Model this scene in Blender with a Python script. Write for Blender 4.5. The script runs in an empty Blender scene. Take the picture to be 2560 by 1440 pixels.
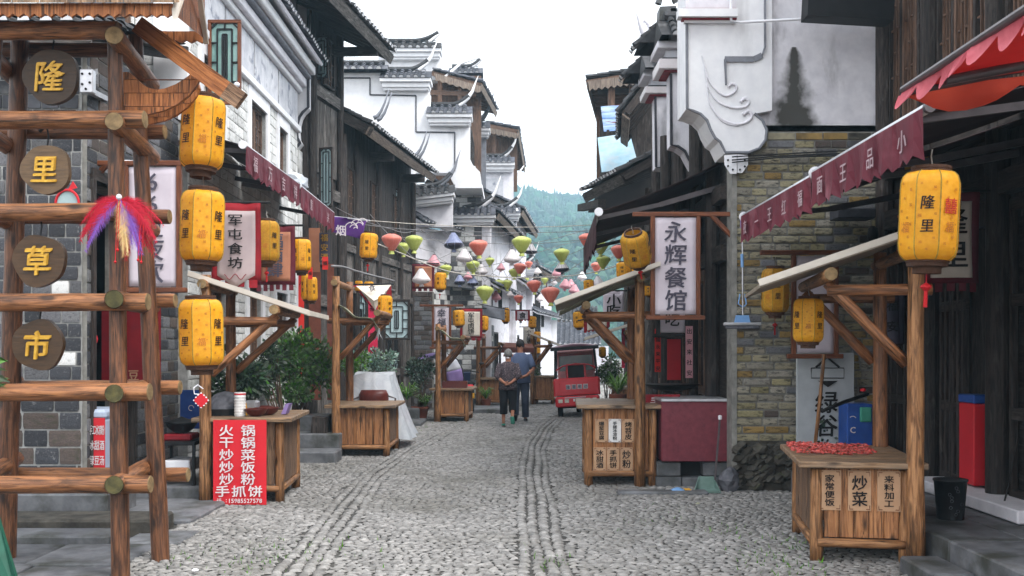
import bpy, math, random
import numpy as np
from mathutils import Vector, Matrix
random.seed(7); rng = np.random.default_rng(7)
S = bpy.context.scene; COL = S.collection
R = math.radians
# ---------------------------------------------------------------- camera, sky, sun, exposure
EYE, FPX, HOR = 1.6, 2560.0, 870.0
cd = bpy.data.cameras.new('camera'); cam = bpy.data.objects.new('camera', cd); COL.objects.link(cam)
cam.location = (0, 0, EYE); cam.rotation_euler = (R(90), 0, 0)
cd.lens = 36; cd.sensor_width = 36; cd.shift_y = (HOR - 720) / 2560; cd.clip_end = 6000; cd.clip_start = .05
cd.dof.use_dof = True; cd.dof.focus_distance = 13; cd.dof.aperture_fstop = 7.0
S.camera = cam
W = bpy.data.worlds.new('World'); S.world = W; W.use_nodes = True
nt = W.node_tree; nt.nodes.clear()
SUN_EL, SUN_AZ = R(52), R(130)
sky = nt.nodes.new('ShaderNodeTexSky'); sky.sky_type = 'NISHITA'; sky.sun_disc = False
sky.sun_elevation = SUN_EL; sky.sun_rotation = SUN_AZ; sky.dust_density = 4; sky.air_density = 1.5
hs = nt.nodes.new('ShaderNodeHueSaturation'); hs.inputs['Saturation'].default_value = .12
mx = nt.nodes.new('ShaderNodeMix'); mx.data_type = 'RGBA'; mx.inputs[0].default_value = .72
mx.inputs[7].default_value = (12.2, 12.4, 12.8, 1)       # even layer of white cloud over the clear sky
bg = nt.nodes.new('ShaderNodeBackground'); bg.inputs[1].default_value = .1
wo = nt.nodes.new('ShaderNodeOutputWorld')
nt.links.new(sky.outputs[0], hs.inputs['Color']); nt.links.new(hs.outputs[0], mx.inputs[6])
nt.links.new(mx.outputs[2], bg.inputs[0]); nt.links.new(bg.outputs[0], wo.inputs[0])
sl = bpy.data.lights.new('sun', 'SUN'); sl.energy = 1.5; sl.angle = R(25); sl.color = (1, .97, .93)
so = bpy.data.objects.new('sun', sl); COL.objects.link(so)
so.rotation_euler = (R(90) - SUN_EL, 0, R(50))   # from the right, behind the camera
S.view_settings.view_transform = 'Standard'; S.view_settings.look = 'None'
S.view_settings.gamma = 1; S.view_settings.use_curve_mapping = False; S.view_settings.exposure = 1.35
S.cycles.max_bounces = 6; S.cycles.diffuse_bounces = 3; S.cycles.glossy_bounces = 2
S.cycles.transmission_bounces = 4; S.cycles.volume_bounces = 0; S.cycles.transparent_max_bounces = 6
S.cycles.use_denoising = True

# ---------------------------------------------------------------- helpers
def P(px, py, Y): return Vector(((px - 1280) * Y / FPX, Y, EYE - (py - HOR) * Y / FPX))
def gY(py): return EYE * FPX / (py - HOR)
def gP(px, py): return P(px, py, gY(py))
def V(*a): return Vector(a)
OFF = {}
def off(o):
    while o is not None:
        if o.name in OFF: return OFF[o.name]
        o = o.parent
    return Vector((0, 0, 0))
def tag(o, label=None, cat=None, group=None, kind=None):
    if label: o['label'] = label
    if cat: o['category'] = cat
    if group: o['group'] = group
    if kind: o['kind'] = kind
    return o
def thing(name, label, cat, loc=(0, 0, 0), group=None):
    o = bpy.data.objects.new(name, None); COL.objects.link(o); o.empty_display_size = .1
    o.location = loc; OFF[o.name] = Vector(loc)
    return tag(o, label, cat, group)
def copy_tree(o, parent=None):
    c = o.copy(); COL.objects.link(c)
    if parent is not None: c.parent = parent
    for ch in list(o.children): copy_tree(ch, c)
    return c
_cb = None
def cbox_topo():
    global _cb
    if _cb: return _cb
    cs = [(a, b, c) for a in (-1, 1) for b in (-1, 1) for c in (-1, 1)]
    idx = {}; vs = []
    for s in cs:
        for k in range(3):
            idx[(s, k)] = len(vs); vs.append((s, k))
    fs = []
    for k in range(3):
        for sg in (-1, 1):
            a, b = [i for i in range(3) if i != k]
            q = []
            for (p, r) in ((-1, -1), (1, -1), (1, 1), (-1, 1)):
                s = [0, 0, 0]; s[k] = sg; s[a] = p; s[b] = r; q.append(idx[(tuple(s), k)])
            fs.append(q)
    for m in range(3):
        k, l = [i for i in range(3) if i != m]
        for sk in (-1, 1):
            for sl_ in (-1, 1):
                s1 = [0, 0, 0]; s1[k] = sk; s1[l] = sl_; s2 = list(s1); s1[m] = -1; s2[m] = 1
                s1, s2 = tuple(s1), tuple(s2)
                fs.append([idx[(s1, k)], idx[(s2, k)], idx[(s2, l)], idx[(s1, l)]])
    for s in cs: fs.append([idx[(s, 0)], idx[(s, 1)], idx[(s, 2)]])
    pos = lambda s, k: Vector([s[i] * (1 if i == k else .7) for i in range(3)])
    out = []
    for f in fs:
        ps = [pos(*vs[i]) for i in f]; n = (ps[1] - ps[0]).cross(ps[2] - ps[0]); c = sum(ps, Vector())
        out.append(f if n.dot(c) > 0 else f[::-1])
    _cb = (vs, out); return _cb
def frame(d, up=None):
    d = Vector(d).normalized()
    u = Vector(up) if up is not None else (Vector((0, 0, 1)) if abs(d.z) < .9 else Vector((0, 1, 0)))
    a = u.cross(d).normalized(); b = d.cross(a).normalized()
    return a, b, d
class MB:
    def __init__(s): s.v = []; s.f = []; s.g = []; s.r = []
    def add(s, vs, fs, gr=None):
        n = len(s.v); vs = [tuple(p) for p in vs]; s.v += vs
        o = random.random() * 20
        if gr is None: gr = vs
        s.g += [(p[0] + o, p[1] + o * .7, p[2] + o * 1.3) for p in gr]
        r = random.random(); s.r += [r] * len(vs)
        s.f += [tuple(i + n for i in f) for f in fs]; return s
    def hexa(s, p): # 8 points: bottom 4 ccw, top 4
        return s.add(p, [(3, 2, 1, 0), (4, 5, 6, 7), (0, 1, 5, 4), (1, 2, 6, 5), (2, 3, 7, 6), (3, 0, 4, 7)])
    def obox(s, c, ax, ay, az, ch=0):
        c = Vector(c); A = [Vector(ax), Vector(ay), Vector(az)]; L = [a.length for a in A]; D = [a / max(l, 1e-9) for a, l in zip(A, L)]
        if D[0].cross(D[1]).dot(D[2]) < 0: A[2] = -A[2]; D[2] = -D[2]
        o = sorted(range(3), key=lambda i: L[i])
        if ch <= 0:
            sg = [(-1, -1, -1), (1, -1, -1), (1, 1, -1), (-1, 1, -1), (-1, -1, 1), (1, -1, 1), (1, 1, 1), (-1, 1, 1)]
            loc = [[g[i] * L[i] for i in range(3)] for g in sg]
            fs = [(3, 2, 1, 0), (4, 5, 6, 7), (0, 1, 5, 4), (1, 2, 6, 5), (2, 3, 7, 6), (3, 0, 4, 7)]
        else:
            tv, fs = cbox_topo(); ch = min(ch, min(L) * .8)
            loc = [[sg_[i] * (L[i] if i == k else L[i] - ch) for i in range(3)] for sg_, k in tv]
        return s.add([c + D[0] * l[0] + D[1] * l[1] + D[2] * l[2] for l in loc], fs, [(l[o[0]], l[o[1]], l[o[2]]) for l in loc])
    def box(s, x0, x1, y0, y1, z0, z1, ch=0):
        return s.obox(((x0 + x1) / 2, (y0 + y1) / 2, (z0 + z1) / 2), (abs(x1 - x0) / 2, 0, 0), (0, abs(y1 - y0) / 2, 0), (0, 0, abs(z1 - z0) / 2), ch)
    def beam(s, p0, p1, w, h, up=None, ch=0):
        p0, p1 = Vector(p0), Vector(p1); a, b, d = frame(p1 - p0, up)
        return s.obox((p0 + p1) / 2, a * w / 2, b * h / 2, (p1 - p0) / 2, ch)
    def cyl(s, p0, p1, r0, r1=None, n=10, caps=True, rings=1, jit=0):
        r1 = r0 if r1 is None else r1; p0, p1 = Vector(p0), Vector(p1); L = (p1 - p0).length
        a, b, d = frame(p1 - p0); vs = []; gr = []; fs = []
        for i in range(rings + 1):
            t = i / rings; rr = r0 + (r1 - r0) * t; c = p0.lerp(p1, t)
            if jit and 0 < i < rings: c = c + (a * random.uniform(-1, 1) + b * random.uniform(-1, 1)) * jit * r0
            if jit: rr *= 1 + random.uniform(-jit, jit) * .6
            for k in range(n):
                an = 2 * math.pi * k / n; q = rr * (1 + (random.uniform(-jit, jit) * .4 if jit else 0))
                vs.append(c + a * math.cos(an) * q + b * math.sin(an) * q)
                gr.append((math.cos(an) * rr, math.sin(an) * rr, t * L))
        for i in range(rings):
            for k in range(n):
                k2 = (k + 1) % n; fs.append((i * n + k, i * n + k2, (i + 1) * n + k2, (i + 1) * n + k))
        if caps: fs += [tuple(range(n))[::-1], tuple(range(rings * n, rings * n + n))]
        return s.add(vs, fs, gr)
    def tube(s, pts, r, n=6, caps=True):
        pts = [Vector(p) for p in pts]; vs = []; fs = []; gr = []; t = 0; a0 = None
        for i, p in enumerate(pts):
            d = (pts[min(i + 1, len(pts) - 1)] - pts[max(i - 1, 0)]); a, b, d = frame(d, None)
            if a0 is not None:
                a = (a0 - d * a0.dot(d)); a = a.normalized() if a.length > 1e-6 else frame(d)[0]; b = d.cross(a)
            a0 = a; rr = r[i] if hasattr(r, '__len__') else r
            if i: t += (p - pts[i - 1]).length
            for k in range(n):
                an = 2 * math.pi * k / n; vs.append(p + a * math.cos(an) * rr + b * math.sin(an) * rr); gr.append((math.cos(an) * rr, math.sin(an) * rr, t))
        for i in range(len(pts) - 1):
            for k in range(n):
                k2 = (k + 1) % n; fs.append((i * n + k, i * n + k2, (i + 1) * n + k2, (i + 1) * n + k))
        if caps: m = (len(pts) - 1) * n; fs += [tuple(range(n))[::-1], tuple(range(m, m + n))]
        return s.add(vs, fs, gr)
    def lathe(s, prof, c=(0, 0, 0), n=16, cap=False, ph=0, sx=1, sy=1):
        c = Vector(c); vs = []; fs = []
        for (r, z) in prof:
            for k in range(n):
                an = 2 * math.pi * k / n + ph; vs.append(c + Vector((math.cos(an) * r * sx, math.sin(an) * r * sy, z)))
        for i in range(len(prof) - 1):
            for k in range(n):
                k2 = (k + 1) % n; fs.append((i * n + k, i * n + k2, (i + 1) * n + k2, (i + 1) * n + k))
        if cap: m = (len(prof) - 1) * n; fs += [tuple(range(n))[::-1], tuple(range(m, m + n))]
        return s.add(vs, fs)
    def prism(s, pts, ext):
        pts = [Vector(p) for p in pts]; n = len(pts); e = Vector(ext)
        vs = pts + [p + e for p in pts]
        return s.add(vs, [tuple(range(n))[::-1], tuple(range(n, 2 * n))] + [(i, (i + 1) % n, n + (i + 1) % n, n + i) for i in range(n)])
    def sheet(s, fn, nu, nv, th=0):
        vs = [Vector(fn(i / nu, j / nv)) for j in range(nv + 1) for i in range(nu + 1)]
        fs = [(j * (nu + 1) + i, j * (nu + 1) + i + 1, (j + 1) * (nu + 1) + i + 1, (j + 1) * (nu + 1) + i) for j in range(nv) for i in range(nu)]
        if th:
            m = len(vs); nn = (vs[1] - vs[0]).cross(vs[nu + 1] - vs[0]).normalized() * th
            vs += [p + nn for p in vs]; q = list(fs); fs = [f[::-1] for f in q] + [tuple(i + m for i in f) for f in q]
            ring = [i for i in range(nu)] + [j * (nu + 1) + nu for j in range(nv)] + [nv * (nu + 1) + i for i in range(nu, 0, -1)] + [j * (nu + 1) for j in range(nv, 0, -1)]
            for i in range(len(ring)): a, b = ring[i], ring[(i + 1) % len(ring)]; fs.append((a, b, b + m, a + m))
        return s.add(vs, fs)
    def raw(s, vs, fs): return s.add(vs, fs)
    def mesh(s, name, o=Vector((0, 0, 0)), smooth=False):
        me = bpy.data.meshes.new(name)
        v = np.array(s.v, dtype=np.float32).reshape(-1, 3) - np.array(o, dtype=np.float32)
        me.from_pydata(v.tolist(), [], s.f)
        a = me.attributes.new('gr', 'FLOAT_VECTOR', 'POINT'); a.data.foreach_set('vector', np.array(s.g, dtype=np.float32).ravel())
        a = me.attributes.new('rnd', 'FLOAT', 'POINT'); a.data.foreach_set('value', np.array(s.r, dtype=np.float32))
        if smooth: me.shade_smooth()
        return me
    def build(s, name, mat, parent=None, smooth=False, kind=None, label=None):
        o = off(parent) if parent is not None else Vector((0, 0, 0))
        me = s.mesh(name, o, smooth)
        if mat: me.materials.append(mat)
        ob = bpy.data.objects.new(name, me); COL.objects.link(ob)
        if parent is not None: ob.parent = parent
        if kind: ob['kind'] = kind
        if label: ob['label'] = label
        return ob
def solo(mb, name, mat, label, cat, group=None, smooth=False):
    c = np.array(mb.v); lo, hi = c.min(0), c.max(0); loc = Vector(((lo[0] + hi[0]) / 2, (lo[1] + hi[1]) / 2, lo[2]))
    me = mb.mesh(name, loc, smooth); me.materials.append(mat)
    ob = bpy.data.objects.new(name, me); COL.objects.link(ob); ob.location = loc; OFF[ob.name] = loc
    return tag(ob, label, cat, group)
def struct(mb, name, mat, smooth=False):
    ob = mb.build(name, mat, None, smooth); ob['kind'] = 'structure'; return ob

# ---------------------------------------------------------------- materials
def lin(c): return tuple((x / 255 / 12.92 if x / 255 <= .04045 else ((x / 255 + .055) / 1.055) ** 2.4) for x in c)
MATS = {}
def mat(name, c1, c2=None, rough=.75, scale=6, stretch=(1, 1, 1), bump=.15, isl=.25, spec=.3, metal=0, dirt=None, dscale=1.2, dth=(.5, .7),
        dstretch=(1, 1, 1), ramp=(.3, .7), knots=False, transl=0, trans=0, detail=5, coat=0, world=False, ior=1.45, hue=0, alpha=1, sheen=0, dist=0):
    m = bpy.data.materials.new(name); MATS[name] = m; m.use_nodes = True; nt = m.node_tree; N = nt.nodes; L = nt.links
    b = N['Principled BSDF']; out = N['Material Output']
    at = N.new('ShaderNodeAttribute'); at.attribute_name = 'gr'; vec = at.outputs['Vector']
    ra = N.new('ShaderNodeAttribute'); ra.attribute_name = 'rnd'
    oi = N.new('ShaderNodeObjectInfo')
    ad = N.new('ShaderNodeMath'); ad.operation = 'ADD'; L.new(ra.outputs['Fac'], ad.inputs[0]); L.new(oi.outputs['Random'], ad.inputs[1])
    fr = N.new('ShaderNodeMath'); fr.operation = 'FRACT'; L.new(ad.outputs[0], fr.inputs[0])
    sc = N.new('ShaderNodeMath'); sc.operation = 'MULTIPLY'; sc.inputs[1].default_value = 17; L.new(oi.outputs['Random'], sc.inputs[0])
    va = N.new('ShaderNodeVectorMath'); va.operation = 'ADD'; L.new(vec, va.inputs[0]); L.new(sc.outputs[0], va.inputs[1])
    def noise(s, st, det):
        mp = N.new('ShaderNodeMapping'); mp.inputs['Scale'].default_value = st; L.new(va.outputs[0], mp.inputs[0])
        n = N.new('ShaderNodeTexNoise'); n.inputs['Scale'].default_value = s; n.inputs['Detail'].default_value = det; n.inputs['Roughness'].default_value = .6
        n.inputs['Distortion'].default_value = dist
        L.new(mp.outputs[0], n.inputs['Vector']); return n
    n1 = noise(scale, stretch, detail)
    c2 = c2 or tuple(x * .72 for x in c1)
    rp = N.new('ShaderNodeValToRGB'); rp.color_ramp.elements[0].position = ramp[0]; rp.color_ramp.elements[1].position = ramp[1]
    rp.color_ramp.elements[0].color = (*lin(c2), 1); rp.color_ramp.elements[1].color = (*lin(c1), 1)
    L.new(n1.outputs['Fac'], rp.inputs[0]); col = rp.outputs[0]
    if dirt:
        n2 = noise(dscale, dstretch, 6)
        r2 = N.new('ShaderNodeMapRange'); r2.inputs[1].default_value = dth[0]; r2.inputs[2].default_value = dth[1]; L.new(n2.outputs['Fac'], r2.inputs[0])
        mm = N.new('ShaderNodeMix'); mm.data_type = 'RGBA'; L.new(r2.outputs[0], mm.inputs[0]); L.new(col, mm.inputs[6]); mm.inputs[7].default_value = (*lin(dirt), 1); col = mm.outputs[2]
    if knots:
        mp = N.new('ShaderNodeMapping'); mp.inputs['Scale'].default_value = (7, 7, 2.6); L.new(va.outputs[0], mp.inputs[0])
        vo = N.new('ShaderNodeTexVoronoi'); vo.inputs['Scale'].default_value = 1; L.new(mp.outputs[0], vo.inputs['Vector'])
        k1 = N.new('ShaderNodeMapRange'); k1.inputs[1].default_value = .1; k1.inputs[2].default_value = .2; k1.inputs[3].default_value = .85; k1.inputs[4].default_value = 0; L.new(vo.outputs['Distance'], k1.inputs[0])
        n3 = noise(1.4, (9, 9, .22), 3); sb = N.new('ShaderNodeMath'); sb.operation = 'SUBTRACT'; sb.inputs[1].default_value = .5; L.new(n3.outputs['Fac'], sb.inputs[0])
        ab = N.new('ShaderNodeMath'); ab.operation = 'ABSOLUTE'; L.new(sb.outputs[0], ab.inputs[0])
        k2 = N.new('ShaderNodeMapRange'); k2.inputs[1].default_value = .004; k2.inputs[2].default_value = .018; k2.inputs[3].default_value = .8; k2.inputs[4].default_value = 0; L.new(ab.outputs[0], k2.inputs[0])
        mxx = N.new('ShaderNodeMath'); mxx.operation = 'MAXIMUM'; L.new(k1.outputs[0], mxx.inputs[0]); L.new(k2.outputs[0], mxx.inputs[1])
        mk_ = N.new('ShaderNodeMix'); mk_.data_type = 'RGBA'; L.new(mxx.outputs[0], mk_.inputs[0]); L.new(col, mk_.inputs[6]); mk_.inputs[7].default_value = (*lin(tuple(x * .32 for x in c2)), 1); col = mk_.outputs[2]
    if isl:
        h = N.new('ShaderNodeHueSaturation'); mr = N.new('ShaderNodeMapRange'); mr.inputs[3].default_value = 1 - isl; mr.inputs[4].default_value = 1 + isl
        L.new(fr.outputs[0], mr.inputs[0]); L.new(mr.outputs[0], h.inputs['Value']); L.new(col, h.inputs['Color']); col = h.outputs[0]
        if hue:
            w = N.new('ShaderNodeTexWhiteNoise'); w.noise_dimensions = '1D'; L.new(fr.outputs[0], w.inputs['W'])
            m3 = N.new('ShaderNodeMapRange'); m3.inputs[3].default_value = .5 - hue; m3.inputs[4].default_value = .5 + hue; L.new(w.outputs['Value'], m3.inputs[0]); L.new(m3.outputs[0], h.inputs['Hue'])
            m4 = N.new('ShaderNodeMapRange'); m4.inputs[3].default_value = .5; m4.inputs[4].default_value = 1.4; L.new(w.outputs['Value'], m4.inputs[0]); L.new(m4.outputs[0], h.inputs['Saturation'])
    L.new(col, b.inputs['Base Color']); b.inputs['Roughness'].default_value = rough; b.inputs['Metallic'].default_value = metal
    b.inputs['Specular IOR Level'].default_value = spec; b.inputs['IOR'].default_value = ior
    if coat: b.inputs['Coat Weight'].default_value = coat; b.inputs['Coat Roughness'].default_value = .15
    if sheen: b.inputs['Sheen Weight'].default_value = sheen; b.inputs['Sheen Roughness'].default_value = .4
    if trans: b.inputs['Transmission Weight'].default_value = trans
    if alpha < 1: b.inputs['Alpha'].default_value = alpha
    if bump:
        bp = N.new('ShaderNodeBump'); bp.inputs['Strength'].default_value = bump; bp.inputs['Distance'].default_value = .02
        L.new(n1.outputs['Fac'], bp.inputs['Height']); L.new(bp.outputs[0], b.inputs['Normal'])
    if transl:
        t = N.new('ShaderNodeBsdfTranslucent'); L.new(col, t.inputs[0]); ms = N.new('ShaderNodeMixShader'); ms.inputs[0].default_value = transl
        L.new(b.outputs[0], ms.inputs[1]); L.new(t.outputs[0], ms.inputs[2]); L.new(ms.outputs[0], out.inputs[0])
    return m
G = (.12, .12, 1)   # grain stretch: long along the local z of a plank or log
def wood(name, c1, c2, dirt=None, rough=.6, dth=(.5, .72), isl=.16, spec=.3, k=1):
    return mat(name, c1, c2, rough, 7 * k, (5, 5, .45), .35, isl, spec, dirt=dirt, dscale=5, dth=(dth[0] - .06, dth[1] - .02), dstretch=(2.6, 2.6, .5), detail=9, dist=1.2, ramp=(.4, .6), knots=name in ('log', 'logdark', 'pole', 'plank', 'plankgrey', 'roofwood', 'topboard'))
wood('log', (160, 108, 70), (112, 72, 46), (44, 28, 19), .42, (.56, .76), spec=.4)
wood('logdark', (128, 84, 56), (80, 50, 33), (32, 21, 15), .42, (.53, .75), spec=.4)
wood('pole', (168, 122, 82), (116, 78, 48), (46, 32, 24), .5, (.56, .78))
wood('plank', (174, 122, 80), (134, 88, 54), (76, 52, 38), .5, (.58, .8), .14)
wood('plankgrey', (146, 114, 88), (98, 72, 54), (66, 56, 50), .6, (.5, .76), .18)
wood('topboard', (170, 140, 110), (128, 98, 70), (84, 76, 70), .45, (.45, .75), .12)
wood('roofwood', (176, 112, 66), (132, 78, 42), (96, 50, 28), .5, (.62, .85), .14)
wood('frame', (120, 70, 44), (88, 48, 30), (60, 34, 24), .45, (.6, .85), .1)
wood('dark', (60, 52, 48), (32, 28, 27), (92, 86, 82), .7, (.6, .85), .25)
wood('greywood', (104, 98, 94), (54, 50, 48), (146, 142, 138), .8, (.58, .8), .28)
wood('fascia', (138, 124, 112), (96, 84, 76), (70, 62, 58), .75, (.6, .85), .15)
wood('brownwood', (112, 86, 70), (76, 58, 48), (60, 46, 40), .65, (.6, .8), .15)
mat('logend', (150, 124, 88), (92, 76, 52), .7, 18, (1, 1, 1), .2, .15)
mat('logendmoss', (92, 86, 52), (52, 50, 32), .8, 18, (1, 1, 1), .3, .15)
mat('plaster', (232, 232, 234), (216, 216, 220), .85, 5, (1, 1, 1), .08, 0, .2, dirt=(150, 148, 148), dscale=.9, dth=(.58, .85), dstretch=(1.4, 1.4, .35))
mat('plasterold', (226, 224, 229), (202, 200, 207), .85, 6, (1, 1, 1), .12, 0, .2, dirt=(126, 124, 124), dscale=1.6, dth=(.57, .78), dstretch=(1.5, 1.5, .5))
mat('paintpanel', (212, 212, 216), (176, 178, 186), .8, 4, (1, 1, 1), .05, .06, .2, dirt=(128, 132, 146), dscale=3.2, dth=(.56, .66))
mat('stain', (62, 62, 58), (96, 96, 92), .95, 14, (1, 1, 1), .3, 0)
mat('trim', (70, 70, 76), (48, 48, 54), .7, 8, (1, 1, 1), .1, .05)
mat('trimgrey', (128, 130, 138), (104, 106, 112), .8, 8, (1, 1, 1), .1, .05)
mat('redline', (150, 52, 62), (110, 40, 50), .7, 8, (1, 1, 1), .1, .05)
mat('mortar', (168, 168, 166), (120, 120, 118), .9, 9, (1, 1, 1), .3, 0)
mat('mortarold', (146, 144, 138), (104, 102, 98), .9, 9, (1, 1, 1), .3, 0)
mat('brickgrey', (116, 116, 118), (82, 82, 86), .85, 8, (1, 1, 1), .25, .35, dirt=(54, 52, 52), dscale=2.6, dth=(.52, .75), hue=.02)
mat('brickwhite', (222, 222, 220), (190, 190, 188), .85, 9, (1, 1, 1), .25, .2, dirt=(112, 110, 108), dscale=1.7, dth=(.55, .75))
mat('brickdark', (74, 75, 80), (44, 45, 49), .75, 8, (1, 1, 1), .25, .4, dirt=(128, 128, 128), dscale=3, dth=(.58, .75))
mat('brickyellow', (160, 152, 128), (122, 116, 100), .85, 8, (1, 1, 1), .4, .2, dirt=(54, 52, 48), dscale=1.3, dth=(.5, .68), hue=.01)
mat('brickochre', (160, 132, 78), (120, 100, 66), .85, 8, (1, 1, 1), .3, .2, dirt=(52, 48, 42), dscale=1.5, dth=(.52, .7))
mat('brickbrown', (96, 84, 78), (66, 60, 58), .85, 8, (1, 1, 1), .3, .25, dirt=(58, 60, 46), dscale=2, dth=(.52, .75))
mat('rubble', (86, 82, 75), (46, 44, 41), .95, 7, (1, 1, 1), .8, .35, dirt=(70, 74, 48), dscale=1.6, dth=(.58, .8))
mat('slate', (116, 117, 120), (80, 81, 85), .6, 6, (1, 1, 1), .3, .2, dirt=(60, 61, 56), dscale=2.4, dth=(.47, .66))
mat('cobble', (152, 149, 146), (106, 104, 102), .6, 22, (1, 1, 1), .25, .3, .4, dirt=(106, 103, 98), dscale=.9, dth=(.46, .72))
mat('soil', (86, 84, 81), (56, 54, 52), .95, 5, (1, 1, 1), .4, 0, dirt=(72, 84, 44), dscale=.55, dth=(.62, .78))
mat('earth', (112, 108, 100), (84, 82, 78), .95, .6, (1, 1, 1), .2, 0)
mat('tile', (92, 94, 102), (58, 60, 66), .8, 9, (1, 1, 1), .3, .3, dirt=(146, 146, 150), dscale=4, dth=(.6, .75))
mat('tiledark', (70, 70, 72), (44, 44, 46), .85, 9, (1, 1, 1), .3, .35, dirt=(112, 112, 112), dscale=4, dth=(.6, .75))
mat('tileend', (232, 232, 234), (206, 206, 210), .8, 9, (1, 1, 1), .1, .08)
mat('gold', (206, 164, 58), (168, 120, 32), .32, 20, (1, 1, 1), .3, 0, .5, metal=.35)
mat('disc', (72, 50, 28), (50, 34, 18), .42, 9, (1, 7, 7), .15, .12, .4, detail=6)
mat('discgrey', (104, 82, 58), (78, 60, 42), .5, 9, (1, 7, 7), .15, .05, .4)
mat('boardgrey', (180, 184, 186), (158, 162, 166), .6, 4, (1, 1, 1), .03, 0)
mat('lantern', (246, 184, 46), (232, 160, 30), .5, 5, (1, 1, 1), .05, .1, .4, transl=.3)
mat('lanternold', (206, 154, 44), (176, 124, 34), .6, 5, (1, 1, 1), .05, .06, .3, transl=.25)
mat('ribgold', (176, 146, 56), None, .6, 6, bump=0, isl=0)
mat('ring', (92, 62, 44), (60, 40, 30), .6, 60, (1, 1, 1), .5, .1)
mat('ink', (30, 26, 26), (22, 20, 20), .6, 6, bump=0, isl=0)
mat('inkgrey', (78, 74, 88), (66, 62, 74), .6, 6, bump=0, isl=0)
mat('motif', (206, 134, 36), (176, 104, 44), .6, 6, bump=0, isl=.2)
mat('redink', (206, 60, 40), None, .6, 6, bump=0, isl=0)
mat('cord', (196, 190, 182), (150, 144, 136), .7, 30, bump=.1, isl=.1)
mat('cordgrey', (150, 148, 150), (104, 102, 104), .6, 30, bump=.1, isl=.1)
mat('wire', (44, 44, 46), (30, 30, 32), .6, 8, bump=0, isl=0)
mat('tassel', (206, 34, 40), (160, 20, 28), .7, 20, bump=.2, isl=.2)
mat('maroon', (112, 44, 56), (88, 34, 46), .6, 3, (1, 1, 1), .08, .1, .3, dirt=(150, 96, 106), dscale=1.5, dth=(.55, .8), transl=.12)
mat('maroondark', (72, 40, 44), (52, 32, 36), .7, 3, (1, 1, 1), .08, .1, .3)
mat('awningtop', (64, 46, 46), (48, 36, 38), .7, 3, (1, 1, 1), .08, .05, .3)
mat('redcanopy', (216, 78, 70), (196, 62, 58), .55, 3, (1, 1, 1), .05, .05, .3, transl=.4)
mat('orangefringe', (236, 98, 72), (220, 80, 60), .6, 3, (1, 1, 1), .05, .1, .3, transl=.6)
mat('pinkfringe', (214, 112, 122), (186, 76, 88), .6, 8, (1, 1, 1), .05, .15, .3, transl=.35)
mat('awningletter', (196, 174, 178), (160, 130, 138), .7, 8, bump=0, isl=0)
mat('bannershaded', (178, 162, 162), (160, 144, 146), .75, 3, (1, 1, 1), .1, .03, transl=.1)  # darker copy of the pale banner cloth, shade put into its colour
mat('letterwhite', (222, 214, 214), (196, 186, 190), .7, 8, bump=0, isl=0)
mat('alu', (196, 196, 200), (168, 168, 172), .35, 8, bump=.03, isl=.05, metal=.6)
mat('aludark', (96, 90, 92), (76, 70, 72), .4, 8, bump=.03, isl=.05, metal=.3)
mat('white', (232, 232, 236), (214, 214, 220), .5, 6, bump=.03, isl=.04)
mat('bannerwhite', (216, 206, 214), (200, 190, 200), .75, 3, (1, 1, 1), .1, .03, transl=.1)
mat('bannercream', (222, 214, 202), (200, 190, 178), .75, 3, (1, 1, 1), .1, .03, transl=.1)
mat('bannerred', (150, 28, 38), (118, 20, 30), .75, 4, (1, 1, 1), .1, .06, transl=.15)
mat('bannermaroon', (104, 36, 46), (84, 28, 38), .75, 4, (1, 1, 1), .1, .06, transl=.15)
mat('bannertan', (176, 120, 92), (152, 100, 76), .75, 3, (1, 1, 1), .1, .03, transl=.1)
mat('purple', (82, 40, 112), (62, 28, 88), .75, 3, (1, 1, 1), .1, .03, transl=.1)
mat('signred', (206, 32, 44), (190, 26, 38), .5, 3, (1, 1, 1), .03, .03, .4)
mat('signdarkred', (140, 24, 34), (112, 20, 28), .6, 3, (1, 1, 1), .03, .03)
mat('couplet', (222, 52, 42), (200, 40, 34), .7, 3, (1, 1, 1), .05, .05)
mat('coupletpink', (214, 44, 84), (186, 30, 66), .7, 3, (1, 1, 1), .05, .05)
mat('paper', (186, 150, 118), (166, 130, 100), .7, 6, (1, 1, 1), .05, .08)
mat('paperwhite', (230, 228, 226), (210, 208, 206), .7, 6, (1, 1, 1), .05, .04)
mat('redboard', (118, 50, 60), (94, 36, 46), .45, 5, (4, 4, .6), .06, .04, .4)
mat('redpaint', (214, 30, 44), (196, 26, 40), .3, 3, bump=.03, isl=.03, spec=.5, coat=.4)
mat('redlight', (230, 158, 160), (216, 138, 142), .35, 3, bump=.03, isl=.03, spec=.5)
mat('mauve', (128, 92, 104), (108, 76, 88), .45, 4, bump=.03, isl=.03)
mat('black', (30, 30, 32), (22, 22, 24), .55, 8, bump=.05, isl=.1)
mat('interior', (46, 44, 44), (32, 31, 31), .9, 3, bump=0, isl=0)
mat('rubber', (26, 26, 27), (18, 18, 19), .8, 14, bump=.15, isl=0)
mat('chrome', (200, 200, 204), None, .2, 8, bump=0, isl=0, metal=.9)
mat('glassdark', (60, 74, 92), (44, 56, 72), .08, 3, bump=0, isl=0, spec=.8)
mat('glasspale', (166, 188, 190), (140, 164, 168), .15, 3, bump=.02, isl=.06, spec=.6)
mat('glassgreen', (150, 186, 178), (96, 136, 132), .1, 4, bump=.02, isl=.06, spec=.7)
mat('glasswin', (86, 90, 96), (60, 62, 68), .15, 5, bump=.02, isl=.2, spec=.6)
mat('lamp', (240, 236, 220), None, .2, 8, bump=0, isl=0)
mat('yellowplate', (226, 168, 40), (206, 146, 30), .5, 6, bump=0, isl=0)
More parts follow.
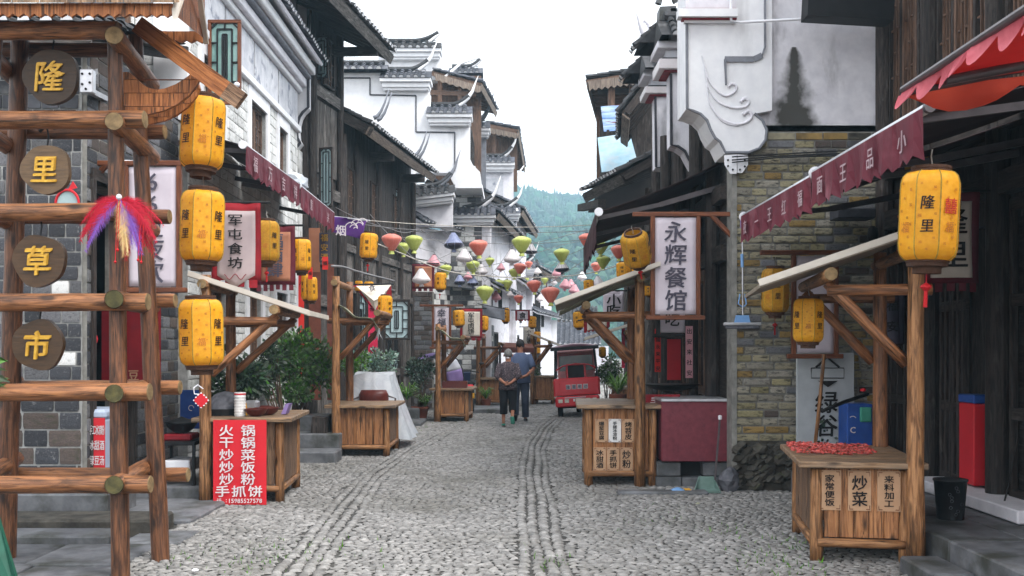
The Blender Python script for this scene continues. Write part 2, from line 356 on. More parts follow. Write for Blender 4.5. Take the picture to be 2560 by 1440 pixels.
mat('green', (28, 84, 66), (20, 64, 50), .5, 6, bump=.05, isl=0)
mat('blue', (44, 82, 158), (34, 66, 132), .45, 5, bump=.04, isl=.05)
mat('bluelight', (126, 168, 214), (104, 146, 198), .45, 5, bump=.03, isl=.05)
mat('bluedark', (46, 58, 92), (34, 44, 72), .7, 5, bump=.1, isl=.05)
mat('fridge', (176, 188, 206), (158, 170, 190), .35, 4, bump=.02, isl=.03)
mat('plasticwhite', (232, 236, 240), (206, 212, 220), .25, 5, (1, 1, 1), .7, 0, .5, transl=.35, dist=1.5)
mat('lilac', (154, 132, 184), (132, 110, 166), .55, 4, bump=.08, isl=.03, transl=.2)
mat('silver', (206, 208, 216), (184, 186, 196), .5, 6, bump=.15, isl=.03, transl=.15)
mat('terracotta', (128, 74, 58), (100, 56, 44), .75, 7, bump=.1, isl=.1)
mat('brownplastic', (104, 48, 40), (78, 34, 30), .35, 5, bump=.05, isl=.1)
mat('leaf', (92, 122, 68), (52, 80, 44), .45, 3, bump=0, isl=.5, spec=.5, hue=.02, transl=.25)
mat('leafdark', (66, 84, 64), (40, 56, 44), .4, 3, bump=0, isl=.5, spec=.5, hue=.02, transl=.2)
mat('leafpale', (150, 172, 160), (104, 132, 116), .4, 3, bump=0, isl=.4, spec=.5, hue=.02, transl=.25)
mat('leafbright', (104, 142, 56), (70, 106, 40), .5, 3, bump=0, isl=.4, spec=.4, hue=.02, transl=.3)
mat('grassblade', (116, 150, 76), (76, 110, 50), .55, 3, bump=0, isl=.4, hue=.02, transl=.3)
mat('bark', (92, 74, 60), (58, 46, 38), .85, 18, (3, 3, .6), .5, .15)
mat('moss', (112, 124, 62), (72, 88, 40), .95, 20, bump=.4, isl=.3)
mat('chili', (170, 34, 38), (206, 104, 92), .35, 12, bump=.1, isl=.45, spec=.5)
mat('skin', (178, 124, 98), (156, 104, 82), .6, 9, bump=.05, isl=0)
mat('hairgrey', (150, 148, 146), (84, 82, 82), .7, 40, (2, 2, .4), .5, 0)
mat('hairdark', (66, 62, 60), (36, 34, 34), .7, 60, bump=.4, isl=0)
mat('shirtblue', (98, 110, 140), (82, 94, 124), .85, 5, bump=.25, isl=0, detail=3)
mat('trousers', (74, 82, 100), (60, 66, 84), .85, 5, bump=.2, isl=0, detail=3)
mat('blackcloth', (34, 32, 36), (24, 23, 26), .9, 5, bump=.2, isl=0)
mat('blouse', (96, 84, 88), (44, 38, 44), .85, 34, bump=.1, isl=0, detail=1.5, dirt=(150, 132, 136), dscale=42, dth=(.58, .64))
mat('shoe', (44, 36, 34), (30, 26, 26), .6, 6, bump=.05, isl=0)
mat('slipper', (70, 150, 128), (56, 124, 106), .6, 6, bump=.03, isl=0)
mat('roofsheet', (160, 190, 204), (138, 170, 186), .9, 5, bump=.05, isl=.06, dirt=(170, 176, 180), dscale=2)
mat('painteddeep', (56, 120, 200), (196, 216, 232), .5, 2.6, (.6, .6, 3.2), .05, .03, dirt=(128, 62, 48), dscale=2.4, dth=(.54, .6), dstretch=(.5, .5, 4))
mat('creamroof', (176, 164, 146), (146, 134, 118), .6, 5, bump=.05, isl=.08)
mat('canvas', (190, 190, 170), (150, 150, 126), .75, 4, bump=.2, isl=.06, transl=.25)
mat('sackgrey', (112, 112, 118), (66, 66, 72), .8, 9, bump=.8, isl=0, dist=1)
mat('dustpan', (120, 146, 138), (92, 116, 108), .5, 6, bump=.05, isl=0)
mat('forest', (58, 88, 56), (28, 52, 40), .9, .02, bump=0, isl=.55, hue=.02, world=True)
mat('silkred', (240, 150, 130), (230, 124, 106), .35, 4, bump=.03, isl=.08, spec=.6, transl=.25, sheen=.6)
mat('silkgreen', (212, 220, 126), (194, 204, 100), .35, 4, bump=.03, isl=.08, spec=.6, transl=.25, sheen=.6)
mat('silkwhite', (240, 234, 234), (226, 218, 220), .35, 4, bump=.03, isl=.08, spec=.6, transl=.25, sheen=.6)
mat('silkpink', (228, 172, 180), (210, 142, 154), .35, 4, bump=.03, isl=.08, spec=.6, transl=.25, sheen=.6)
mat('silkblue', (160, 168, 200), (120, 128, 166), .35, 4, bump=.03, isl=.08, spec=.6, transl=.25, sheen=.6)
mat('silkdark', (66, 60, 78), (40, 36, 48), .35, 6, bump=.03, isl=.08, spec=.6, transl=.2, sheen=.5)
mat('feathred', (206, 36, 62), (170, 24, 48), .7, 9, bump=0, isl=.25, transl=.2)
mat('feathpurple', (150, 106, 196), (122, 80, 170), .7, 9, bump=0, isl=.2, transl=.2)
mat('feathgold', (206, 160, 84), (226, 206, 160), .7, 9, bump=0, isl=.2, transl=.2)
K = MATS

# ---------------------------------------------------------------- lettering
CHARS = sorted(set('隆里草市福军屯食坊永辉餐馆动火锅干炒菜饭粉手抓饼电话:15985527578冰凉甜酒绿豆汤工烤苕皮爆浆腐搓家常便来料加小幸生活肉肆烟平安出入社大王景红满面招万事兴吉祥如意品缘谷老店仁一夜6杯奶茶炊发财日休闲有小吃客栈囍6V@.C+豆苗'))
GL = {}
def load_glyphs():
    obs = []
    for ch in CHARS:
        c = bpy.data.curves.new('g', 'FONT'); c.body = ch; c.size = 1; c.resolution_u = 2; c.offset = 0.0; c.fill_mode = 'FRONT'
        o = bpy.data.objects.new('g', c); COL.objects.link(o); obs.append((ch, o, c))
    dg = bpy.context.evaluated_depsgraph_get(); dg.update()
    for ch, o, c in obs:
        me = bpy.data.meshes.new_from_object(o.evaluated_get(dg))
        v = np.array([(p.co.x, p.co.y) for p in me.vertices]); fs = [tuple(p.vertices) for p in me.polygons]
        if len(v):
            cx = (v[:, 0].min() + v[:, 0].max()) / 2
            cy = (v[:, 1].min() + v[:, 1].max()) / 2
            v = v - [cx, cy]
            GL[ch] = (v, fs)
        bpy.data.objects.remove(o); bpy.data.curves.remove(c); bpy.data.meshes.remove(me)
load_glyphs()
def glyph(mb, ch, c, right, up, size, wid=1.0, lift=None, shear=.0):
    if ch not in GL: return
    v, fs = GL[ch]; c = Vector(c); r = Vector(right); u = Vector(up)
    n = u.cross(r).normalized() * -.0012
    for k, (dx, dy) in enumerate(((0, 0), (.018, .006), (-.016, -.01), (.004, -.016))): mb.add([c + n * k + r * (((x + dx) * wid + y * shear) * size) + u * ((y + dy) * size) for x, y in v], fs)
def vtext(mb, s, top, right, up, size, step, wid=1.0, shear=.06):
    top = Vector(top); u = Vector(up)
    for i, ch in enumerate(s): glyph(mb, ch, top - u * (step * i), right, up, size, wid, shear=shear)
X_, Y_, Z_ = Vector((1, 0, 0)), Vector((0, 1, 0)), Vector((0, 0, 1))
# ---------------------------------------------------------------- ground, street and its cobbles
def interp(y, tab):
    if y <= tab[0][0]: return tab[0][1]
    for (a, b), (c, d) in zip(tab, tab[1:]):
        if y <= c: return b + (d - b) * (y - a) / (c - a)
    return tab[-1][1]
LEFT = [(5, -3.1), (7.4, -2.75), (10.5, -3.1), (14, -3.2), (18, -3.1), (23, -2.7), (29, -1.4), (36, .1), (48, 2.4)]
RIGHT = [(5, 3.3), (9.5, 3.3), (11.3, 3.4), (11.6, 2.5), (18, 2.6), (24, 2.7), (30, 3.4), (40, 6), (48, 9)]
mb = MB(); mb.add([(-3000, -400, -.06), (3000, -400, -.06), (3000, 5000, -.06), (-3000, 5000, -.06)], [(0, 1, 2, 3)]); struct(mb, 'ground', K['earth'])
mb = MB(); mb.sheet(lambda u, v: (-7 + 17 * u, 2 + 50 * v, -.012), 10, 20); street = struct(mb, 'street', K['soil'])
def dome(n=7):
    t = []
    for rr, zz in ((1, 0), (.74, .75)):
        for k in range(n): an = 2 * math.pi * k / n; t.append((rr * math.cos(an), rr * math.sin(an), zz))
    t.append((0, 0, 1.0)); fs = []
    for i in range(1):
        for k in range(n): k2 = (k + 1) % n; fs.append((i * n + k, i * n + k2, (i + 1) * n + k2, (i + 1) * n + k))
    for k in range(n): fs.append((n + k, n + (k + 1) % n, 2 * n))
    return np.array(t), fs
TD, TF = dome(6)
TR_L = [(740, 1440), (840, 1310), (935, 1190), (1050, 1110), (1160, 1057), (1250, 1023)]
TR_R = [(1362, 1440), (1345, 1290), (1335, 1180), (1342, 1110), (1375, 1060), (1420, 1030)]
def track_pts(t):
    q = [gP(*p) for p in t]; d = q[0] - q[1]; q = [q[0] + d * 1.2] + q; out = []
    for i in range(len(q) - 1):
        p0, p1, p2, p3 = q[max(i - 1, 0)], q[i], q[i + 1], q[min(i + 2, len(q) - 1)]
        for k in range(14):
            s = k / 14; out.append(.5 * ((2 * p1) + (p2 - p0) * s + (2 * p0 - 5 * p1 + 4 * p2 - p3) * s * s + (3 * p1 - p0 - 3 * p2 + p3) * s ** 3))
    return out
tL, tR = track_pts(TR_L), track_pts(TR_R)
def xat(tr, y): return np.interp(y, [p.y for p in tr], [p.x for p in tr])
stones = []   # x, y, angle, length, width, height
TW = .185
y = 5.0; row = 0
while y < 44:
    pitch = .038 * (1 if y < 16 else 1.35 if y < 22 else 1.8 if y < 30 else 2.6)
    k = 1 if y < 16 else 1.35 if y < 22 else 1.8 if y < 30 else 2.6
    x0, x1 = interp(y, LEFT) - .1, interp(y, RIGHT) + .1
    lim = (y + .4) * .52
    x = max(x0, -lim) + random.random() * .05
    bl = math.sin(y * 2.1) * .25
    while x < min(x1, lim):
        L = random.uniform(.055, .115) * k
        cl, cr = xat(tL, y), xat(tR, y)
        if not (abs(x + L / 2 - cl) < TW + .02 and y < tL[-1].y) and not (abs(x + L / 2 - cr) < TW + .02 and y < tR[-1].y):
            an = (.42 if row % 2 else -.42) + bl + random.gauss(0, .16)
            stones.append((x + L / 2, y + random.uniform(-.008, .008), an, L * .5, pitch * random.uniform(.37, .47), random.uniform(.008, .019)))
        x += L * random.uniform(.92, 1.02)
    y += pitch; row += 1
for tr in (tL, tR):     # wheel tracks: four cords of stones set crosswise
    acc = 0
    for a, b in zip(tr, tr[1:]):
        d = b - a; L = d.length; d = d / L; nrm = Vector((d.y, -d.x, 0)); n = max(1, int(L / .048)); ang = math.atan2(nrm.y, nrm.x)
        for i in range(n):
            c = a + d * (L * (i + .5) / n)
            if c.y > 31: continue
            for j, o in enumerate((-.15, -.05, .05, .15)):
                oo = o + math.sin(c.y * 1.7 + j) * .012
                q = c + nrm * (oo + random.uniform(-.012, .012)) + d * (random.uniform(-.012, .012) + j * .011)
                stones.append((q.x, q.y, ang + (.42 if j % 2 else -.3) + random.gauss(0, .12), random.uniform(.04, .052), random.uniform(.018, .023), random.uniform(.016, .03)))
st = np.array(stones)
def inview(a): return (np.abs(a[:, 0]) < a[:, 1] * .5 + .15)
app = st[:, 3] / st[:, 1]; app[st[:, 1] < 7.3] = 0; app[~inview(st)] = 0
big = np.argsort(-app)[:300]; isbig = np.zeros(len(st), bool); isbig[big] = True
variants = []
for k in range(6):
    mb = MB(); d = TD.copy(); d[:, :2] *= 1 + rng.uniform(-.14, .14, (len(d), 1)); d[:, 2] *= 1 + rng.uniform(-.2, .12, len(d)); mb.add([tuple(p) for p in d], TF)
    me = mb.mesh('cobble', smooth=True); me.materials.append(K['cobble']); variants.append(me)
for i in big:
    x, y, an, a, b, h = st[i]
    o = bpy.data.objects.new('cobble', variants[i % 6]); COL.objects.link(o); o.parent = street
    o.location = (x, y, -.004); o.rotation_euler = (random.gauss(0, .05), random.gauss(0, .05), an); o.scale = (a, b, h)
rest = st[~isbig]; n = len(rest); nv = len(TD)
D = np.repeat(TD[None], n, 0); D[:, :, :2] *= 1 + rng.uniform(-.16, .16, (n, nv, 1)); D[:, :, 2] *= 1 + rng.uniform(-.22, .12, (n, nv))
ca, sa = np.cos(rest[:, 2])[:, None], np.sin(rest[:, 2])[:, None]
lx, ly, lz = D[:, :, 0] * rest[:, 3:4], D[:, :, 1] * rest[:, 4:5], D[:, :, 2] * rest[:, 5:6]
Vv = np.stack([rest[:, 0:1] + lx * ca - ly * sa, rest[:, 1:2] + lx * sa + ly * ca, lz - .004], -1).reshape(-1, 3)
tris = []; 
for f in TF: tris += [f] if len(f) == 3 else [(f[0], f[1], f[2]), (f[0], f[2], f[3])]
T = np.array(tris); FF = (T[None] + (np.arange(n) * nv)[:, None, None]).reshape(-1, 3)
me = bpy.data.meshes.new('cobble_field'); me.vertices.add(len(Vv)); me.vertices.foreach_set('co', Vv.ravel().astype(np.float32))
me.loops.add(FF.size); me.loops.foreach_set('vertex_index', FF.ravel().astype(np.int32)); me.polygons.add(len(FF))
me.polygons.foreach_set('loop_start', np.arange(0, FF.size, 3, dtype=np.int32)); me.update(calc_edges=True); me.validate(); me.shade_smooth()
a = me.attributes.new('gr', 'FLOAT_VECTOR', 'POINT'); a.data.foreach_set('vector', Vv.astype(np.float32).ravel())
a = me.attributes.new('rnd', 'FLOAT', 'POINT'); a.data.foreach_set('value', np.repeat(rng.random(n), nv).astype(np.float32))
me.materials.append(K['cobble']); o = bpy.data.objects.new('cobble_field', me); COL.objects.link(o); o.parent = street; o['kind'] = 'stuff'
print('STONES', len(st))
# small weeds and moss in the joints
mb = MB()
for (px, py, n, sp) in ((640, 1400, 60, .35), (1370, 1400, 40, .2), (1955, 1410, 90, .3), (1990, 1365, 50, .25), (470, 1395, 30, .2), (1820, 1330, 30, .3), (800, 1370, 40, .5), (1620, 1300, 30, .5), (1040, 1068, 30, .4)):
    c = gP(px, py)
    for i in range(n):
        x, y = c.x + random.gauss(0, sp * .5), c.y + random.gauss(0, sp); h = random.uniform(.015, .04); w = random.uniform(.004, .009); an = random.random() * 6.3
        dx, dy = math.cos(an) * w, math.sin(an) * w; tx, ty = x + random.gauss(0, .02), y + random.gauss(0, .02)
        mb.add([(x - dx, y - dy, .0), (x + dx, y + dy, 0), (tx, ty, h + .01)], [(0, 1, 2)])
o = mb.build('weeds', K['leafbright']); tag(o, 'tiny green weeds growing in the joints of the cobbled street', 'weeds', kind='stuff')
# ---------------------------------------------------------------- building helpers
def cells(u0, u1, v0, v1, holes):
    us = sorted({u0, u1} | {min(max(h[i], u0), u1) for h in holes for i in (0, 1)}); vs = sorted({v0, v1} | {min(max(h[i], v0), v1) for h in holes for i in (2, 3)})
    for a, b in zip(us, us[1:]):
        for c, d in zip(vs, vs[1:]):
            cu, cv = (a + b) / 2, (c + d) / 2
            if b - a > 1e-4 and d - c > 1e-4 and not any(h[0] < cu < h[1] and h[2] < cv < h[3] for h in holes): yield a, b, c, d
def slab(mb, O, U, N, u0, u1, v0, v1, holes=(), th=.3):
    O, U, N = Vector(O), Vector(U).normalized(), Vector(N).normalized()
    for a, b, c, d in cells(u0, u1, v0, v1, holes):
        mb.obox(O + U * ((a + b) / 2) + Z_ * ((c + d) / 2) - N * (th / 2), U * ((b - a) / 2), Z_ * ((d - c) / 2), N * (th / 2))
_bm = {}
def brickmesh(m):
    if m.name not in _bm:
        out = []
        for k in range(3):
            mb = MB(); tv, fs = cbox_topo()
            mb.add([[sg[i] * (1 if i == kk else (.95, .9, .6)[i]) * random.uniform(.985, 1.0) for i in range(3)] for sg, kk in tv], fs)
            me = mb.mesh('brick'); me.materials.append(m); out.append(me)
        _bm[m.name] = out
    return random.choice(_bm[m.name])
def bricks(parent, O, U, N, u0, u1, v0, v1, bw, bh, mats, holes=(), gap=.014, proud=.014, nind=300, jit=.25, name='brick'):
    O, U, N = Vector(O), Vector(U).normalized(), Vector(N).normalized(); po = off(parent); L = []
    nr = max(1, round((v1 - v0) / bh)); h = (v1 - v0) / nr
    for r in range(nr):
        u = u0 - (bw / 2 if r % 2 else 0) - random.random() * .03
        while u < u1:
            w = bw * random.uniform(1 - jit, 1 + jit); a, b = max(u, u0), min(u + w, u1); u += w
            if b - a < .04: continue
            ca, cb = v0 + r * h, v0 + (r + 1) * h
            segs = [(a, b)]
            for H in holes:
                if H[2] < (ca + cb) / 2 < H[3]:
                    ns = []
                    for (p, q) in segs:
                        if q <= H[0] or p >= H[1]: ns.append((p, q))
                        else:
                            if p < H[0] - .04: ns.append((p, H[0]))
                            if q > H[1] + .04: ns.append((H[1], q))
                    segs = ns
            for (p, q) in segs:
                c = O + U * ((p + q) / 2) + Z_ * ((ca + cb) / 2); L.append((c, (q - p) / 2 - gap / 2, (cb - ca) / 2 - gap / 2))
    L.sort(key=lambda t: t[0].y)
    wts = [m[1] for m in mats]; rest = {}
    for i, (c, hw, hh) in enumerate(L):
        m = random.choices(mats, wts)[0][0]; pr = proud * random.uniform(.4, 1.3)
        if i < nind:
            o = bpy.data.objects.new(name, brickmesh(m)); COL.objects.link(o); o.parent = parent
            M4 = Matrix((U * hw, N * (pr + .02), Z_ * hh)).transposed().to_4x4(); M4.translation = c - N * .02 - po
            o.matrix_local = M4
        else: rest.setdefault(m.name, MB()).obox(c - N * .02, U * hw, Z_ * hh, N * (pr + .02))
    for k, mb in rest.items(): mb.build('brick_courses', MATS[k], parent, kind='stuff')
def lattice(mb, O, U, Vv, w, h, N, nu=3, nv=6, t=.018, d=.02, border=True, style=0):
    O, U, Vv, N = Vector(O), Vector(U).normalized(), Vector(Vv).normalized(), Vector(N).normalized()
    def bar(a, b, c, e):  # u0,v0 -> u1,v1
        p, q = O + U * a + Vv * b, O + U * c + Vv * e
        mb.obox((p + q) / 2, (q - p) / 2, ((q - p).cross(N)).normalized() * t / 2, N * d / 2)
    if border:
        bar(0, t / 2, w, t / 2); bar(0, h - t / 2, w, h - t / 2); bar(t / 2, 0, t / 2, h); bar(w - t / 2, 0, w - t / 2, h)
    if style == 0:      # stepped lattice
        for i in range(1, nu + 1): bar(w * i / (nu + 1), 0, w * i / (nu + 1), h)
        for i in range(nu + 1):
            for j in range(1, nv):
                if (i + j) % 2: bar(w * i / (nu + 1), h * j / nv, w * (i + 1) / (nu + 1), h * j / nv)
    elif style == 1:    # concentric rectangle with ties and cut corners
        m = min(w, h) * .22
        for k in (m, m * 1.9):
            if w - 2 * k > .05: bar(k, k, w - k, k); bar(k, h - k, w - k, h - k); bar(k, k, k, h - k); bar(w - k, k, w - k, h - k)
        for f in (.25, .5, .75): bar(0, h * f, m, h * f); bar(w - m, h * f, w, h * f)
        bar(w / 2, 0, w / 2, m); bar(w / 2, h - m, w / 2, h); bar(w / 2, m * 1.9, w / 2, h - m * 1.9)
        bar(0, m * .8, m * .8, 0); bar(w, m * .8, w - m * .8, 0); bar(0, h - m * .8, m * .8, h); bar(w, h - m * .8, w - m * .8, h)
    else:
        for i in range(1, nu + 1): bar(w * i / (nu + 1), 0, w * i / (nu + 1), h)
        for j in range(1, nv): bar(0, h * j / nv, w, h * j / nv)
def window(parent, O, U, N, w, h, fm, lm, pm, nu=3, nv=6, style=0, ft=.05, fd=.06, t=.018):
    O, U, N = Vector(O), Vector(U).normalized(), Vector(N).normalized(); mb = MB()
    for (a, b, c, d) in ((0, w, 0, ft), (0, w, h - ft, h), (0, ft, ft, h - ft), (w - ft, w, ft, h - ft)):
        mb.obox(O + U * ((a + b) / 2) + Z_ * ((c + d) / 2), U * ((b - a) / 2), Z_ * ((d - c) / 2), N * fd / 2, .006)
    wf = mb.build('window', fm, parent)
    mb = MB(); lattice(mb, O + U * ft + Z_ * ft, U, Z_, w - 2 * ft, h - 2 * ft, N, nu, nv, t, t, False, style); mb.build('lattice', lm, wf)
    mb = MB(); mb.obox(O + U * w / 2 + Z_ * h / 2 - N * fd * .4, U * (w / 2 - ft * .6), Z_ * (h / 2 - ft * .6), N * .004); mb.build('pane', pm, wf)
    return wf
def planks(parent, O, U, N, u0, u1, v0, v1, pw, m, th=.03, name='plank', vertical=True, cap=300, jz=.0):
    O, U, N = Vector(O), Vector(U).normalized(), Vector(N).normalized()
    n = max(1, round(((u1 - u0) if vertical else (v1 - v0)) / pw)); mb_all = None
    for i in range(n):
        mb = MB()
        if vertical: a, b = u0 + (u1 - u0) * i / n, u0 + (u1 - u0) * (i + 1) / n; c, d = v0 + random.uniform(0, jz), v1 - random.uniform(0, jz)
        else: a, b = u0, u1; c, d = v0 + (v1 - v0) * i / n, v0 + (v1 - v0) * (i + 1) / n
        g = .004; t = th / 2 * random.uniform(.8, 1.25)
        mb.obox(O + U * ((a + b) / 2) + Z_ * ((c + d) / 2) - N * (th / 2 - t), U * ((b - a) / 2 - (g if vertical else 0)), Z_ * ((d - c) / 2 - (0 if vertical else g)), N * t, .005)
        mb.build(name, m, parent)
def tile_roof(parent, E0, E1, R0, R1, mt, mu, pitch=.21, course=.26, ends=True, name='roof', fascia=None, sag=0, rafters=True, th=.07):
    E0, E1, R0, R1 = map(Vector, (E0, E1, R0, R1)); n = max(2, round((E1 - E0).length / pitch)); up = (R0 - E0).normalized(); al = (E1 - E0).normalized(); nm = al.cross(up)
    if nm.z < 0: nm = -nm
    nm.normalize(); L = (R0 - E0).length; nc = max(2, round(L / course))
    mb = MB(); q = [E0, E1, R1, R0]; mb.add([p - nm * th for p in q] + [p - nm * .02 for p in q], [(3, 2, 1, 0), (4, 5, 6, 7), (0, 1, 5, 4), (1, 2, 6, 5), (2, 3, 7, 6), (3, 0, 4, 7)]); rf = mb.build(name, mu, parent)
    mb = MB(); me = MB(); mr = MB()
    for i in range(n + 1):
        t = i / n; a, b = E0.lerp(E1, t) - up * random.uniform(.0, .05), R0.lerp(R1, t); r = pitch * .3
        if i < n:
            t2 = (i + .5) / n
            for j in range(nc):   # concave pan tiles between the covers
                s0, s1 = j / nc, min(1, (j + 1.15) / nc); p0, p1 = E0.lerp(E1, t2).lerp(R0.lerp(R1, t2), s0), E0.lerp(E1, t2).lerp(R0.lerp(R1, t2), s1)
                p0 = p0 + nm * (.035 + random.uniform(-.005, .008)); p1 = p1 + nm * .012; vs = []
                for k in range(5):
                    an = (k / 4 - .5) * 1.9; o = al * math.sin(an) * pitch * .5 - nm * (math.cos(an) - .6) * pitch * .16
                    vs += [p0 + o, p1 + o]
                mb.add(vs, [(2 * k, 2 * k + 2, 2 * k + 3, 2 * k + 1) for k in range(4)])
        for j in range(nc):
            s0, s1 = j / nc, min(1, (j + 1.12) / nc); p0, p1 = a.lerp(b, s0) + nm * (.05 + random.uniform(-.006, .01)), a.lerp(b, s1) + nm * .032; vs = []; sh = al * random.uniform(-.012, .012)
            for k in range(6):
                an = math.pi * k / 5; vs += [p0 + sh + al * math.cos(an) * r + nm * math.sin(an) * r, p1 + sh + al * math.cos(an) * r * .86 + nm * math.sin(an) * r * .86]
            mb.add(vs, [(2 * k, 2 * k + 2, 2 * k + 3, 2 * k + 1) for k in range(5)] + ([(0, 2, 4, 6, 8, 10)] if j == 0 else []))
        if ends:
            p = a + nm * .05 - up * .006; me.add([p + al * math.cos(math.pi * k / 6) * r * .95 + nm * math.sin(math.pi * k / 6) * r * .95 for k in range(7)], [tuple(range(7))])
        if rafters and i % 2 == 0: mr.beam(E0.lerp(E1, t) - nm * (th + .05) + up * .05, R0.lerp(R1, t) - nm * (th + .05), .07, .09, nm)
    mb.build('roof_tiles', mt, rf, kind='stuff')
    if ends: me.build('tile_ends', K['tileend'], rf, kind='stuff')
    if rafters: mr.build('rafters', mu, rf, kind='stuff')
    if fascia:
        mb = MB(); mb.beam(E0 - nm * (th + .06) - up * .01, E1 - nm * (th + .06) - up * .01, .03, .17, nm); mb.build('fascia_board', fascia, rf)
    return rf
def horn(mb, pts, r0, r1, n=7):
    m = len(pts); mb.tube(pts, [r0 + (r1 - r0) * i / (m - 1) for i in range(m)], n)
def cap(parent, p0, p1, m=None, depth=.32, rise=.26, pitch=.2, up0=0, up1=0, ledge=True, hornm='plaster', tm='tile', front=(0, -1, 0), lh=.26):
    """tiled coping on a wall step; p0..p1 the wall top line; tiles fall towards front"""
    p0, p1 = Vector(p0), Vector(p1); al = (p1 - p0).normalized(); F = Vector(front).normalized(); L = (p1 - p0).length
    c = MB()
    if ledge:
        for (d, z0, z1) in ((.05, -lh, -lh * .78), (.11, -lh * .78, -lh * .35), (.2, -lh * .35, 0)):
            c.obox((p0 + p1) / 2 + Z_ * (z0 + z1) / 2, al * (L / 2 + d * .5), F * (depth * .45 + d), Z_ * ((z1 - z0) / 2), .01)
        cp = c.build('coping', K['plaster'], parent)
    else: cp = parent
    n = max(2, round(L / pitch)); d = depth * .5 + .22
    tmesh = None; po = off(parent)
    lo = F * d; hi = Z_ * rise; sl = (lo - hi); sd = sl.normalized(); nm = al.cross(sd);
    if nm.z < 0: nm = -nm
    back = MB(); back.add([p0 - al * .1 + lo, p1 + al * .1 + lo, p1 + al * .1 + hi, p0 - al * .1 + hi, p0 - al * .1 - lo * .8, p1 + al * .1 - lo * .8], [(0, 1, 2, 3), (3, 2, 5, 4), (0, 3, 4), (1, 5, 2)]); back.build('tile_bed', K[tm], cp)
    for i in range(n):
        a = p0.lerp(p1, (i + .5) / n) + hi; e = a - hi + lo; mb = MB(); r = L / n * .3; nc = 3
        for j in range(nc):
            q0, q1 = a.lerp(e, j / nc) + nm * .02, a.lerp(e, (j + 1.1) / nc) + nm * .035; vs = []
            for k in range(7):
                an = math.pi * k / 6; vs += [q0 + al * math.cos(an) * r * .88 + nm * math.sin(an) * r * .88, q1 + al * math.cos(an) * r + nm * math.sin(an) * r]
            mb.add(vs, [(2 * k, 2 * k + 1, 2 * k + 3, 2 * k + 2) for k in range(6)])
        o = mb.build('roof_tile', K[tm], cp, smooth=False)
        q = a.lerp(e, 1.1) + nm * .03 + sd * .004; mb = MB(); mb.add([q + al * math.cos(math.pi * k / 6) * r * .9 + nm * math.sin(math.pi * k / 6) * r * .9 for k in range(7)] + [q - nm * .02 + al * r * .8 * s - sd * .01 for s in (-1, 1)], [tuple(range(7)), (0, 6, 7, 8)]); mb.build('tile_end', K['tileend'], o)
    mb = MB(); N = 12; rp = []
    for i in range(N + 1):
        t = i / N; z = rise + .05 + .45 * up0 * max(0, 1 - t * 2.2) ** 2 + .45 * up1 * max(0, 1 - (1 - t) * 2.2) ** 2; rp.append(p0.lerp(p1, t) + Z_ * z)
    mb.tube(rp, .075, 6); mb.build('ridge', K['tiledark'], cp)
    for u, e, s in ((up0, rp[0], -1), (up1, rp[-1], 1)):
        if u > 0:
            mb = MB(); d_ = al * s; pts = [e + d_ * q_ + Z_ * (u * zz - .06) for q_, zz in ((-.45, -.55), (-.22, -.33), (-.02, 0), (.1, .32), (.17, .7), (.26, 1.1))]
            mb2 = [.04, .065, .06, .042, .024, .005]; mb.tube(pts, mb2, 7); mb.build('ridge_horn', K[hornm], cp, smooth=True)
    return cp
def px(pts, Y): return [P(a, b, Y) for a, b in pts]

# ---------------------------------------------------------------- left side: grey brick house with the dark doorway
h = thing('brick_house', 'old dark grey brick house with a dark doorway behind the log tower', 'house', (-4.7, 10.5, 0))
holes = [(.12, 1.2, .25, 3.25)]
mb = MB(); slab(mb, (-5.9, 9.9, 0), X_, -Y_, 0, 1.74, -.05, 4.6, (), .35); w0 = mb.build('end_wall', K['mortar'], h)
bricks(w0, (-5.9, 9.9, 0), X_, -Y_, 0, 1.74, 1.15, 4.6, .2, .14, [(K['brickdark'], 5), (K['brickgrey'], 2), (K['brickwhite'], .25)], nind=170)
bricks(w0, (-5.9, 9.9, 0), X_, -Y_, 0, 1.74, .3, 1.15, .3, .16, [(K['brickbrown'], 3), (K['brickdark'], 2)], nind=60)
mb = MB(); slab(mb, (-4.12, 9.92, 0), Y_, X_, 0, 2.7, -.05, 4.6, holes, .3); w1 = mb.build('street_wall', K['mortarold'], h)
bricks(w1, (-4.12, 9.92, 0), Y_, X_, 0, 2.7, .0, 4.6, .27, .13, [(K['brickgrey'], 4), (K['brickdark'], 2), (K['brickbrown'], 1)], holes, nind=300)
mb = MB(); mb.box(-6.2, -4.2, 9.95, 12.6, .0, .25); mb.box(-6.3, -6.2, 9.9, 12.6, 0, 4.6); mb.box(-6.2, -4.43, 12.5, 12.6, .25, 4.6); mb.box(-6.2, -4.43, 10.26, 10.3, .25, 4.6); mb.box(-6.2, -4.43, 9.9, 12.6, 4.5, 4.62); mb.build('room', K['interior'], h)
mb = MB(); mb.box(-4.2, -4.08, 9.98, 10.06, .25, 3.25); mb.box(-4.2, -4.08, 11.08, 11.16, .25, 3.25); mb.box(-4.2, -4.08, 9.98, 11.16, 3.25, 3.36); mb.build('door_frame', K['dark'], h)
for i, (a, m) in enumerate(((10.35, 'logdark'), (10.44, 'signdarkred'), (10.52, 'frame'), (10.6, 'dark'))):
    mb = MB(); mb.box(-4.62, -4.58, a, a + .07, .3, 3.1); mb.build('door_panel', K[m], h)
mb = MB()
for i, (x, y, z, s) in enumerate(((-5.0, 9.72, .12, .2), (-4.65, 9.74, .1, .17), (-4.35, 9.75, .1, .16), (-4.5, 9.7, .3, .13), (-4.85, 9.72, .32, .15), (-5.3, 9.7, .18, .22))):
    mb.obox((x, y, z), (s, .02, .02), (0, .14, 0), (.02, 0, s * .7), .05)
mb.build('footing_stones', K['rubble'], h, kind='stuff')
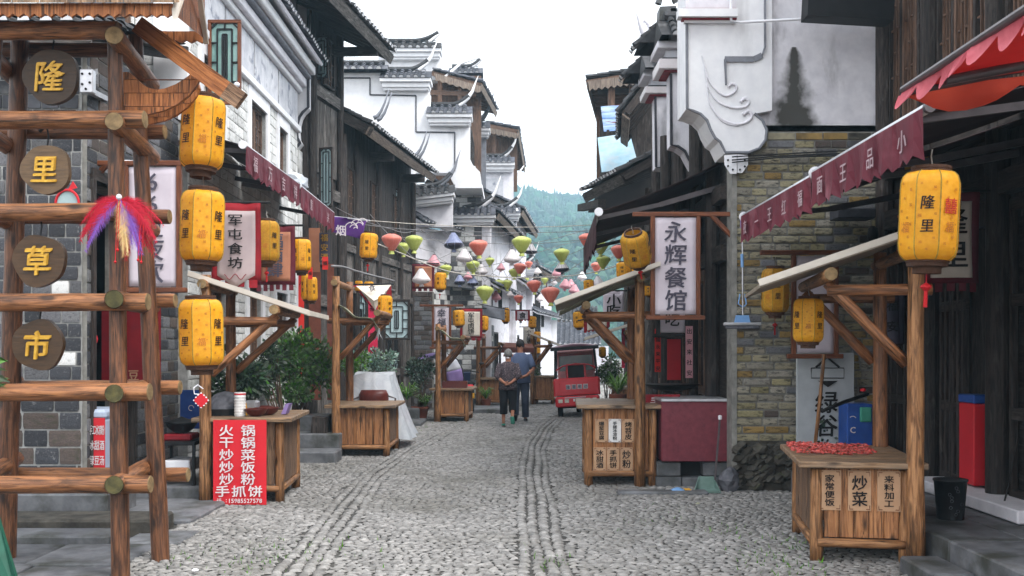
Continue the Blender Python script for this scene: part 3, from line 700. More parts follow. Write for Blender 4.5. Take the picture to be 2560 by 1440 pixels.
mb = MB(); mb.tube([P(165, 372, 10), P(185, 390, 10.2), P(215, 402, 10.3), P(300, 404, 10.6), P(470, 412, 11.6)], .02, 7); mb.build('conduit', K['white'], h)

tile_roof(h, V(-6.2, 9.6, 4.62), V(-3.95, 9.6, 4.62), V(-6.2, 12.5, 5.3), V(-3.95, 12.5, 5.3), K['tiledark'], K['dark'], .2, .26, True, 'roof', K['greywood'])
# white brick house with painted cornice
h = thing('painted_house', 'two storey pale brick house with white painted cornice and lattice windows', 'house', (-4.3, 15.8, 0))
O = (-4.0, 12.62, 0); A = lambda y: y - 12.62
win = [(A(15.62), A(16.62), 4.45, 5.4), (A(17.5), A(18.15), 4.45, 5.4), (A(13.2), A(14.1), 4.45, 5.4), (A(15.5), A(16.3), 1.5, 2.55), (A(17.3), A(18.1), 1.5, 2.55), (A(13.4), A(14.3), 1.2, 2.4)]
mb = MB(); slab(mb, O, Y_, X_, 0, 6.5, -.05, 9.4, win, .3); wl = mb.build('wall', K['mortar'], h)
bricks(wl, O, Y_, X_, 0, 6.45, 0, 5.6, .3, .15, [(K['brickwhite'], 1)], [(a - .16, b + .16, c - .1, d + .22) for a, b, c, d in win], nind=300)
for (a, b, c, d) in win:
    mb = MB(); mb.box(-4.02, -3.965, 12.62 + a - .17, 12.62 + a, c - .12, d + .24); mb.box(-4.02, -3.965, 12.62 + b, 12.62 + b + .17, c - .12, d + .24); mb.box(-4.02, -3.965, 12.62 + a, 12.62 + b, d, d + .24); mb.box(-4.02, -3.95, 12.62 + a - .02, 12.62 + b + .02, c - .12, c)
    mb.build('window_surround', K['plaster'], h)
    for k in range(2): window(h, (-4.08, 12.62 + a + (b - a) / 2 * k, c), Y_, X_, (b - a) / 2, d - c, K['brownwood'], K['brownwood'], K['glasswin'], 2, 7, 0, .045, .05, .016)
mb = MB(); mb.box(-4.35, -4.3, 12.62, 19.1, 0, 6); mb.build('inner_lining', K['interior'], h)
mb = MB(); slab(mb, (-7.2, 12.66, 0), X_, -Y_, 0, 2.9, 0, 9.4, (), .2); w2 = mb.build('side_wall', K['mortar'], h)
bricks(w2, (-7.2, 12.66, 0), X_, -Y_, 0, 3.15, 4.5, 9.3, .3, .15, [(K['brickwhite'], 4), (K['brickgrey'], 1)], nind=120)
mb = MB(); mb.box(-4.42, -3.985, 12.6, 12.66, 4.4, 9.4, .01); mb.build('corner_strip', K['plaster'], h)
window(h, (-5.5, 12.6, 5.2), X_, -Y_, .8, 1.1, K['brownwood'], K['brownwood'], K['glasswin'], 4, 7, 0, .05)
for (z0, z1, xo, m) in ((5.6, 5.72, .08, 'plaster'), (6.35, 6.45, .1, 'plaster'), (6.45, 6.6, .18, 'plasterold'), (6.6, 6.68, .26, 'trimgrey'), (6.68, 6.84, .34, 'plaster')):
    mb = MB(); mb.box(-4.02, -4.0 + xo, 12.62, 19.08, z0, z1, .015); mb.build('cornice_moulding', K[m], h)
for k in range(4):
    mb = MB(); mb.box(-4.02, -3.975, 12.64 + 1.61 * k, 12.62 + 1.61 * (k + 1) - .06, 5.73, 6.34); mb.build('painted_panel', K['paintpanel'], h)
tile_roof(h, (-3.5, 12.62, 6.9), (-3.5, 19.05, 6.9), (-4.0, 12.62, 7.2), (-4.0, 19.05, 7.2), K['tile'], K['plasterold'], .17, .22, True, 'cornice_roof', None, rafters=False)
mb = MB()
for k in range(3): mb.box(-4.0, -3.965, 13.0 + 2.0 * k, 14.8 + 2.0 * k, 7.5, 9.0)
mb.build('upper_panels', K['paintpanel'], h)
mb = MB(); mb.box(-4.06, -4.0 + .05, 19.0, 19.1, 0, 3.2); mb.build('corner_strip', K['plasterold'], h)
gab = thing('gable_wall', 'white gable end wall with a curled corbel beside the black timber house', 'wall', (-3.9, 19.25, 0))
mb = MB(); prof = [(724, -260), (770, -260), (770, 268), (757, 280), (750, 292), (743, 318), (745, 345), (752, 356), (742, 368), (730, 372), (726, 384), (706, 386), (704, 372), (724, 360)]
mb.prism(px(prof, 19.1), (0, .3, 0)); mb.build('wall_end', K['plaster'], gab)
ln = px([(772, -260), (771, 268), (757, 281), (749, 293), (742, 318), (744, 345), (751, 357), (741, 369), (729, 373)], 19.07)
mb = MB(); mb.tube([p + V(.0, -.01, 0) for p in ln], .028, 5); mb.build('black_outline', K['trim'], gab)
mb = MB(); mb.box(-4.0 - .5, -3.97, 19.11, 19.4, 0, 5.3); mb.build('lower_wall', K['brickwhite'], gab)

# open casement window swung towards the street
cs = thing('casement_window', 'open brown casement window with black lattice over green glass', 'window', P(520, 270, 13.3))
a, b = P(520, 262, 13.3), P(603, 50, 13.3); w_, h_ = b.x - a.x, b.z - a.z
window(cs, a, X_, -Y_, w_, h_, K['frame'], K['black'], K['glassgreen'], 3, 7, 1, .045, .05, .02)
mb = MB(); mb.lathe([(0.001, -.04), (.035, -.02), (.04, 0), (.035, .02), (.001, .04)], P(592, 212, 13.24), 10); mb.build('knob', K['white'], cs, True)

# black timber tower house
def timber(name, label, A, B, H, parts, post_m='dark', loc=None):
    A, B = Vector(A), Vector(B); U = (B - A).normalized(); N = Vector((U.y, -U.x, 0)); t = thing(name, label, 'house', (A + B) / 2)
    return t, A, U, N, (B - A).length
t, A, U, N, L = timber('timber_house', 'tall dark timber house with open lattice shutters next to white gable', (-3.86, 19.42, 0), (-3.58, 20.95, 0), 8, None)
mb = MB(); slab(mb, A, U, N, 0, L, -.05, 8.3, (), .2); mb.obox(A + U * L + Z_ * 4.1 - N * 1.2, N * 1.2, U * .06, Z_ * 4.1); mb.build('wall', K['dark'], t)
for (v0, v1, m, pw) in ((5.0, 6.4, 'greywood', .12), (2.6, 4.6, 'dark', .13), (0, 2.5, 'greywood', .15), (6.9, 8.2, 'dark', .12)): planks(t, A + N * .03, U, N, .08, L - .1, v0, v1, pw, K[m])
for z in (4.65, 6.55, 2.52): mb = MB(); mb.beam(A + Z_ * z + N * .05, A + U * L + Z_ * z + N * .05, .12, .22); mb.build('beam', K['greywood'], t)
for u in (.04, L - .03): mb = MB(); mb.cyl(A + U * u + N * .08, A + U * u + N * .08 + Z_ * 8.4, .075, n=10); mb.build('post', K['dark'], t)
a = P(785, 200, 19.7); window(t, a, (.5, -.25, 0), (-.25, -.5, 0), .34, .82, K['dark'], K['black'], K['glasspale'], 2, 6, 1, .035, .04, .014)
a = P(798, 520, 19.6); window(t, a, (.5, -.2, 0), (-.2, -.5, 0), .3, 1.15, K['dark'], K['black'], K['glasspale'], 2, 6, 1, .035, .04, .014)
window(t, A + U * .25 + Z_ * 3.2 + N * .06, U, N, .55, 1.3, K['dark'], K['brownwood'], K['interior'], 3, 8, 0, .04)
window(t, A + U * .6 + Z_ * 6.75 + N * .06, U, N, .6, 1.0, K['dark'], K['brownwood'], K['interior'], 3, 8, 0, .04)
EV0, EV1 = P(835, -28, 16.9), P(985, 135, 20.85)
tile_roof(t, EV0, EV1, EV0 + V(-2.6, .4, 1.25), EV1 + V(-2.6, .4, 1.25), K['tiledark'], K['dark'], .2, .26, True, 'roof', K['greywood'])
for (c0, c1) in (((770, 45), (862, 43)), ((838, 130), (945, 128))):
    mb = MB(); mb.beam(P(*c0, 20.2), P(*c1, 20.0), .12, .16); mb.build('eave_beam', K['dark'], t)
mb = MB(); mb.beam(P(862, 30, 19.6), P(940, 120, 20.6), .12, .14); mb.build('eave_purlin', K['greywood'], t)

# lower timber house with long eave
t, A, U, N, L = timber('timber_house', 'low weathered timber house under a long tiled eave with grey fascia', (-3.56, 21.05, 0), (-2.72, 27.4, 0), 6, None)
mb = MB(); slab(mb, A, U, N, 0, L, -.05, 6.62, (), .2); mb.build('wall', K['dark'], t)
for (v0, v1, pw, m) in ((3.75, 6.5, .16, 'dark'), (2.9, 3.65, .18, 'greywood'), (0, .95, .2, 'greywood')): planks(t, A + N * .03, U, N, .1, L - .1, v0, v1, pw, K[m])
planks(t, A + N * .03, U, N, .1, .9, .95, 2.8, .16, K['greywood']); planks(t, A + N * .03, U, N, 2.9, 3.6, .95, 2.8, .16, K['dark']); planks(t, A + N * .03, U, N, 5.0, L - .1, .95, 2.8, .16, K['greywood'])
for z in (3.7, 2.85, 1.0): mb = MB(); mb.beam(A + Z_ * z + N * .05, A + U * L + Z_ * z + N * .05, .1, .16); mb.build('beam', K['greywood'], t)
for u in (.05, 1.0, 2.85, 4.95, L - .05): mb = MB(); mb.cyl(A + U * u + N * .08, A + U * u + N * .08 + Z_ * 6, .08, n=10); mb.build('post', K['dark'], t)
for u in (1.08, 1.95, 3.65, 4.3): window(t, A + U * u + Z_ * 1.05 + N * .05, U, N, .82 if u < 3 else .62, 1.75, K['dark'], K['black'], K['glasspale'], 3, 7, 1, .05, .05, .02)
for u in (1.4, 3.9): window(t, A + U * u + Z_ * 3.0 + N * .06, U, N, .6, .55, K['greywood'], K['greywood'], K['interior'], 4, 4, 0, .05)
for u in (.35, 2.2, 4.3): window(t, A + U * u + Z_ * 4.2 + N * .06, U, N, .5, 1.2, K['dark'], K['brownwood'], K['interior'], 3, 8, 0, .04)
# shutter opened out beside the window
for (c0, c1, Yw) in (((955, 580), (998, 470), 25.6), ((958, 850), (1025, 748), 20.6)):
    a, b = P(*c0, Yw), P(*c1, Yw); sh = thing('window_shutter', 'pale glass lattice shutter swung open, hung high under eave' if Yw > 22 else 'large grey lattice shutter swung open over the potted plants', 'shutter', a)
    window(sh, a, V(1, .15, 0), V(.15, -1, 0), b.x - a.x, b.z - a.z, K['dark'], K['black'], K['glasspale'], 3, 7, 1, .05, .05, .02)
E0, E1 = P(925, 312, 20.9), P(1090, 437, 27.0)
tile_roof(t, E0, E1, E0 + V(-1.15, .25, .62), E1 + V(-1.15, .25, .62), K['tiledark'], K['dark'], .2, .26, True, 'roof', K['fascia'])
mb = MB(); mb.beam(P(930, 330, 20.95), P(842, 283, 20.95), .05, .2); mb.build('verge_board', K['dark'], t)
for (c0, c1, Yb) in (((850, 395), (985, 392), 23.2), ((960, 446), (1062, 446), 26.0)): mb = MB(); mb.beam(P(*c0, Yb), P(*c1, Yb), .14, .2); mb.build('eave_beam', K['dark'], t)
for (x0, y0, Yh) in ((932, 285, 24.5), (1032, 380, 27.6)):
    for k in (0, 1):
        mb = MB(); c = P(x0 + 8 * k, y0 + 5 * k, Yh); horn(mb, [c + V(.02 + .09 * i + .0, 0, -.1 + .042 * i * i) for i in range(5)], .06, .012); mb.build('ridge_horn', K['trimgrey'], t, True)
mb = MB(); mb.prism(px([(836, 520), (856, 520), (858, 372), (850, 352), (846, 330), (836, 334)], 21.0), (0, .35, 0)); mb.build('stone_pier', K['brickochre'], t)
# ---------------------------------------------------------------- left side: white stepped gable houses further up the street
h = thing('gable_house', 'white stepped horse head gable with black outline above the timber eave', 'house', (-2.9, 28.3, 0))
Yg = 28.0
mb = MB(); mb.prism(px([(836, 1030), (836, 182), (957, 182), (957, 205), (1072, 205), (1072, 296), (1174, 296), (1174, 395), (1182, 412), (1200, 430), (1205, 470), (1140, 470), (1120, 432), (1040, 432), (1040, 1030)], Yg), (0, .45, 0)); mb.build('wall', K['plaster'], h)
mb = MB()
for pts in ([(842, 195), (925, 195), (925, 237), (1040, 239), (1040, 330), (1137, 331), (1137, 428)],):
    q = px(pts, Yg - .012)
    for a, b in zip(q, q[1:]): mb.beam(a, b, .03, .035)
mb.build('black_outline', K['trim'], h)
cap(h, P(838, 182, Yg), P(962, 182, Yg), pitch=.24, ledge=False, rise=.22)
cap(h, P(962, 202, Yg), P(1070, 202, Yg), pitch=.21, up1=.55, lh=.3)
cap(h, P(1077, 290, Yg), P(1172, 290, Yg), pitch=.21, up1=.55, lh=.3)
mb = MB(); mb.prism(px([(945, 200), (945, 124), (1102, 124), (1102, 200)], 31), (0, .4, 0)); mb.build('upper_wall', K['plaster'], h)
cap(h, P(962, 128, 31), P(1096, 128, 31), pitch=.22, up1=.55, lh=.3, tm='tiledark')
# overhanging oriel with lattice balcony towards the street
mb = MB(); a = P(1172, 470, Yg); b = P(1205, 470, Yg)
mb.box(a.x - .4, b.x, Yg + .45, 31.4, P(0, 470, Yg).z, P(0, 455, Yg).z); mb.box(a.x - .4, b.x - .08, Yg + .45, 31.5, P(0, 455, Yg).z, P(0, 425, Yg).z); mb.box(a.x - .4, b.x - .2, Yg + .45, 31.5, P(0, 425, Yg).z, P(0, 408, Yg).z); mb.build('oriel', K['plaster'], h)
mb = MB(); mb.box(a.x - .4, a.x - .02, Yg + .45, 31.5, P(0, 408, Yg).z, P(0, 296, Yg).z); mb.build('oriel_wall', K['trimgrey'], h)
for k in range(3): window(h, (a.x, Yg + .6 + .95 * k, P(0, 405, Yg).z), Y_, X_, .9, 1.15, K['dark'], K['dark'], K['glasspale'], 2, 4, 2, .06, .06, .03)
E0, E1 = P(1205, 206, 30.5), P(1243, 277, 34.1)
tile_roof(h, E0, E1, E0 + V(-1.5, .2, .42), E1 + V(-1.5, .2, .42), K['tile'], K['brownwood'], .21, .26, False, 'attic_roof', K['fascia'])
mb = MB(); q0, q1 = P(1085, 182, 30.46), P(1205, 216, 30.46); n = 14; pts = [q0, q1]; 
for i in range(n): t = 1 - (i + .5) / n; pts.append(q0.lerp(q1, t) - Z_ * (.18 + .05 * (i % 2)))
mb.prism(pts, (0, .04, 0)); mb.build('scalloped_board', K['fascia'], h)
mb = MB(); mb.box(-2.5, -.95, 31.6, 31.7, 6.5, 10.0); mb.build('attic_back', K['brownwood'], h)
for xx in (1100, 1150): mb = MB(); mb.beam(P(xx, 275, 30.7), P(xx, 195, 30.7), .13, .13); mb.build('attic_post', K['brownwood'], h)
mb = MB(); mb.beam(P(1072, 232, 30.68), P(1190, 236, 30.68), .1, .14); mb.build('attic_beam', K['brownwood'], h)
mb = MB(); mb.tube([P(1110, 195, 30.6), P(1150, 160, 31), P(1205, 142, 31)], [.05, .04, .02], 6); mb.build('ridge_horn', K['plaster'], h)
cap(h, P(1130, 190, 33), P(1200, 190, 33), pitch=.2, up1=.5, ledge=False)

# low plastered street wall and grey brick shop in front of the gable
h = thing('brick_shop', 'grey brick shop front with plastered top and tiled coping behind the scooter', 'house', (-1.8, 28.5, 0))
A, B = V(-2.66, 27.5, 0), V(-1.78, 29.35, 0); U = (B - A).normalized(); N = V(U.y, -U.x, 0); L = (B - A).length
mb = MB(); slab(mb, A, U, N, 0, L, -.05, 4.9, (), .3); w = mb.build('side_wall', K['mortar'], h)
bricks(w, A, U, N, 0, L, 0, 4.0, .3, .15, [(K['brickwhite'], 3), (K['brickgrey'], 1)], nind=100)
mb = MB(); slab(mb, A + N * .03, U, N, -.02, L, 4.02, 4.9, (), .05); mb.build('plaster_band', K['plasterold'], h)
tile_roof(h, A + N * .35 + Z_ * 4.95, B + N * .35 + Z_ * 4.95, A - N * .2 + Z_ * 5.3, B - N * .2 + Z_ * 5.3, K['tile'], K['plasterold'], .17, .24, True, 'coping_roof', None, rafters=False)
mb = MB(); mb.box(-2.75, -1.62, 27.85, 28.2, 4.9, 5.9); mb.build('parapet', K['plasterold'], h)
cap(h, P(1036, 497, 27.8), P(1128, 486, 27.8), pitch=.2, up1=.6, hornm='trimgrey', tm='tiledark')
mb = MB(); slab(mb, (-1.78, 29.35, 0), X_, -Y_, 0, .92, -.05, 6.2, (), .3); w = mb.build('front_wall', K['mortarold'], h)
bricks(w, (-1.78, 29.35, 0), X_, -Y_, 0, .92, 0, 6.2, .3, .14, [(K['brickgrey'], 3), (K['brickwhite'], 2)], nind=200)
mb = MB(); mb.box(-2.6, -2.1, 27.3, 27.6, 0, 3.1); w = mb.build('corner_pier', K['mortarold'], h)
bricks(w, (-2.62, 27.29, 0), X_, -Y_, 0, .5, 0, 3.1, .26, .13, [(K['brickbrown'], 3), (K['brickgrey'], 2)], nind=60)
mb = MB(); mb.prism([P(1110, 715, 29.0), P(1190, 722, 29), P(1190, 720, 29) , P(1130, 695, 29)], (0, .3, 0)); mb.build('small_canopy', K['slate'], h)

# plastered houses along the bend
pts = [V(-.86, 29.4, 0), V(-.1, 36.2, 0), V(.62, 44.0, 0), V(2.0, 52, 0)]
labels = ['white plastered house with grey weathered wall and tiled cap before the bend', 'peeling plaster house with open brown attic near the street bend', 'far plain white house where the street turns away']
for i in range(3):
    A, B = pts[i], pts[i + 1]; U = (B - A).normalized(); N = V(U.y, -U.x, 0); L = (B - A).length; H = (5.6, 6.6, 5.2)[i]
    h = thing('plaster_house', labels[i], 'house', (A + B) / 2)
    win = [(L * .2, L * .2 + .7, 2.6, 3.6), (L * .55, L * .55 + .7, 2.6, 3.6), (L * .35, L * .35 + 1.1, 0, 2.1)]
    mb = MB(); slab(mb, A, U, N, 0, L, -.05, H, win, .3); mb.build('wall', K['plasterold'], h)
    mb = MB(); slab(mb, A - N * .3, U, N, 0, L, -.05, H, (), .05); mb.build('inner_lining', K['interior'], h)
    for (a, b, c, d) in win: window(h, A + U * a + Z_ * c, U, N, b - a, d - c, K['dark'], K['dark'], K['glasswin'], 2, 5, 0, .06, .08, .025)
    mb = MB(); slab(mb, A + N * .04, U, N, 0, L * .34, 0, 2.3, (), .05); w = mb.build('brick_base', K['mortarold'], h)
    bricks(w, A + N * .04, U, N, 0, L * .34, 0, 2.3, .32, .16, [(K['brickgrey'], 3), (K['brickwhite'], 1)], nind=80)
    tile_roof(h, A + N * .5 + Z_ * (H - .1), B + N * .5 + Z_ * (H - .1), A - N * 1.6 + Z_ * (H + .9), B - N * 1.6 + Z_ * (H + .9), K['tile'], K['dark'], .22, .3, True, 'roof', K['fascia'])
    tile_roof(h, A + N * .5 + Z_ * (H * .6), B + N * .5 + Z_ * (H * .6), A - N * .0 + Z_ * (H * .6 + .3), B - N * .0 + Z_ * (H * .6 + .3), K['tile'], K['plasterold'], .2, .3, True, 'skirt_roof', None, rafters=False)
    mb = MB(); mb.prism([A - U * .05 + N * .25, A - U * .05 + N * .25 + Z_ * (H * .95), A - U * .05 - N * 1.2 + Z_ * (H * .95 + 0), A - U * .05 - N * 1.2], U * .25); mb.build('gable', K['plasterold'], h)
    a = A - U * .05 + N * .3 + Z_ * (H * .95 + .05); b = a - N * 1.3
    cap(h, b, a, pitch=.2, up1=.6)
E0, E1 = P(1297, 323, 37), P(1313, 420, 44.5); hr = thing('attic_house', 'white house with open brown timber attic and tiled parapet at bend', 'house', (-.4, 38, 0))
tile_roof(hr, E0, E1, E0 + V(-1.2, .2, .28), E1 + V(-1.2, .2, .28), K['tile'], K['brownwood'], .22, .3, False, 'roof', K['fascia'])
mb = MB(); q0, q1 = P(1216, 318, 36.95), P(1297, 334, 36.95); pp = [q0, q1]
for i in range(12): t = 1 - (i + .5) / 12; pp.append(q0.lerp(q1, t) - Z_ * (.16 + .06 * (i % 2)))
mb.prism(pp, (0, .04, 0)); mb.build('scalloped_board', K['fascia'], hr)
mb = MB(); mb.prism(px([(1206, 1000), (1206, 412), (1284, 412), (1284, 1000)], 37.2), (0, .35, 0)); mb.build('wall', K['plasterold'], hr)
mb = MB(); mb.prism(px([(1210, 500), (1210, 446), (1258, 446), (1258, 500)], 37.17), (0, .02, 0)); mb.build('weathered_panel', K['paintpanel'], hr)
cap(hr, P(1212, 410, 37.2), P(1280, 410, 37.2), pitch=.21, up1=.7, lh=.32)
mb = MB(); mb.box(-1.1, .2, 38.6, 38.7, 7.5, 9.8); mb.build('attic_back', K['brownwood'], hr)
mb = MB(); mb.beam(P(1236, 385, 37.4), P(1236, 320, 37.4), .14, .14); mb.build('attic_post', K['brownwood'], hr)
mb = MB(); mb.prism(px([(1172, 470), (1172, 330), (1215, 330), (1215, 470)], 33.0), (0, .3, 0)); mb.build('shaded_gable', K['trimgrey'], hr)  # white wall; the grey colour paints in its shadow
cap(hr, P(1176, 325, 33), P(1218, 325, 33), pitch=.2, up1=.7, hornm='trimgrey')
mb = MB(); c = P(1282, 470, 39); horn(mb, [c, c + V(.12, 0, .2), c + V(.18, 0, .5), c + V(.42, 0, .85)], .1, .02); mb.build('wall_horn', K['plaster'], hr, True)

# gateway and houses closing the street
g = thing('white_gateway', 'white walled gateway with tiled coping closing the far end of the street', 'gate', (2.2, 52, 0))
mb = MB(); mb.prism(px([(1318, 960), (1318, 782), (1372, 782), (1372, 960)], 52), (0, .5, 0)); mb.prism(px([(1376, 960), (1376, 800), (1392, 800), (1392, 960)], 52), (0, .5, 0)); mb.prism(px([(1318, 780), (1318, 720), (1326, 720), (1326, 780)], 52), (0, .5, 0)); mb.build('wall', K['plaster'], g)
cap(g, P(1320, 782, 52), P(1372, 782, 52), pitch=.18, up0=.3, up1=.9)
mb = MB(); mb.prism([p + V(0, -.02, 0) for p in px([(1342, 880), (1342, 800), (1362, 800), (1362, 880)], 52)], (0, .03, 0)); mb.build('panel', K['plasterold'], g)
mb = MB(); c = P(1338, 770, 52); horn(mb, [c, c + V(.1, 0, .4), c + V(.0, 0, .8), c + V(.25, 0, 1.2)], .16, .03); c = P(1345, 775, 52); horn(mb, [c, c + V(.2, 0, .3), c + V(.3, 0, .8)], .14, .03); mb.build('phoenix_finial', K['plaster'], g, True)
far = thing('low_house', 'low grey tiled house roof beyond the red tricycle', 'house', (3.2, 54, 0))
tile_roof(far, P(1388, 862, 52), P(1500, 862, 52), P(1392, 805, 55), P(1500, 805, 55), K['tile'], K['dark'], .24, .35, True, 'roof', K['plaster'])
mb = MB(); mb.box(2.2, 5.0, 53, 53.3, 0, 1.7); mb.build('wall', K['plasterold'], far)
for (x0, x1, y0, Yf, l) in ((1288, 1352, 655, 46, 'small dark timber house with tiled roof peeping beyond the bend, left of hill'), (1395, 1500, 770, 60, 'dark roofed house below the wooded hill')):
    f = thing('far_house', l, 'house', P((x0 + x1) / 2, HOR, Yf) * 1); f.location.z = 0; OFF[f.name] = f.location.copy()
    a, b = P(x0, y0 + 30, Yf), P(x1, y0 + 40, Yf)
    mb = MB(); mb.box(a.x, b.x, Yf + .4, Yf + 3, 0, a.z); mb.build('wall', K['dark'], f)
    tile_roof(f, a, b, P(x0, y0 - 12, Yf + 1.6), P(x1 - 10, y0 - 2, Yf + 1.6), K['tiledark'], K['dark'], .24, .35, True, 'roof', K['fascia'])
    for k in range(2):
        c = P(x0 + (x1 - x0) * (.25 + .4 * k), y0 + 75, Yf + .37); window(f, c, X_, -Y_, .7, .6, K['brownwood'], K['dark'], K['glasspale'], 2, 3, 2, .06)

# ---------------------------------------------------------------- right side
# near timber shop with stone platform
h = thing('timber_shop', 'dark timber shop house with carved lattice upper windows and open doorway', 'house', (4.6, 8.8, 0))
A, U, N = V(4.25, 11.45, 0), V(0, -1, 0), V(-1, 0, 0); L = 6.2
doors = [(.6, 1.15, .3, 2.7), (2.0, 2.55, .3, 2.7)]
mb = MB(); slab(mb, A, U, N, 0, L, -.05, 9, doors, .12); mb.build('wall', K['dark'], h)
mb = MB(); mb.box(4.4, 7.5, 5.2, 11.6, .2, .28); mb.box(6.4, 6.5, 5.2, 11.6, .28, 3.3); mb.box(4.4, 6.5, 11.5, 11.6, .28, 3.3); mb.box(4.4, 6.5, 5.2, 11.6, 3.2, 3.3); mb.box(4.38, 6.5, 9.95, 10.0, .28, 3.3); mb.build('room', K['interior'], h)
for u in (.05, 1.3, 2.7, 4.1, 5.5): mb = MB(); mb.cyl(A + U * u + N * .1 + Z_ * .2, A + U * u + N * .1 + Z_ * 8.8, .1, n=12); mb.build('post', K['dark'], h)
for z in (3.0, 3.55, 6.4): mb = MB(); mb.beam(A + Z_ * z + N * .08, A + U * L + Z_ * z + N * .08, .12, .2); mb.build('beam', K['dark'], h)
for u0 in (.12, 1.4, 2.8, 4.2):
    for k in range(3): window(h, A + U * (u0 + .4 * k) + Z_ * 3.75 + N * .06, U, N, .38, 2.4, K['brownwood'] if k == 1 else K['dark'], K['brownwood'], K['interior'], 3, 9, 0, .045, .06, .02)
for u0 in (.12, 1.45, 1.72, 2.85, 3.45, 4.3):
    ww = .46 if u0 < 1 else .27 if u0 < 2 else .55
    mb = MB(); c = A + U * (u0 + ww / 2) + N * .05
    for (z0, z1) in ((.3, .42), (1.0, 1.1), (1.95, 2.05), (2.75, 2.85)): mb.obox(c + Z_ * (z0 + z1) / 2, U * ww / 2, N * .03, Z_ * (z1 - z0) / 2, .006)
    for s in (-1, 0, 1): mb.obox(c + U * s * (ww / 2 - .03) + Z_ * 1.57, U * .025, N * .031, Z_ * 1.28, .006)
    mb.build('door_leaf', K['dark'], h)
mb = MB(); mb.box(3.5, 6, 5.2, 11.6, 6.6, 6.7); mb.box(3.42, 3.5, 5.2, 11.5, 6.5, 6.7); mb.build('eave', K['dark'], h)
mb = MB(); mb.beam(P(2012, 18, 10.9), P(2225, 30, 10.9), .25, .25); mb.build('eave_beam', K['black'], h)
pf = thing('stone_platform', 'raised grey slate platform in front of the timber shop', 'step', (3.7, 8, 0))
k = 0
for y0, y1 in ((5.0, 6.1), (6.1, 7.2), (7.2, 8.3), (8.3, 9.5), (9.5, 11.3)):
    for (x0, x1) in ((3.07, 3.62), (3.62, 4.25)): mb = MB(); mb.box(x0 + .004, x1 - .004, y0 + .004, y1 - .004, -.02, .25 - random.random() * .006, .012); mb.build('slab', K['slate'], pf)
mb = MB(); mb.box(2.78, 3.06, 6.75, 7.35, -.02, .11, .015); solo(mb, 'step_block', K['slate'], 'small grey stone step block in front of the slate platform', 'step')
mb = MB(); mb.box(3.85, 4.3, 7.8, 9.9, .255, .36, .01); mb.build('threshold', K['plasterold'], pf)

# brick gable of the restaurant
m = K['plasterold'].copy(); m.name = 'plasterstained'; nt = m.node_tree; N_ = nt.nodes; Lk = nt.links; b = N_['Principled BSDF']; src = b.inputs['Base Color'].links[0].from_socket
ge = N_.new('ShaderNodeNewGeometry'); sx = N_.new('ShaderNodeSeparateXYZ'); Lk.new(ge.outputs['Position'], sx.inputs[0]); nz = N_.new('ShaderNodeTexNoise'); nz.inputs['Scale'].default_value = 5; nz.inputs['Detail'].default_value = 8; Lk.new(ge.outputs['Position'], nz.inputs['Vector'])
def mth(op, a, b_=None):
    n = N_.new('ShaderNodeMath'); n.operation = op
    for i, q in enumerate((a, b_)):
        if q is None: continue
        if isinstance(q, (int, float)): n.inputs[i].default_value = q
        else: Lk.new(q, n.inputs[i])
    return n.outputs[0]
t = mth('MAXIMUM', mth('SUBTRACT', 4.98, sx.outputs[2]), 0); hw = mth('ADD', mth('MULTIPLY', mth('POWER', t, .8), .25), .02)
dd = mth('DIVIDE', mth('ABSOLUTE', mth('SUBTRACT', sx.outputs[0], 3.165)), hw); dd = mth('ADD', dd, mth('MULTIPLY', mth('SUBTRACT', nz.outputs['Fac'], .5), 2.4))
mk = N_.new('ShaderNodeMapRange'); Lk.new(dd, mk.inputs[0]); mk.inputs[1].default_value = .45; mk.inputs[2].default_value = 1.35; mk.inputs[3].default_value = 1; mk.inputs[4].default_value = 0
ab = mth('GREATER_THAN', 4.98, sx.outputs[2]); fac = mth('MULTIPLY', mk.outputs[0], ab)
mm = N_.new('ShaderNodeMix'); mm.data_type = 'RGBA'; Lk.new(fac, mm.inputs[0]); Lk.new(src, mm.inputs[6]); mm.inputs[7].default_value = (*lin((76, 75, 72)), 1); Lk.new(mm.outputs[2], b.inputs['Base Color'])
h = thing('restaurant_house', 'old restaurant house with yellowed brick gable, white plaster and dark water stain', 'house', (3.3, 12.5, 0))
Y0 = 11.5
mb = MB(); slab(mb, (2.5, Y0, 0), X_, -Y_, 0, 1.78, .5, 4.1, (), .4); w = mb.build('gable_brick', K['mortarold'], h)
bricks(w, (2.5, Y0, 0), X_, -Y_, 0, 1.78, .55, 4.02, .24, .088, [(K['brickyellow'], 6), (K['brickochre'], .7), (K['brickgrey'], 1.2), (K['brickbrown'], .6)], nind=300, proud=.022, gap=.018, jit=.35)
mb = MB(); slab(mb, (2.5, Y0, 0), X_, -Y_, .15, 1.78, 4.03, 9, (), .4); mb.build('gable_plaster', m, h)
import bmesh
bmx = bmesh.new(); bmesh.ops.create_icosphere(bmx, subdivisions=1, radius=1); IV0 = np.array([v.co[:] for v in bmx.verts]); IF0 = [tuple(v.index for v in f.verts) for f in bmx.faces]; bmx.free()
mb = MB()
for i in range(90):
    x, z = random.uniform(2.5, 3.25), random.uniform(.05, .52); s = random.uniform(.04, .11); a_ = random.random() * .6
    mb.add([(x + q[0] * s * 1.1, Y0 - .03 + q[1] * .09, z + q[2] * s * .7) for q in (IV0 * (1 + rng.uniform(-.18, .18, (len(IV0), 1))))], IF0)
mb.box(2.5, 3.3, Y0 - .02, Y0 + .35, -.05, .56); mb.build('rubble_footing', K['rubble'], h, kind='stuff')
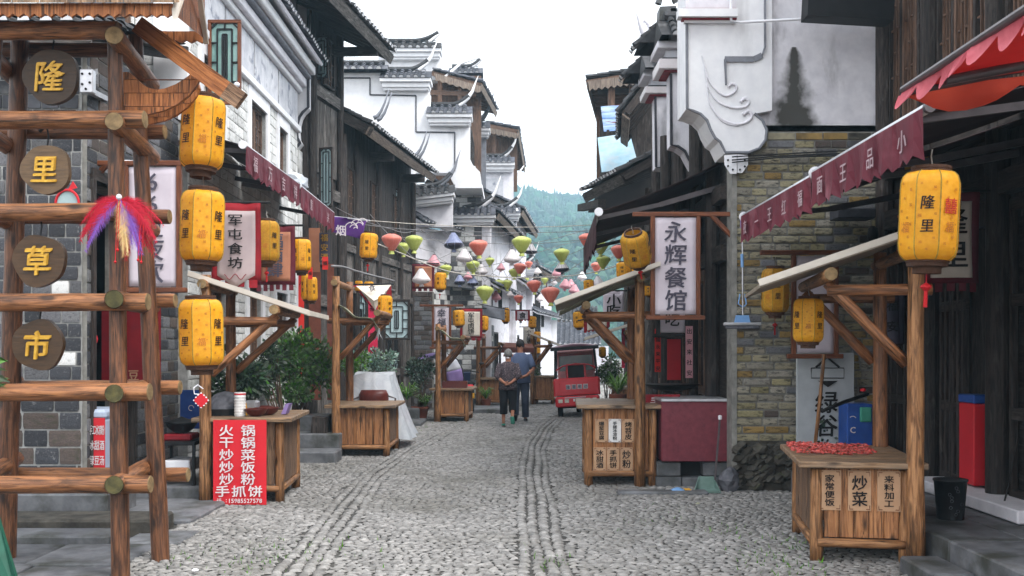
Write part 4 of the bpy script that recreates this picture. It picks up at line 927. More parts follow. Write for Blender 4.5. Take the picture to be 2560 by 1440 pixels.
prof = [(1715, 60), (1716, 272), (1733, 276), (1752, 284), (1768, 300), (1776, 322), (1788, 344), (1800, 352), (1814, 382), (1872, 382), (1898, 372), (1914, 350), (1918, 325), (1908, 300), (1888, 284), (1930, 276), (1930, -40), (1715, -40)]
mb = MB(); mb.prism(px(prof, Y0 - .12), (0, .6, 0)); mb.build('corbel_wall', K['plaster'], h)
mb = MB(); mb.tube(px([(1717, 60), (1718, 271), (1733, 277), (1752, 285), (1768, 301), (1776, 323), (1788, 345), (1800, 354), (1814, 381), (1872, 381), (1898, 371), (1914, 349), (1917, 325), (1906, 300), (1886, 284)], Y0 - .13), .016, 6); mb.build('corbel_outline', K['trimgrey'], h)
mb = MB()
for k, (dx, dy) in enumerate(((0, 0), (2, 2))):
    q = px([(1912 - dx * 0, -40), (1912, 118), (1905, 138), (1885, 148), (1812, 148), (1815, 212)] if k == 0 else [], Y0 - .135)
    for a, b in zip(q, q[1:]): mb.beam(a, b, .014, .062)
mb.build('grey_band', K['trimgrey'], h)
mb = MB()   # carved plume with three scrolls
for pts, r in (([(1755, 138), (1762, 165), (1772, 200), (1790, 225), (1815, 240), (1838, 228), (1840, 214), (1828, 210), (1820, 220)], .018), ([(1762, 170), (1770, 215), (1790, 250), (1825, 268), (1860, 268), (1872, 256), (1862, 246), (1850, 258)], .02), ([(1766, 210), (1775, 260), (1800, 295), (1835, 310), (1865, 306), (1880, 290), (1870, 278), (1856, 290)], .022), ([(1770, 240), (1790, 285), (1815, 308), (1850, 314)], .012)):
    q = px(pts, Y0 - .13); sm = []
    for i in range(len(q) - 1):
        p0, p1, p2, p3 = q[max(i - 1, 0)], q[i], q[i + 1], q[min(i + 2, len(q) - 1)]
        for k in range(5): s = k / 5; sm.append(.5 * ((2 * p1) + (p2 - p0) * s + (2 * p0 - 5 * p1 + 4 * p2 - p3) * s * s + (3 * p1 - p0 - 3 * p2 + p3) * s ** 3))
    mb.tube(sm, [r * (.35 + .65 * i / len(sm)) for i in range(len(sm))], 7)
for c in ((1823, 223), (1857, 260), (1858, 292)): mb.lathe([(.035, -.0), (.03, .02), (.001, .03)], (0, 0, 0), 8); 
mb.v = mb.v[:len(mb.v) - 3 * 24]; mb.g = mb.g[:len(mb.v)]; mb.r = mb.r[:len(mb.v)]; mb.f = [f for f in mb.f if max(f) < len(mb.v)]
mb.build('carved_plume', K['plasterold'], h, True)
for (y0, y1, d, mm_) in ((0, 25, .0, 'plasterold'), (25, 30, .04, 'redline'), (30, 50, .1, 'plaster'), (50, 54, .05, 'redline'), (54, 60, .02, 'plaster')):
    mb = MB(); a, b = P(1714, y1, Y0 - .12), P(1838, y0, Y0 - .12); mb.box(a.x - d, b.x, Y0 - .12 - d - .03, Y0 - .1, a.z, b.z); mb.build('cornice_band', K[mm_], h)
mb = MB(); mb.tube([P(1826, -30, 11.3), P(1828, 52, 11.3), P(1850, 56, 11.3), P(2050, 45, 11.2)], .016, 7); mb.build('conduit', K['white'], h)
mb = MB()
for dy in (0, 8, 14): mb.tube([P(1830, 392 + dy, 11.3), P(1950, 385 + dy * .6, 11.33), P(2200, 372 + dy, 11.33)], .008, 5)
mb.build('cables', K['wire'], h)
mb = MB(); mb.box(2.465, 2.52, Y0 - .03, Y0 + .25, 0, 3.75); mb.build('corner_post', K['mortarold'], h)
# street facing timber front of the restaurant
A, U, N = V(2.56, 17.6, 0), V(-.01, -1, 0).normalized(), V(-1, .01, 0).normalized(); L = 5.85
mb = MB(); slab(mb, A, U, N, 0, L, -.05, 5.6, [(1.2, 2.6, 0, 2.6)], .15); mb.build('front_wall', K['dark'], h)
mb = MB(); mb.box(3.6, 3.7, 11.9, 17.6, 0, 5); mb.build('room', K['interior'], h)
for u in (.05, 1.15, 2.65, 4.0, 5.2): mb = MB(); mb.cyl(A + U * u + N * .08, A + U * u + N * .08 + Z_ * 5, .09, n=10); mb.build('post', K['dark'], h)
for z in (2.7, 3.4): mb = MB(); mb.beam(A + Z_ * z + N * .06, A + U * L + Z_ * z + N * .06, .1, .18); mb.build('beam', K['dark'], h)
for u0 in (.2, .66, 2.8, 3.4, 4.15, 4.65):
    mb = MB(); c = A + U * (u0 + .22) + N * .05
    for (z0, z1) in ((.1, .25), (1.0, 1.1), (2.45, 2.6)): mb.obox(c + Z_ * (z0 + z1) / 2, U * .21, N * .025, Z_ * (z1 - z0) / 2, .006)
    for s in (-1, 1): mb.obox(c + U * s * .19 + Z_ * 1.35, U * .025, N * .026, Z_ * 1.25, .006)
    mb.build('door_leaf', K['brownwood'], h)
    mb = MB(); lattice(mb, c - U * .17 + Z_ * 1.12, U, Z_, .34, 1.3, N, 3, 7, .015, .015, False, 0); mb.build('lattice', K['dark'], h)
tile_roof(h, V(2.72, 12.2, 4.8), V(2.75, 17.4, 4.8), V(4.2, 12.2, 5.5), V(4.2, 17.4, 5.5), K['tiledark'], K['dark'], .2, .26, True, 'roof', K['greywood'])
# two further corbelled gable ends with tiled caps
for i, (Yc, prof, lab, c0, c1, bands, fin) in enumerate((
    (14.3, [(1677, 185), (1678, 362), (1695, 366), (1712, 378), (1722, 398), (1738, 426), (1800, 426), (1800, 20), (1677, 20)], 'middle white corbelled gable end with pink bands and tiled cap', (1652, 112), (1720, 112), (150, 182), False),
    (16.6, [(1638, 240), (1640, 418), (1660, 420), (1680, 432), (1690, 448), (1760, 448), (1760, 120), (1638, 120)], 'farthest white corbelled gable end carrying a tall white scroll finial', (1612, 188), (1678, 188), (218, 242), True))):
    g = thing('gable_end', lab, 'wall', (2.6, Yc, 0))
    mb = MB(); mb.prism(px(prof, Yc), (0, .4, 0)); mb.build('corbel_wall', K['plasterold'], g)
    mb = MB(); mb.prism(px([(1752, 1100), (1752, 400), (1790, 400), (1790, 1100)] if i == 0 else [(1700, 1050), (1700, 420), (1740, 420), (1740, 1050)], Yc + .02), (0, .3, 0)); mb.build('wall', K['plasterold'], g)
    mb = MB(); mb.tube([p + V(0, -.01, 0) for p in px(prof[0:6], Yc)], .02, 6); mb.build('outline', K['trim'], g)
    for (y0, y1, d, mm_) in ((bands[0] - 22, bands[0] - 2, .06, 'paintpanel'), (bands[0] - 2, bands[0] + 3, .1, 'trim'), (bands[0] + 3, bands[1] - 4, .14, 'silkwhite'), (bands[1] - 4, bands[1], .08, 'redline'), (bands[0] - 40, bands[0] - 22, .16, 'plasterold')):
        xl = prof[0][0]; a, b = P(xl, y1, Yc), P(xl + 70, y0, Yc); mb = MB(); mb.box(a.x - d * 1.3, b.x, Yc - d, Yc + .4 + d, a.z, b.z, .01); mb.build('cornice_band', K[mm_], g)
    cap(g, P(c0[0] + 8, c0[1], Yc), P(c1[0], c1[1], Yc), pitch=.24, up0=.0, ledge=False, depth=.5, rise=.34, tm='tiledark')
    cap(g, P(c0[0] + 8, c0[1], Yc + .4), P(c0[0] + 8, c0[1], Yc + .35) + V(0, .45, 0), pitch=.22, ledge=False, depth=.3, rise=.34, front=(-1, 0, 0), tm='tiledark')
    if fin:
        mb = MB()
        for pts, r0, r1 in (([(1632, 108), (1615, 95), (1605, 70), (1597, 45), (1587, 20)], .1, .012), ([(1640, 100), (1632, 80), (1622, 60), (1610, 50), (1606, 62)], .075, .02), ([(1645, 105), (1640, 88), (1628, 92), (1636, 100)], .06, .02), ([(1625, 105), (1606, 100), (1600, 88), (1610, 86)], .06, .02)): horn(mb, px(pts, Yc + .1), r0, r1, 8)
        mb.prism(px([(1604, 118), (1608, 106), (1648, 104), (1652, 118)], Yc), (0, .25, 0)); mb.build('scroll_finial', K['plasterold'], g, True)
    else:
        mb = MB(); mb.tube(px([(1645, 10), (1652, -10), (1680, -12), (1690, 6)], Yc), .05, 7); mb.prism(px([(1648, 50), (1650, 16), (1690, 14), (1700, 50)], Yc), (0, .3, 0)); mb.build('cap_block', K['slate'], g)
# timber houses further along
segs = [(V(2.62, 17.7, 0), V(2.78, 23.6, 0), 4.6, 'weathered grey timber house with red couplets behind the snack stall'), (V(2.8, 23.8, 0), V(3.6, 31.5, 0), 6.8, 'tall brown timber house with blue painted board under its wide eave')]
for i, (B, A, H, lab) in enumerate(segs):
    U = (B - A).normalized(); N = V(-abs(U.y), 0, 0) + V(0, -U.x * (1 if U.y < 0 else -1) * -1, 0); N = V(U.y, -U.x, 0); L = (B - A).length
    if N.x > 0: N = -N
    h = thing('timber_house', lab, 'house', (A + B) / 2)
    mb = MB(); slab(mb, A, U, N, 0, L, -.05, H, (), .15); mb.obox(B + Z_ * H / 2 - N * 1.2, N * 1.2, U * .06, Z_ * H / 2); mb.build('wall', K['dark'], h)
    planks(h, A + N * .03, U, N, .1, L - .1, .0, 2.6, .2, K['greywood']); planks(h, A + N * .03, U, N, .1, L - .1, 2.8, H, .2, K['greywood'] if i == 0 else K['dark'])
    for z in (2.7, H - .2): mb = MB(); mb.beam(A + Z_ * z + N * .06, A + U * L + Z_ * z + N * .06, .1, .18); mb.build('beam', K['greywood'], h)
    for k in range(5): mb = MB(); mb.cyl(A + U * (.08 + (L - .16) * k / 4) + N * .08, A + U * (.08 + (L - .16) * k / 4) + N * .08 + Z_ * H, .085, n=10); mb.build('post', K['greywood'], h)
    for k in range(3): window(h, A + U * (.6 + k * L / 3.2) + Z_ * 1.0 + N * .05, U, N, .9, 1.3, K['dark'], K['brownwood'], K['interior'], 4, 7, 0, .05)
    if i == 0:
        E0, E1 = P(1548, 432, 18.4), P(1455, 482, 21.0); tile_roof(h, E0, E1, E0 + V(1.0, -.3, .5), E1 + V(2.0, .8, .75), K['tiledark'], K['dark'], .2, .26, True, 'roof', K['greywood'])
        E0, E1 = P(1505, 508, 19.4), P(1452, 520, 22.5); mb = MB(); mb.beam(E0, E1, .15, .15); mb.build('eave_beam', K['dark'], h)
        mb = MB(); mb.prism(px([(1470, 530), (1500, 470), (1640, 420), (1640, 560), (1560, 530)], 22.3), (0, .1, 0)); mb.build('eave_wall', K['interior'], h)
        q = P(1552, 280, 19.0); e = q + V(.25, 2.6, 0); tile_roof(h, q, e, P(1625, 185, 19.0), P(1625, 185, 19.0) + V(.25, 2.6, 0), K['tiledark'], K['dark'], .19, .24, True, 'gable_roof', K['fascia'])
        mb = MB(); mb.prism(px([(1565, 290), (1640, 205), (1660, 300), (1650, 420), (1600, 420)], 21.0), (0, .1, 0)); mb.build('gable_infill', K['dark'], h)
    else:
        E0, E1 = P(1466, 198, 24), P(1503, 332, 30); tile_roof(h, E0, E1, E0 + V(1.9, .1, .32), E1 + V(1.9, .1, .32), K['tiledark'], K['brownwood'], .21, .26, False, 'roof', K['fascia'])
        q0, q1 = P(1470, 203, 23.96), P(1640, 180, 23.96); pp = [q0, q1]
        for k in range(22): t = 1 - (k + .5) / 22; pp.append(q0.lerp(q1, t) - Z_ * (.18 + .06 * (k % 2)))
        mb = MB(); mb.prism(pp, (0, .04, 0)); mb.build('scalloped_board', K['fascia'], h)
        for xx in (1528, 1580): mb = MB(); mb.beam(P(xx, 290, 24.2), P(xx, 205, 24.2), .16, .16); mb.build('attic_post', K['brownwood'], h)
        mb = MB(); mb.beam(P(1495, 232, 24.3), P(1640, 225, 24.3), .1, .14); mb.build('attic_beam', K['dark'], h)
        mb = MB(); mb.box(2.2, 4.2, 26.6, 26.7, 5.5, 8.2); mb.build('attic_back', K['brownwood'], h)
        for k in range(4):
            y0, y1 = 266 + 16 * k, 266 + 16 * (k + 1); mb = MB(); a, b = [P(1502 + k * 2, y0, 23.2), P(1650, y0 - 12, 23.2), P(1650, y1 - 13, 23.2), P(1504 + k * 2, y1 - 1, 23.2)], None; mb.prism(a, (0, .03, 0)); mb.build('painted_board', K['painteddeep'], h)
        for k in range(5):
            y0, y1 = 334 + 17 * k, 334 + 17 * (k + 1); mb = MB(); mb.prism([P(1494 + 2 * k, y0 + 12, 22.4 - .12 * k), P(1650, y0 - 12, 22.4 - .12 * k), P(1650, y1 - 12, 22.28 - .12 * k), P(1496 + 2 * k, y1 + 12, 22.28 - .12 * k)], (0, .02, .02)); mb.build('roof_sheet', K['roofsheet'], h)
        mb = MB(); mb.prism(px([(1500, 560), (1500, 300), (1660, 290), (1660, 560)], 24.7), (0, .1, 0)); mb.build('upper_wall', K['dark'], h)
        mb = MB()
        for xx in (1520, 1560, 1600): mb.beam(P(xx, 345, 23.1), P(xx, 325, 23.1), .06, .06)
        mb.build('sheet_supports', K['dark'], h)

# ---------------------------------------------------------------- wooded hills
def hz(x, y):
    a = 53 * math.exp(-((x + 8) / 70) ** 2 - ((y - 470) / 120) ** 2) + 46 * math.exp(-((x - 110) / 70) ** 2 - ((y - 500) / 130) ** 2) + 20 * math.exp(-((x - 32) / 34) ** 2 - ((y - 290) / 60) ** 2) + 40 * math.exp(-((x + 210) / 110) ** 2 - ((y - 430) / 160) ** 2)
    return -2 + 16 * max(0, min(1, (y - 150) / 160)) + a + 1.4 * math.sin(x * .09 + y * .05) + 1.1 * math.sin(x * .05 - y * .11)
mb = MB(); mb.sheet(lambda u, v: (-300 + 600 * u, 120 + 540 * v, hz(-300 + 600 * u, 120 + 540 * v)), 60, 60); struct(mb, 'hills', K['forest'], True)
import bmesh
bmx = bmesh.new(); bmesh.ops.create_icosphere(bmx, subdivisions=2, radius=1); IV = np.array([v.co[:] for v in bmx.verts]); IF = [tuple(v.index for v in f.verts) for f in bmx.faces]; bmx.free()
b1 = bmesh.new(); bmesh.ops.create_icosphere(b1, subdivisions=1, radius=1); JV = np.array([v.co[:] for v in b1.verts]); JF = [tuple(v.index for v in f.verts) for f in b1.faces]; b1.free()
mb = MB()
for i in range(20000):
    v = random.random() ** .8; y = 160 + 360 * v; x = random.uniform(-.26, .3) * y
    if abs(x - .04 * y) > .08 * y and random.random() < .75: continue
    r = random.uniform(.8, 1.9) * (.7 + y / 900); z = hz(x, y); con = random.random() < .3
    d = JV * (1 + rng.uniform(-.4, .4, (len(JV), 1)))
    d = d * ([r * .55, r * .55, r * 1.8] if con else [r, r, r * 1.1])
    if con: s = np.clip(1.15 - (d[:, 2] / (r * 1.8) + 1) * .5, .06, 1); d[:, 0] *= s; d[:, 1] *= s
    mb.add((d + [x, y, z + r * .75]).tolist(), JF)
o = mb.build('forest', K['forest']); tag(o, 'dense green trees covering the hillside beyond the street', 'forest', kind='stuff')
mb = MB(); mb.box(-420, 420, -60, 700, -1.2, 96)
m = bpy.data.materials.new('hazevolume'); m.use_nodes = True; nt = m.node_tree; nt.nodes.remove(nt.nodes['Principled BSDF']); vo = nt.nodes.new('ShaderNodeVolumePrincipled'); vo.inputs['Density'].default_value = .0014; vo.inputs['Color'].default_value = (.52, .8, 1, 1); vo.inputs['Anisotropy'].default_value = .2
nt.links.new(vo.outputs[0], nt.nodes['Material Output'].inputs['Volume'])
o = mb.build('haze', m); tag(o, 'thin bluish haze in the air over street and hills', 'haze', kind='stuff')
# ---------------------------------------------------------------- steps on the left
for (x0, x1, y0, y1, z0, z1, l, m) in (
    (-4.9, -3.05, 8.75, 9.25, -.03, .13, 'long rough dark kerb stone lying behind the log tower', 'rubble'),
    (-4.9, -3.3, 8.35, 8.72, -.03, .07, 'thin dark slate kerb slab in front of the rough kerb stone', 'slate'),
    (-4.55, -3.7, 9.35, 10.1, -.02, .27, 'thick block step below the dark doorway', 'slate'),
    (-4.1, -2.92, 9.3, 10.6, -.02, .045, 'wide flat slate slab beside the fry stall', 'slate'),
    (-4.1, -3.2, 10.65, 11.4, -.02, .16, 'raised slate step slab behind the fry stall pole', 'slate'),
    (-3.2, -2.45, 14.2, 14.75, -.02, .16, 'lowest grey step of the plant stair', 'slate'), (-3.35, -2.5, 14.8, 15.3, -.02, .36, 'middle grey step of the plant stair', 'slate'), (-3.6, -2.75, 15.35, 16.0, -.02, .58, 'top grey step of the plant stair', 'slate'),
    (-2.35, -1.85, 20.9, 22.2, -.02, .08, 'low grey slab beside the potted shrub', 'slate'), (-2.6, -2.0, 22.0, 22.8, -.02, .3, 'upper grey step beside the potted shrub', 'slate'),
    (-.95, -.1, 24.9, 26.4, -.02, .12, 'long grey step past the parked scooter', 'slate'),
    (1.15, 2.15, 11.15, 11.35, -.02, .035, 'thin dark slate strip at the foot of snack stall', 'slate')):
    mb = MB(); mb.box(x0, x1, y0, y1, z0, z1, .02); solo(mb, 'stone_step', K[m], l, 'step')
k = 0
for (x0, x1, y0, y1) in ((-4.4, -3.6, 7.6, 8.3), (-3.6, -2.85, 7.5, 8.3), (-4.3, -3.5, 6.9, 7.55), (-3.48, -2.8, 6.8, 7.45), (-3.2, -2.7, 8.32, 8.9)):
    mb = MB(); mb.box(x0 + .01, x1 - .01, y0 + .01, y1 - .01, -.04, .012 + random.random() * .008, .01); o = mb.build('paving_slab', K['slate'], street)

# ---------------------------------------------------------------- log tower with name discs
tw = thing('log_tower', 'tall log frame tower with small plank roof and four hanging name discs', 'tower', (-3.25, 7.4, 0))
def log(p0, p1, r, name='log', m='log', parent=None, n=14, r1=None, endm=None):
    parent = parent or tw
    mb = MB(); mb.cyl(p0, p1, r, r1, n, False, 9, .035); o = mb.build(name, K[m], parent, True)
    if endm:
        p0, p1 = Vector(p0), Vector(p1); d = (p1 - p0).normalized()
        for c, s, rr in ((p0, -1, r), (p1, 1, r1 or r)): mb = MB(); mb.cyl(c - d * s * .006, c + d * s * .004, rr * .985, rr * .93, n); mb.build('cut_end', K[endm], o)
    return o
F, B = 7.12, 7.75
log(P(302, 1462, F), P(287, 60, F), .064, 'upright', 'logdark', r1=.05); log(P(402, 1402, B), P(338, 90, B), .068, 'upright', 'logdark', r1=.055)
log(P(14, 1402, B), P(50, 90, B), .075, 'upright', 'logdark', r1=.065); log(P(-128, 1462, F), P(-10, 60, F), .064, 'upright', 'logdark', r1=.05)
for y, xe in ((76, 295), (299, 362), (530, 290), (755, 370), (980, 374), (1211, 376)): log(P(-190, y + 2, F - .1), P(xe, y, F - .1), .062, 'front_rail', 'log', endm='logend')
for y, xe in ((125, 350), (330, 412), (542, 424), (752, 438), (969, 450), (1187, 470)): log(P(-150, y, B + .11), P(xe, y, B + .11), .056, 'back_rail', 'logdark' if y < 600 else 'log', endm='logend')
for y in (88, 303, 520, 748, 984, 1213):
    yb = HOR + (y - HOR) * .84
    log(P(285, y, F - .2), P(285 + 95, yb, B + .28), .064, 'cross_rail', 'log', endm='logendmoss' if y > 600 else 'logend'); log(P(-70, y, F - .2), P(40, yb - 12, B + .25), .06, 'cross_rail', 'log', endm='logend')
# roof of the tower
def zz(xs, y0, Yw, amp, step, y1):
    x0, x1 = xs; n = int((x1 - x0) / step); pts = [P(x0, y1, Yw), P(x1, y1, Yw)]
    for i in range(n * 2 + 1): t = 1 - i / (n * 2); pts.append(P(x0 + (x1 - x0) * t, y0 + (amp if i % 2 else 0), Yw))
    return pts
mb = MB(); mb.prism(zz((-180, 430), 34, 6.75, 9, 26, 8), (0, .025, 0)); mb.build('scalloped_fascia', K['roofwood'], tw)
for i in range(9):
    a, b = -180 + 70 * i, -180 + 70 * (i + 1) - 2
    mb = MB(); mb.prism([P(a, 6, 6.7), P(b, 6, 6.7), P(b, -130, 7.55), P(a, -130, 7.55)], (0, .0, .02)); mb.build('roof_board', K['topboard'], tw)
    mb = MB(); mb.prism([P(a, 30, 6.85), P(b, 30, 6.85), P(b, 40, 8.1), P(a, 40, 8.1)], (0, 0, .02)); mb.build('soffit_board', K['roofwood'], tw)
mb = MB(); mb.prism([P(432, 48, 6.75), P(428, 20, 6.75), P(455, -60, 7.1), P(470, -60, 7.1)], (.03, 0, 0)); mb.build('gable_trim', K['bannercream'], tw)
mb = MB(); mb.prism([P(500, -40, 7.6), P(520, 108, 8.2), P(508, 108, 8.2), P(488, -40, 7.6)], (0, .03, 0)); mb.build('gable_trim', K['bannercream'], tw)
for i in range(4): mb = MB(); mb.prism([P(440, 40 - 30 * i, 7.0 + .12 * i), P(512, 98 - 40 * i, 8.2), P(512, 60 - 40 * i, 8.2), P(440, 14 - 30 * i, 7.0 + .12 * i)], (.0, .0, .02)); mb.build('gable_board', K['roofwood'], tw)
mb = MB(); mb.prism(zz((360, 516), 100, 8.25, 7, 24, 78), (0, .03, 0)); mb.build('scalloped_fascia', K['roofwood'], tw)
mb = MB(); mb.beam(P(345, 62, 7.35), P(566, 226, 7.2), .125, .04, (0, -1, 0)); rb = mb.build('slanted_board', K['roofwood'], tw)
mb = MB(); mb.beam(P(566, 226, 7.2), P(604, 253, 7.17), .127, .042, (0, -1, 0)); mb.build('cut_end', K['plankgrey'], rb)
def cres(shift, Yw):
    top = [(305, 180), (322, 180), (340, 195), (355, 210), (372, 220), (392, 224), (412, 221), (440, 210), (468, 192), (492, 170)]
    bot = [(500, 195), (490, 215), (470, 240), (440, 262), (410, 276), (370, 285), (305, 287)]
    return [P(a, b + shift, Yw) for a, b in top + bot]
for (s, Yw) in ((0, 7.35), (26, 7.9)):
    for k in range(4):
        pts = cres(s, Yw); z0, z1 = P(0, 300 + s, Yw).z, P(0, 165 + s, Yw).z; lo, hi = z0 + (z1 - z0) * k / 4 + .002, z0 + (z1 - z0) * (k + 1) / 4 - .002
        def clip(poly, zc, keep_above):
            out = []
            for i in range(len(poly)):
                a, b = poly[i], poly[(i + 1) % len(poly)]; ia, ib = (a.z >= zc) == keep_above, (b.z >= zc) == keep_above
                if ia: out.append(a)
                if ia != ib: out.append(a.lerp(b, (zc - a.z) / (b.z - a.z)))
            return out
        c = clip(clip(pts, lo, True), hi, False)
        if len(c) > 2: mb = MB(); mb.prism(c, (0, .035, 0)); mb.build('crescent_board', K['roofwood'], tw)
# name discs
for ch, x, y, r, m, lab in (('隆', 131, 193, 68, 'disc', 'round dark disc with gold 隆, topmost on log tower'), ('里', 118, 425, 61, 'discgrey', 'greyer lumpy disc with gold 里 on the log tower'), ('草', 101, 652, 65, 'disc', 'dark disc with gold 草 on the log tower'), ('市', 99, 862, 63, 'disc', 'dark disc with gold 市, lowest on log tower')):
    Yd = F - .05 + (.12 if ch == '隆' else 0); d = thing('name_disc', lab, 'disc', P(x, y + r, Yd), 'name discs of the log tower'); c = P(x, y, Yd); R_ = r * Yd / FPX
    mb = MB(); n = 40; rr = [R_ * (1 + .035 * math.sin(3 * a_ * 6.283 / n + x) + .025 * math.sin(5 * a_ * 6.283 / n + y)) for a_ in range(n)]
    mb.prism([c + V(math.cos(2 * math.pi * k / n) * rr[k], -.03, math.sin(2 * math.pi * k / n) * rr[k]) for k in range(n)], (0, .05, 0)); mb.build('plate', K[m], d)
    for i in range(3): mb = MB(); glyph(mb, ch, c + V(.0 - .002 * i, -.034 - .005 * i, -.003 * i), X_, Z_, R_ * (1.2 - .03 * i), .95, shear=.08); o = mb.build('lettering', K['gold'], d)
    mb = MB(); mb.tube([c + V(0, 0, R_ * .95), c + V(.01, 0, R_ + .06), c + V(0, .0, R_ + .12)], .006, 5); mb.tube([c + V(-.05, -.0, R_ + .1), c + V(0, -.035, R_ + .13), c + V(.05, 0, R_ + .12), c + V(0, .02, R_ + .15)], .014, 5); mb.build('wire', K['wire'], d)
# feather tassel
tt = thing('feather_tassel', 'red purple and gold feather tassel tied on the log tower', 'tassel', P(305, 650, F - .3)); c = P(300, 498, F - .3)
def feather(mb, p0, d, L, droop, w, n=26):
    d = Vector(d).normalized(); pts = [p0 + d * (L * t) - Z_ * (droop * t * t) for t in [i / n for i in range(n + 1)]]
    mb.tube(pts[::5], .003, 4)
    for i in range(2, n + 1):
        t = (pts[i] - pts[i - 1]).normalized(); s = t.cross(Vector((0, -1, .2))).normalized(); ww = w * math.sin(math.pi * min(1, .15 + i / n * .9)) + .01
        for sg in (-1, 1):
            for q in range(3):
                e = pts[i] + s * sg * ww * random.uniform(.75, 1.15) + t * ww * random.uniform(.7, 1.2) + Vector((0, random.uniform(-.025, .025), -.01)); b = pts[i] - t * (L / n) * q * .33
                mb.add([b, b + t * .004, e], [(0, 1, 2)])
for m, lst in (('feathred', [(-1, .1, .2), (-.9, .1, -.2), (-.7, -.1, -.3), (.9, .1, .1), (.75, -.1, -.3), (.95, 0, -.25), (.45, .05, -.6), (.25, 0, -.9), (.5, -.05, -.7), (.1, .05, -1), (.65, .1, -.5)]), ('feathpurple', [(-.75, -.15, -.5), (.45, -.15, -.85), (.62, -.15, -.6)]), ('feathgold', [(.1, -.2, -1), (.28, -.2, -.95)])):
    for k, d in enumerate(lst):
        mb = MB()
        for q in range(3 if m == 'feathred' else 2): feather(mb, c, (d[0] + random.uniform(-.08, .08), d[1], d[2] + random.uniform(-.08, .08)), .25 + random.uniform(-.03, .04), .2 if abs(d[0]) > .5 else .12, .036)
        mb.build('feather', K[m], tt)
mb = MB(); mb.lathe([(.001, -.02), (.016, -.012), (.02, 0), (.014, .014), (.001, .02)], c + V(.005, -.03, .01), 10); mb.build('knot', K['white'], tt, True)
mb = MB()
for (x, y0, y1) in ((288, 500, 655), (294, 500, 625), (345, 560, 650), (353, 560, 655)):
    mb.tube([P(x + 6, y0, F - .34), P(x, y1, F - .34)], .0025, 4); mb.lathe([(.001, -.012), (.011, 0), (.001, .012)], P(x, y1, F - .34), 8)
mb.build('bead_string', K['tassel'], tt)

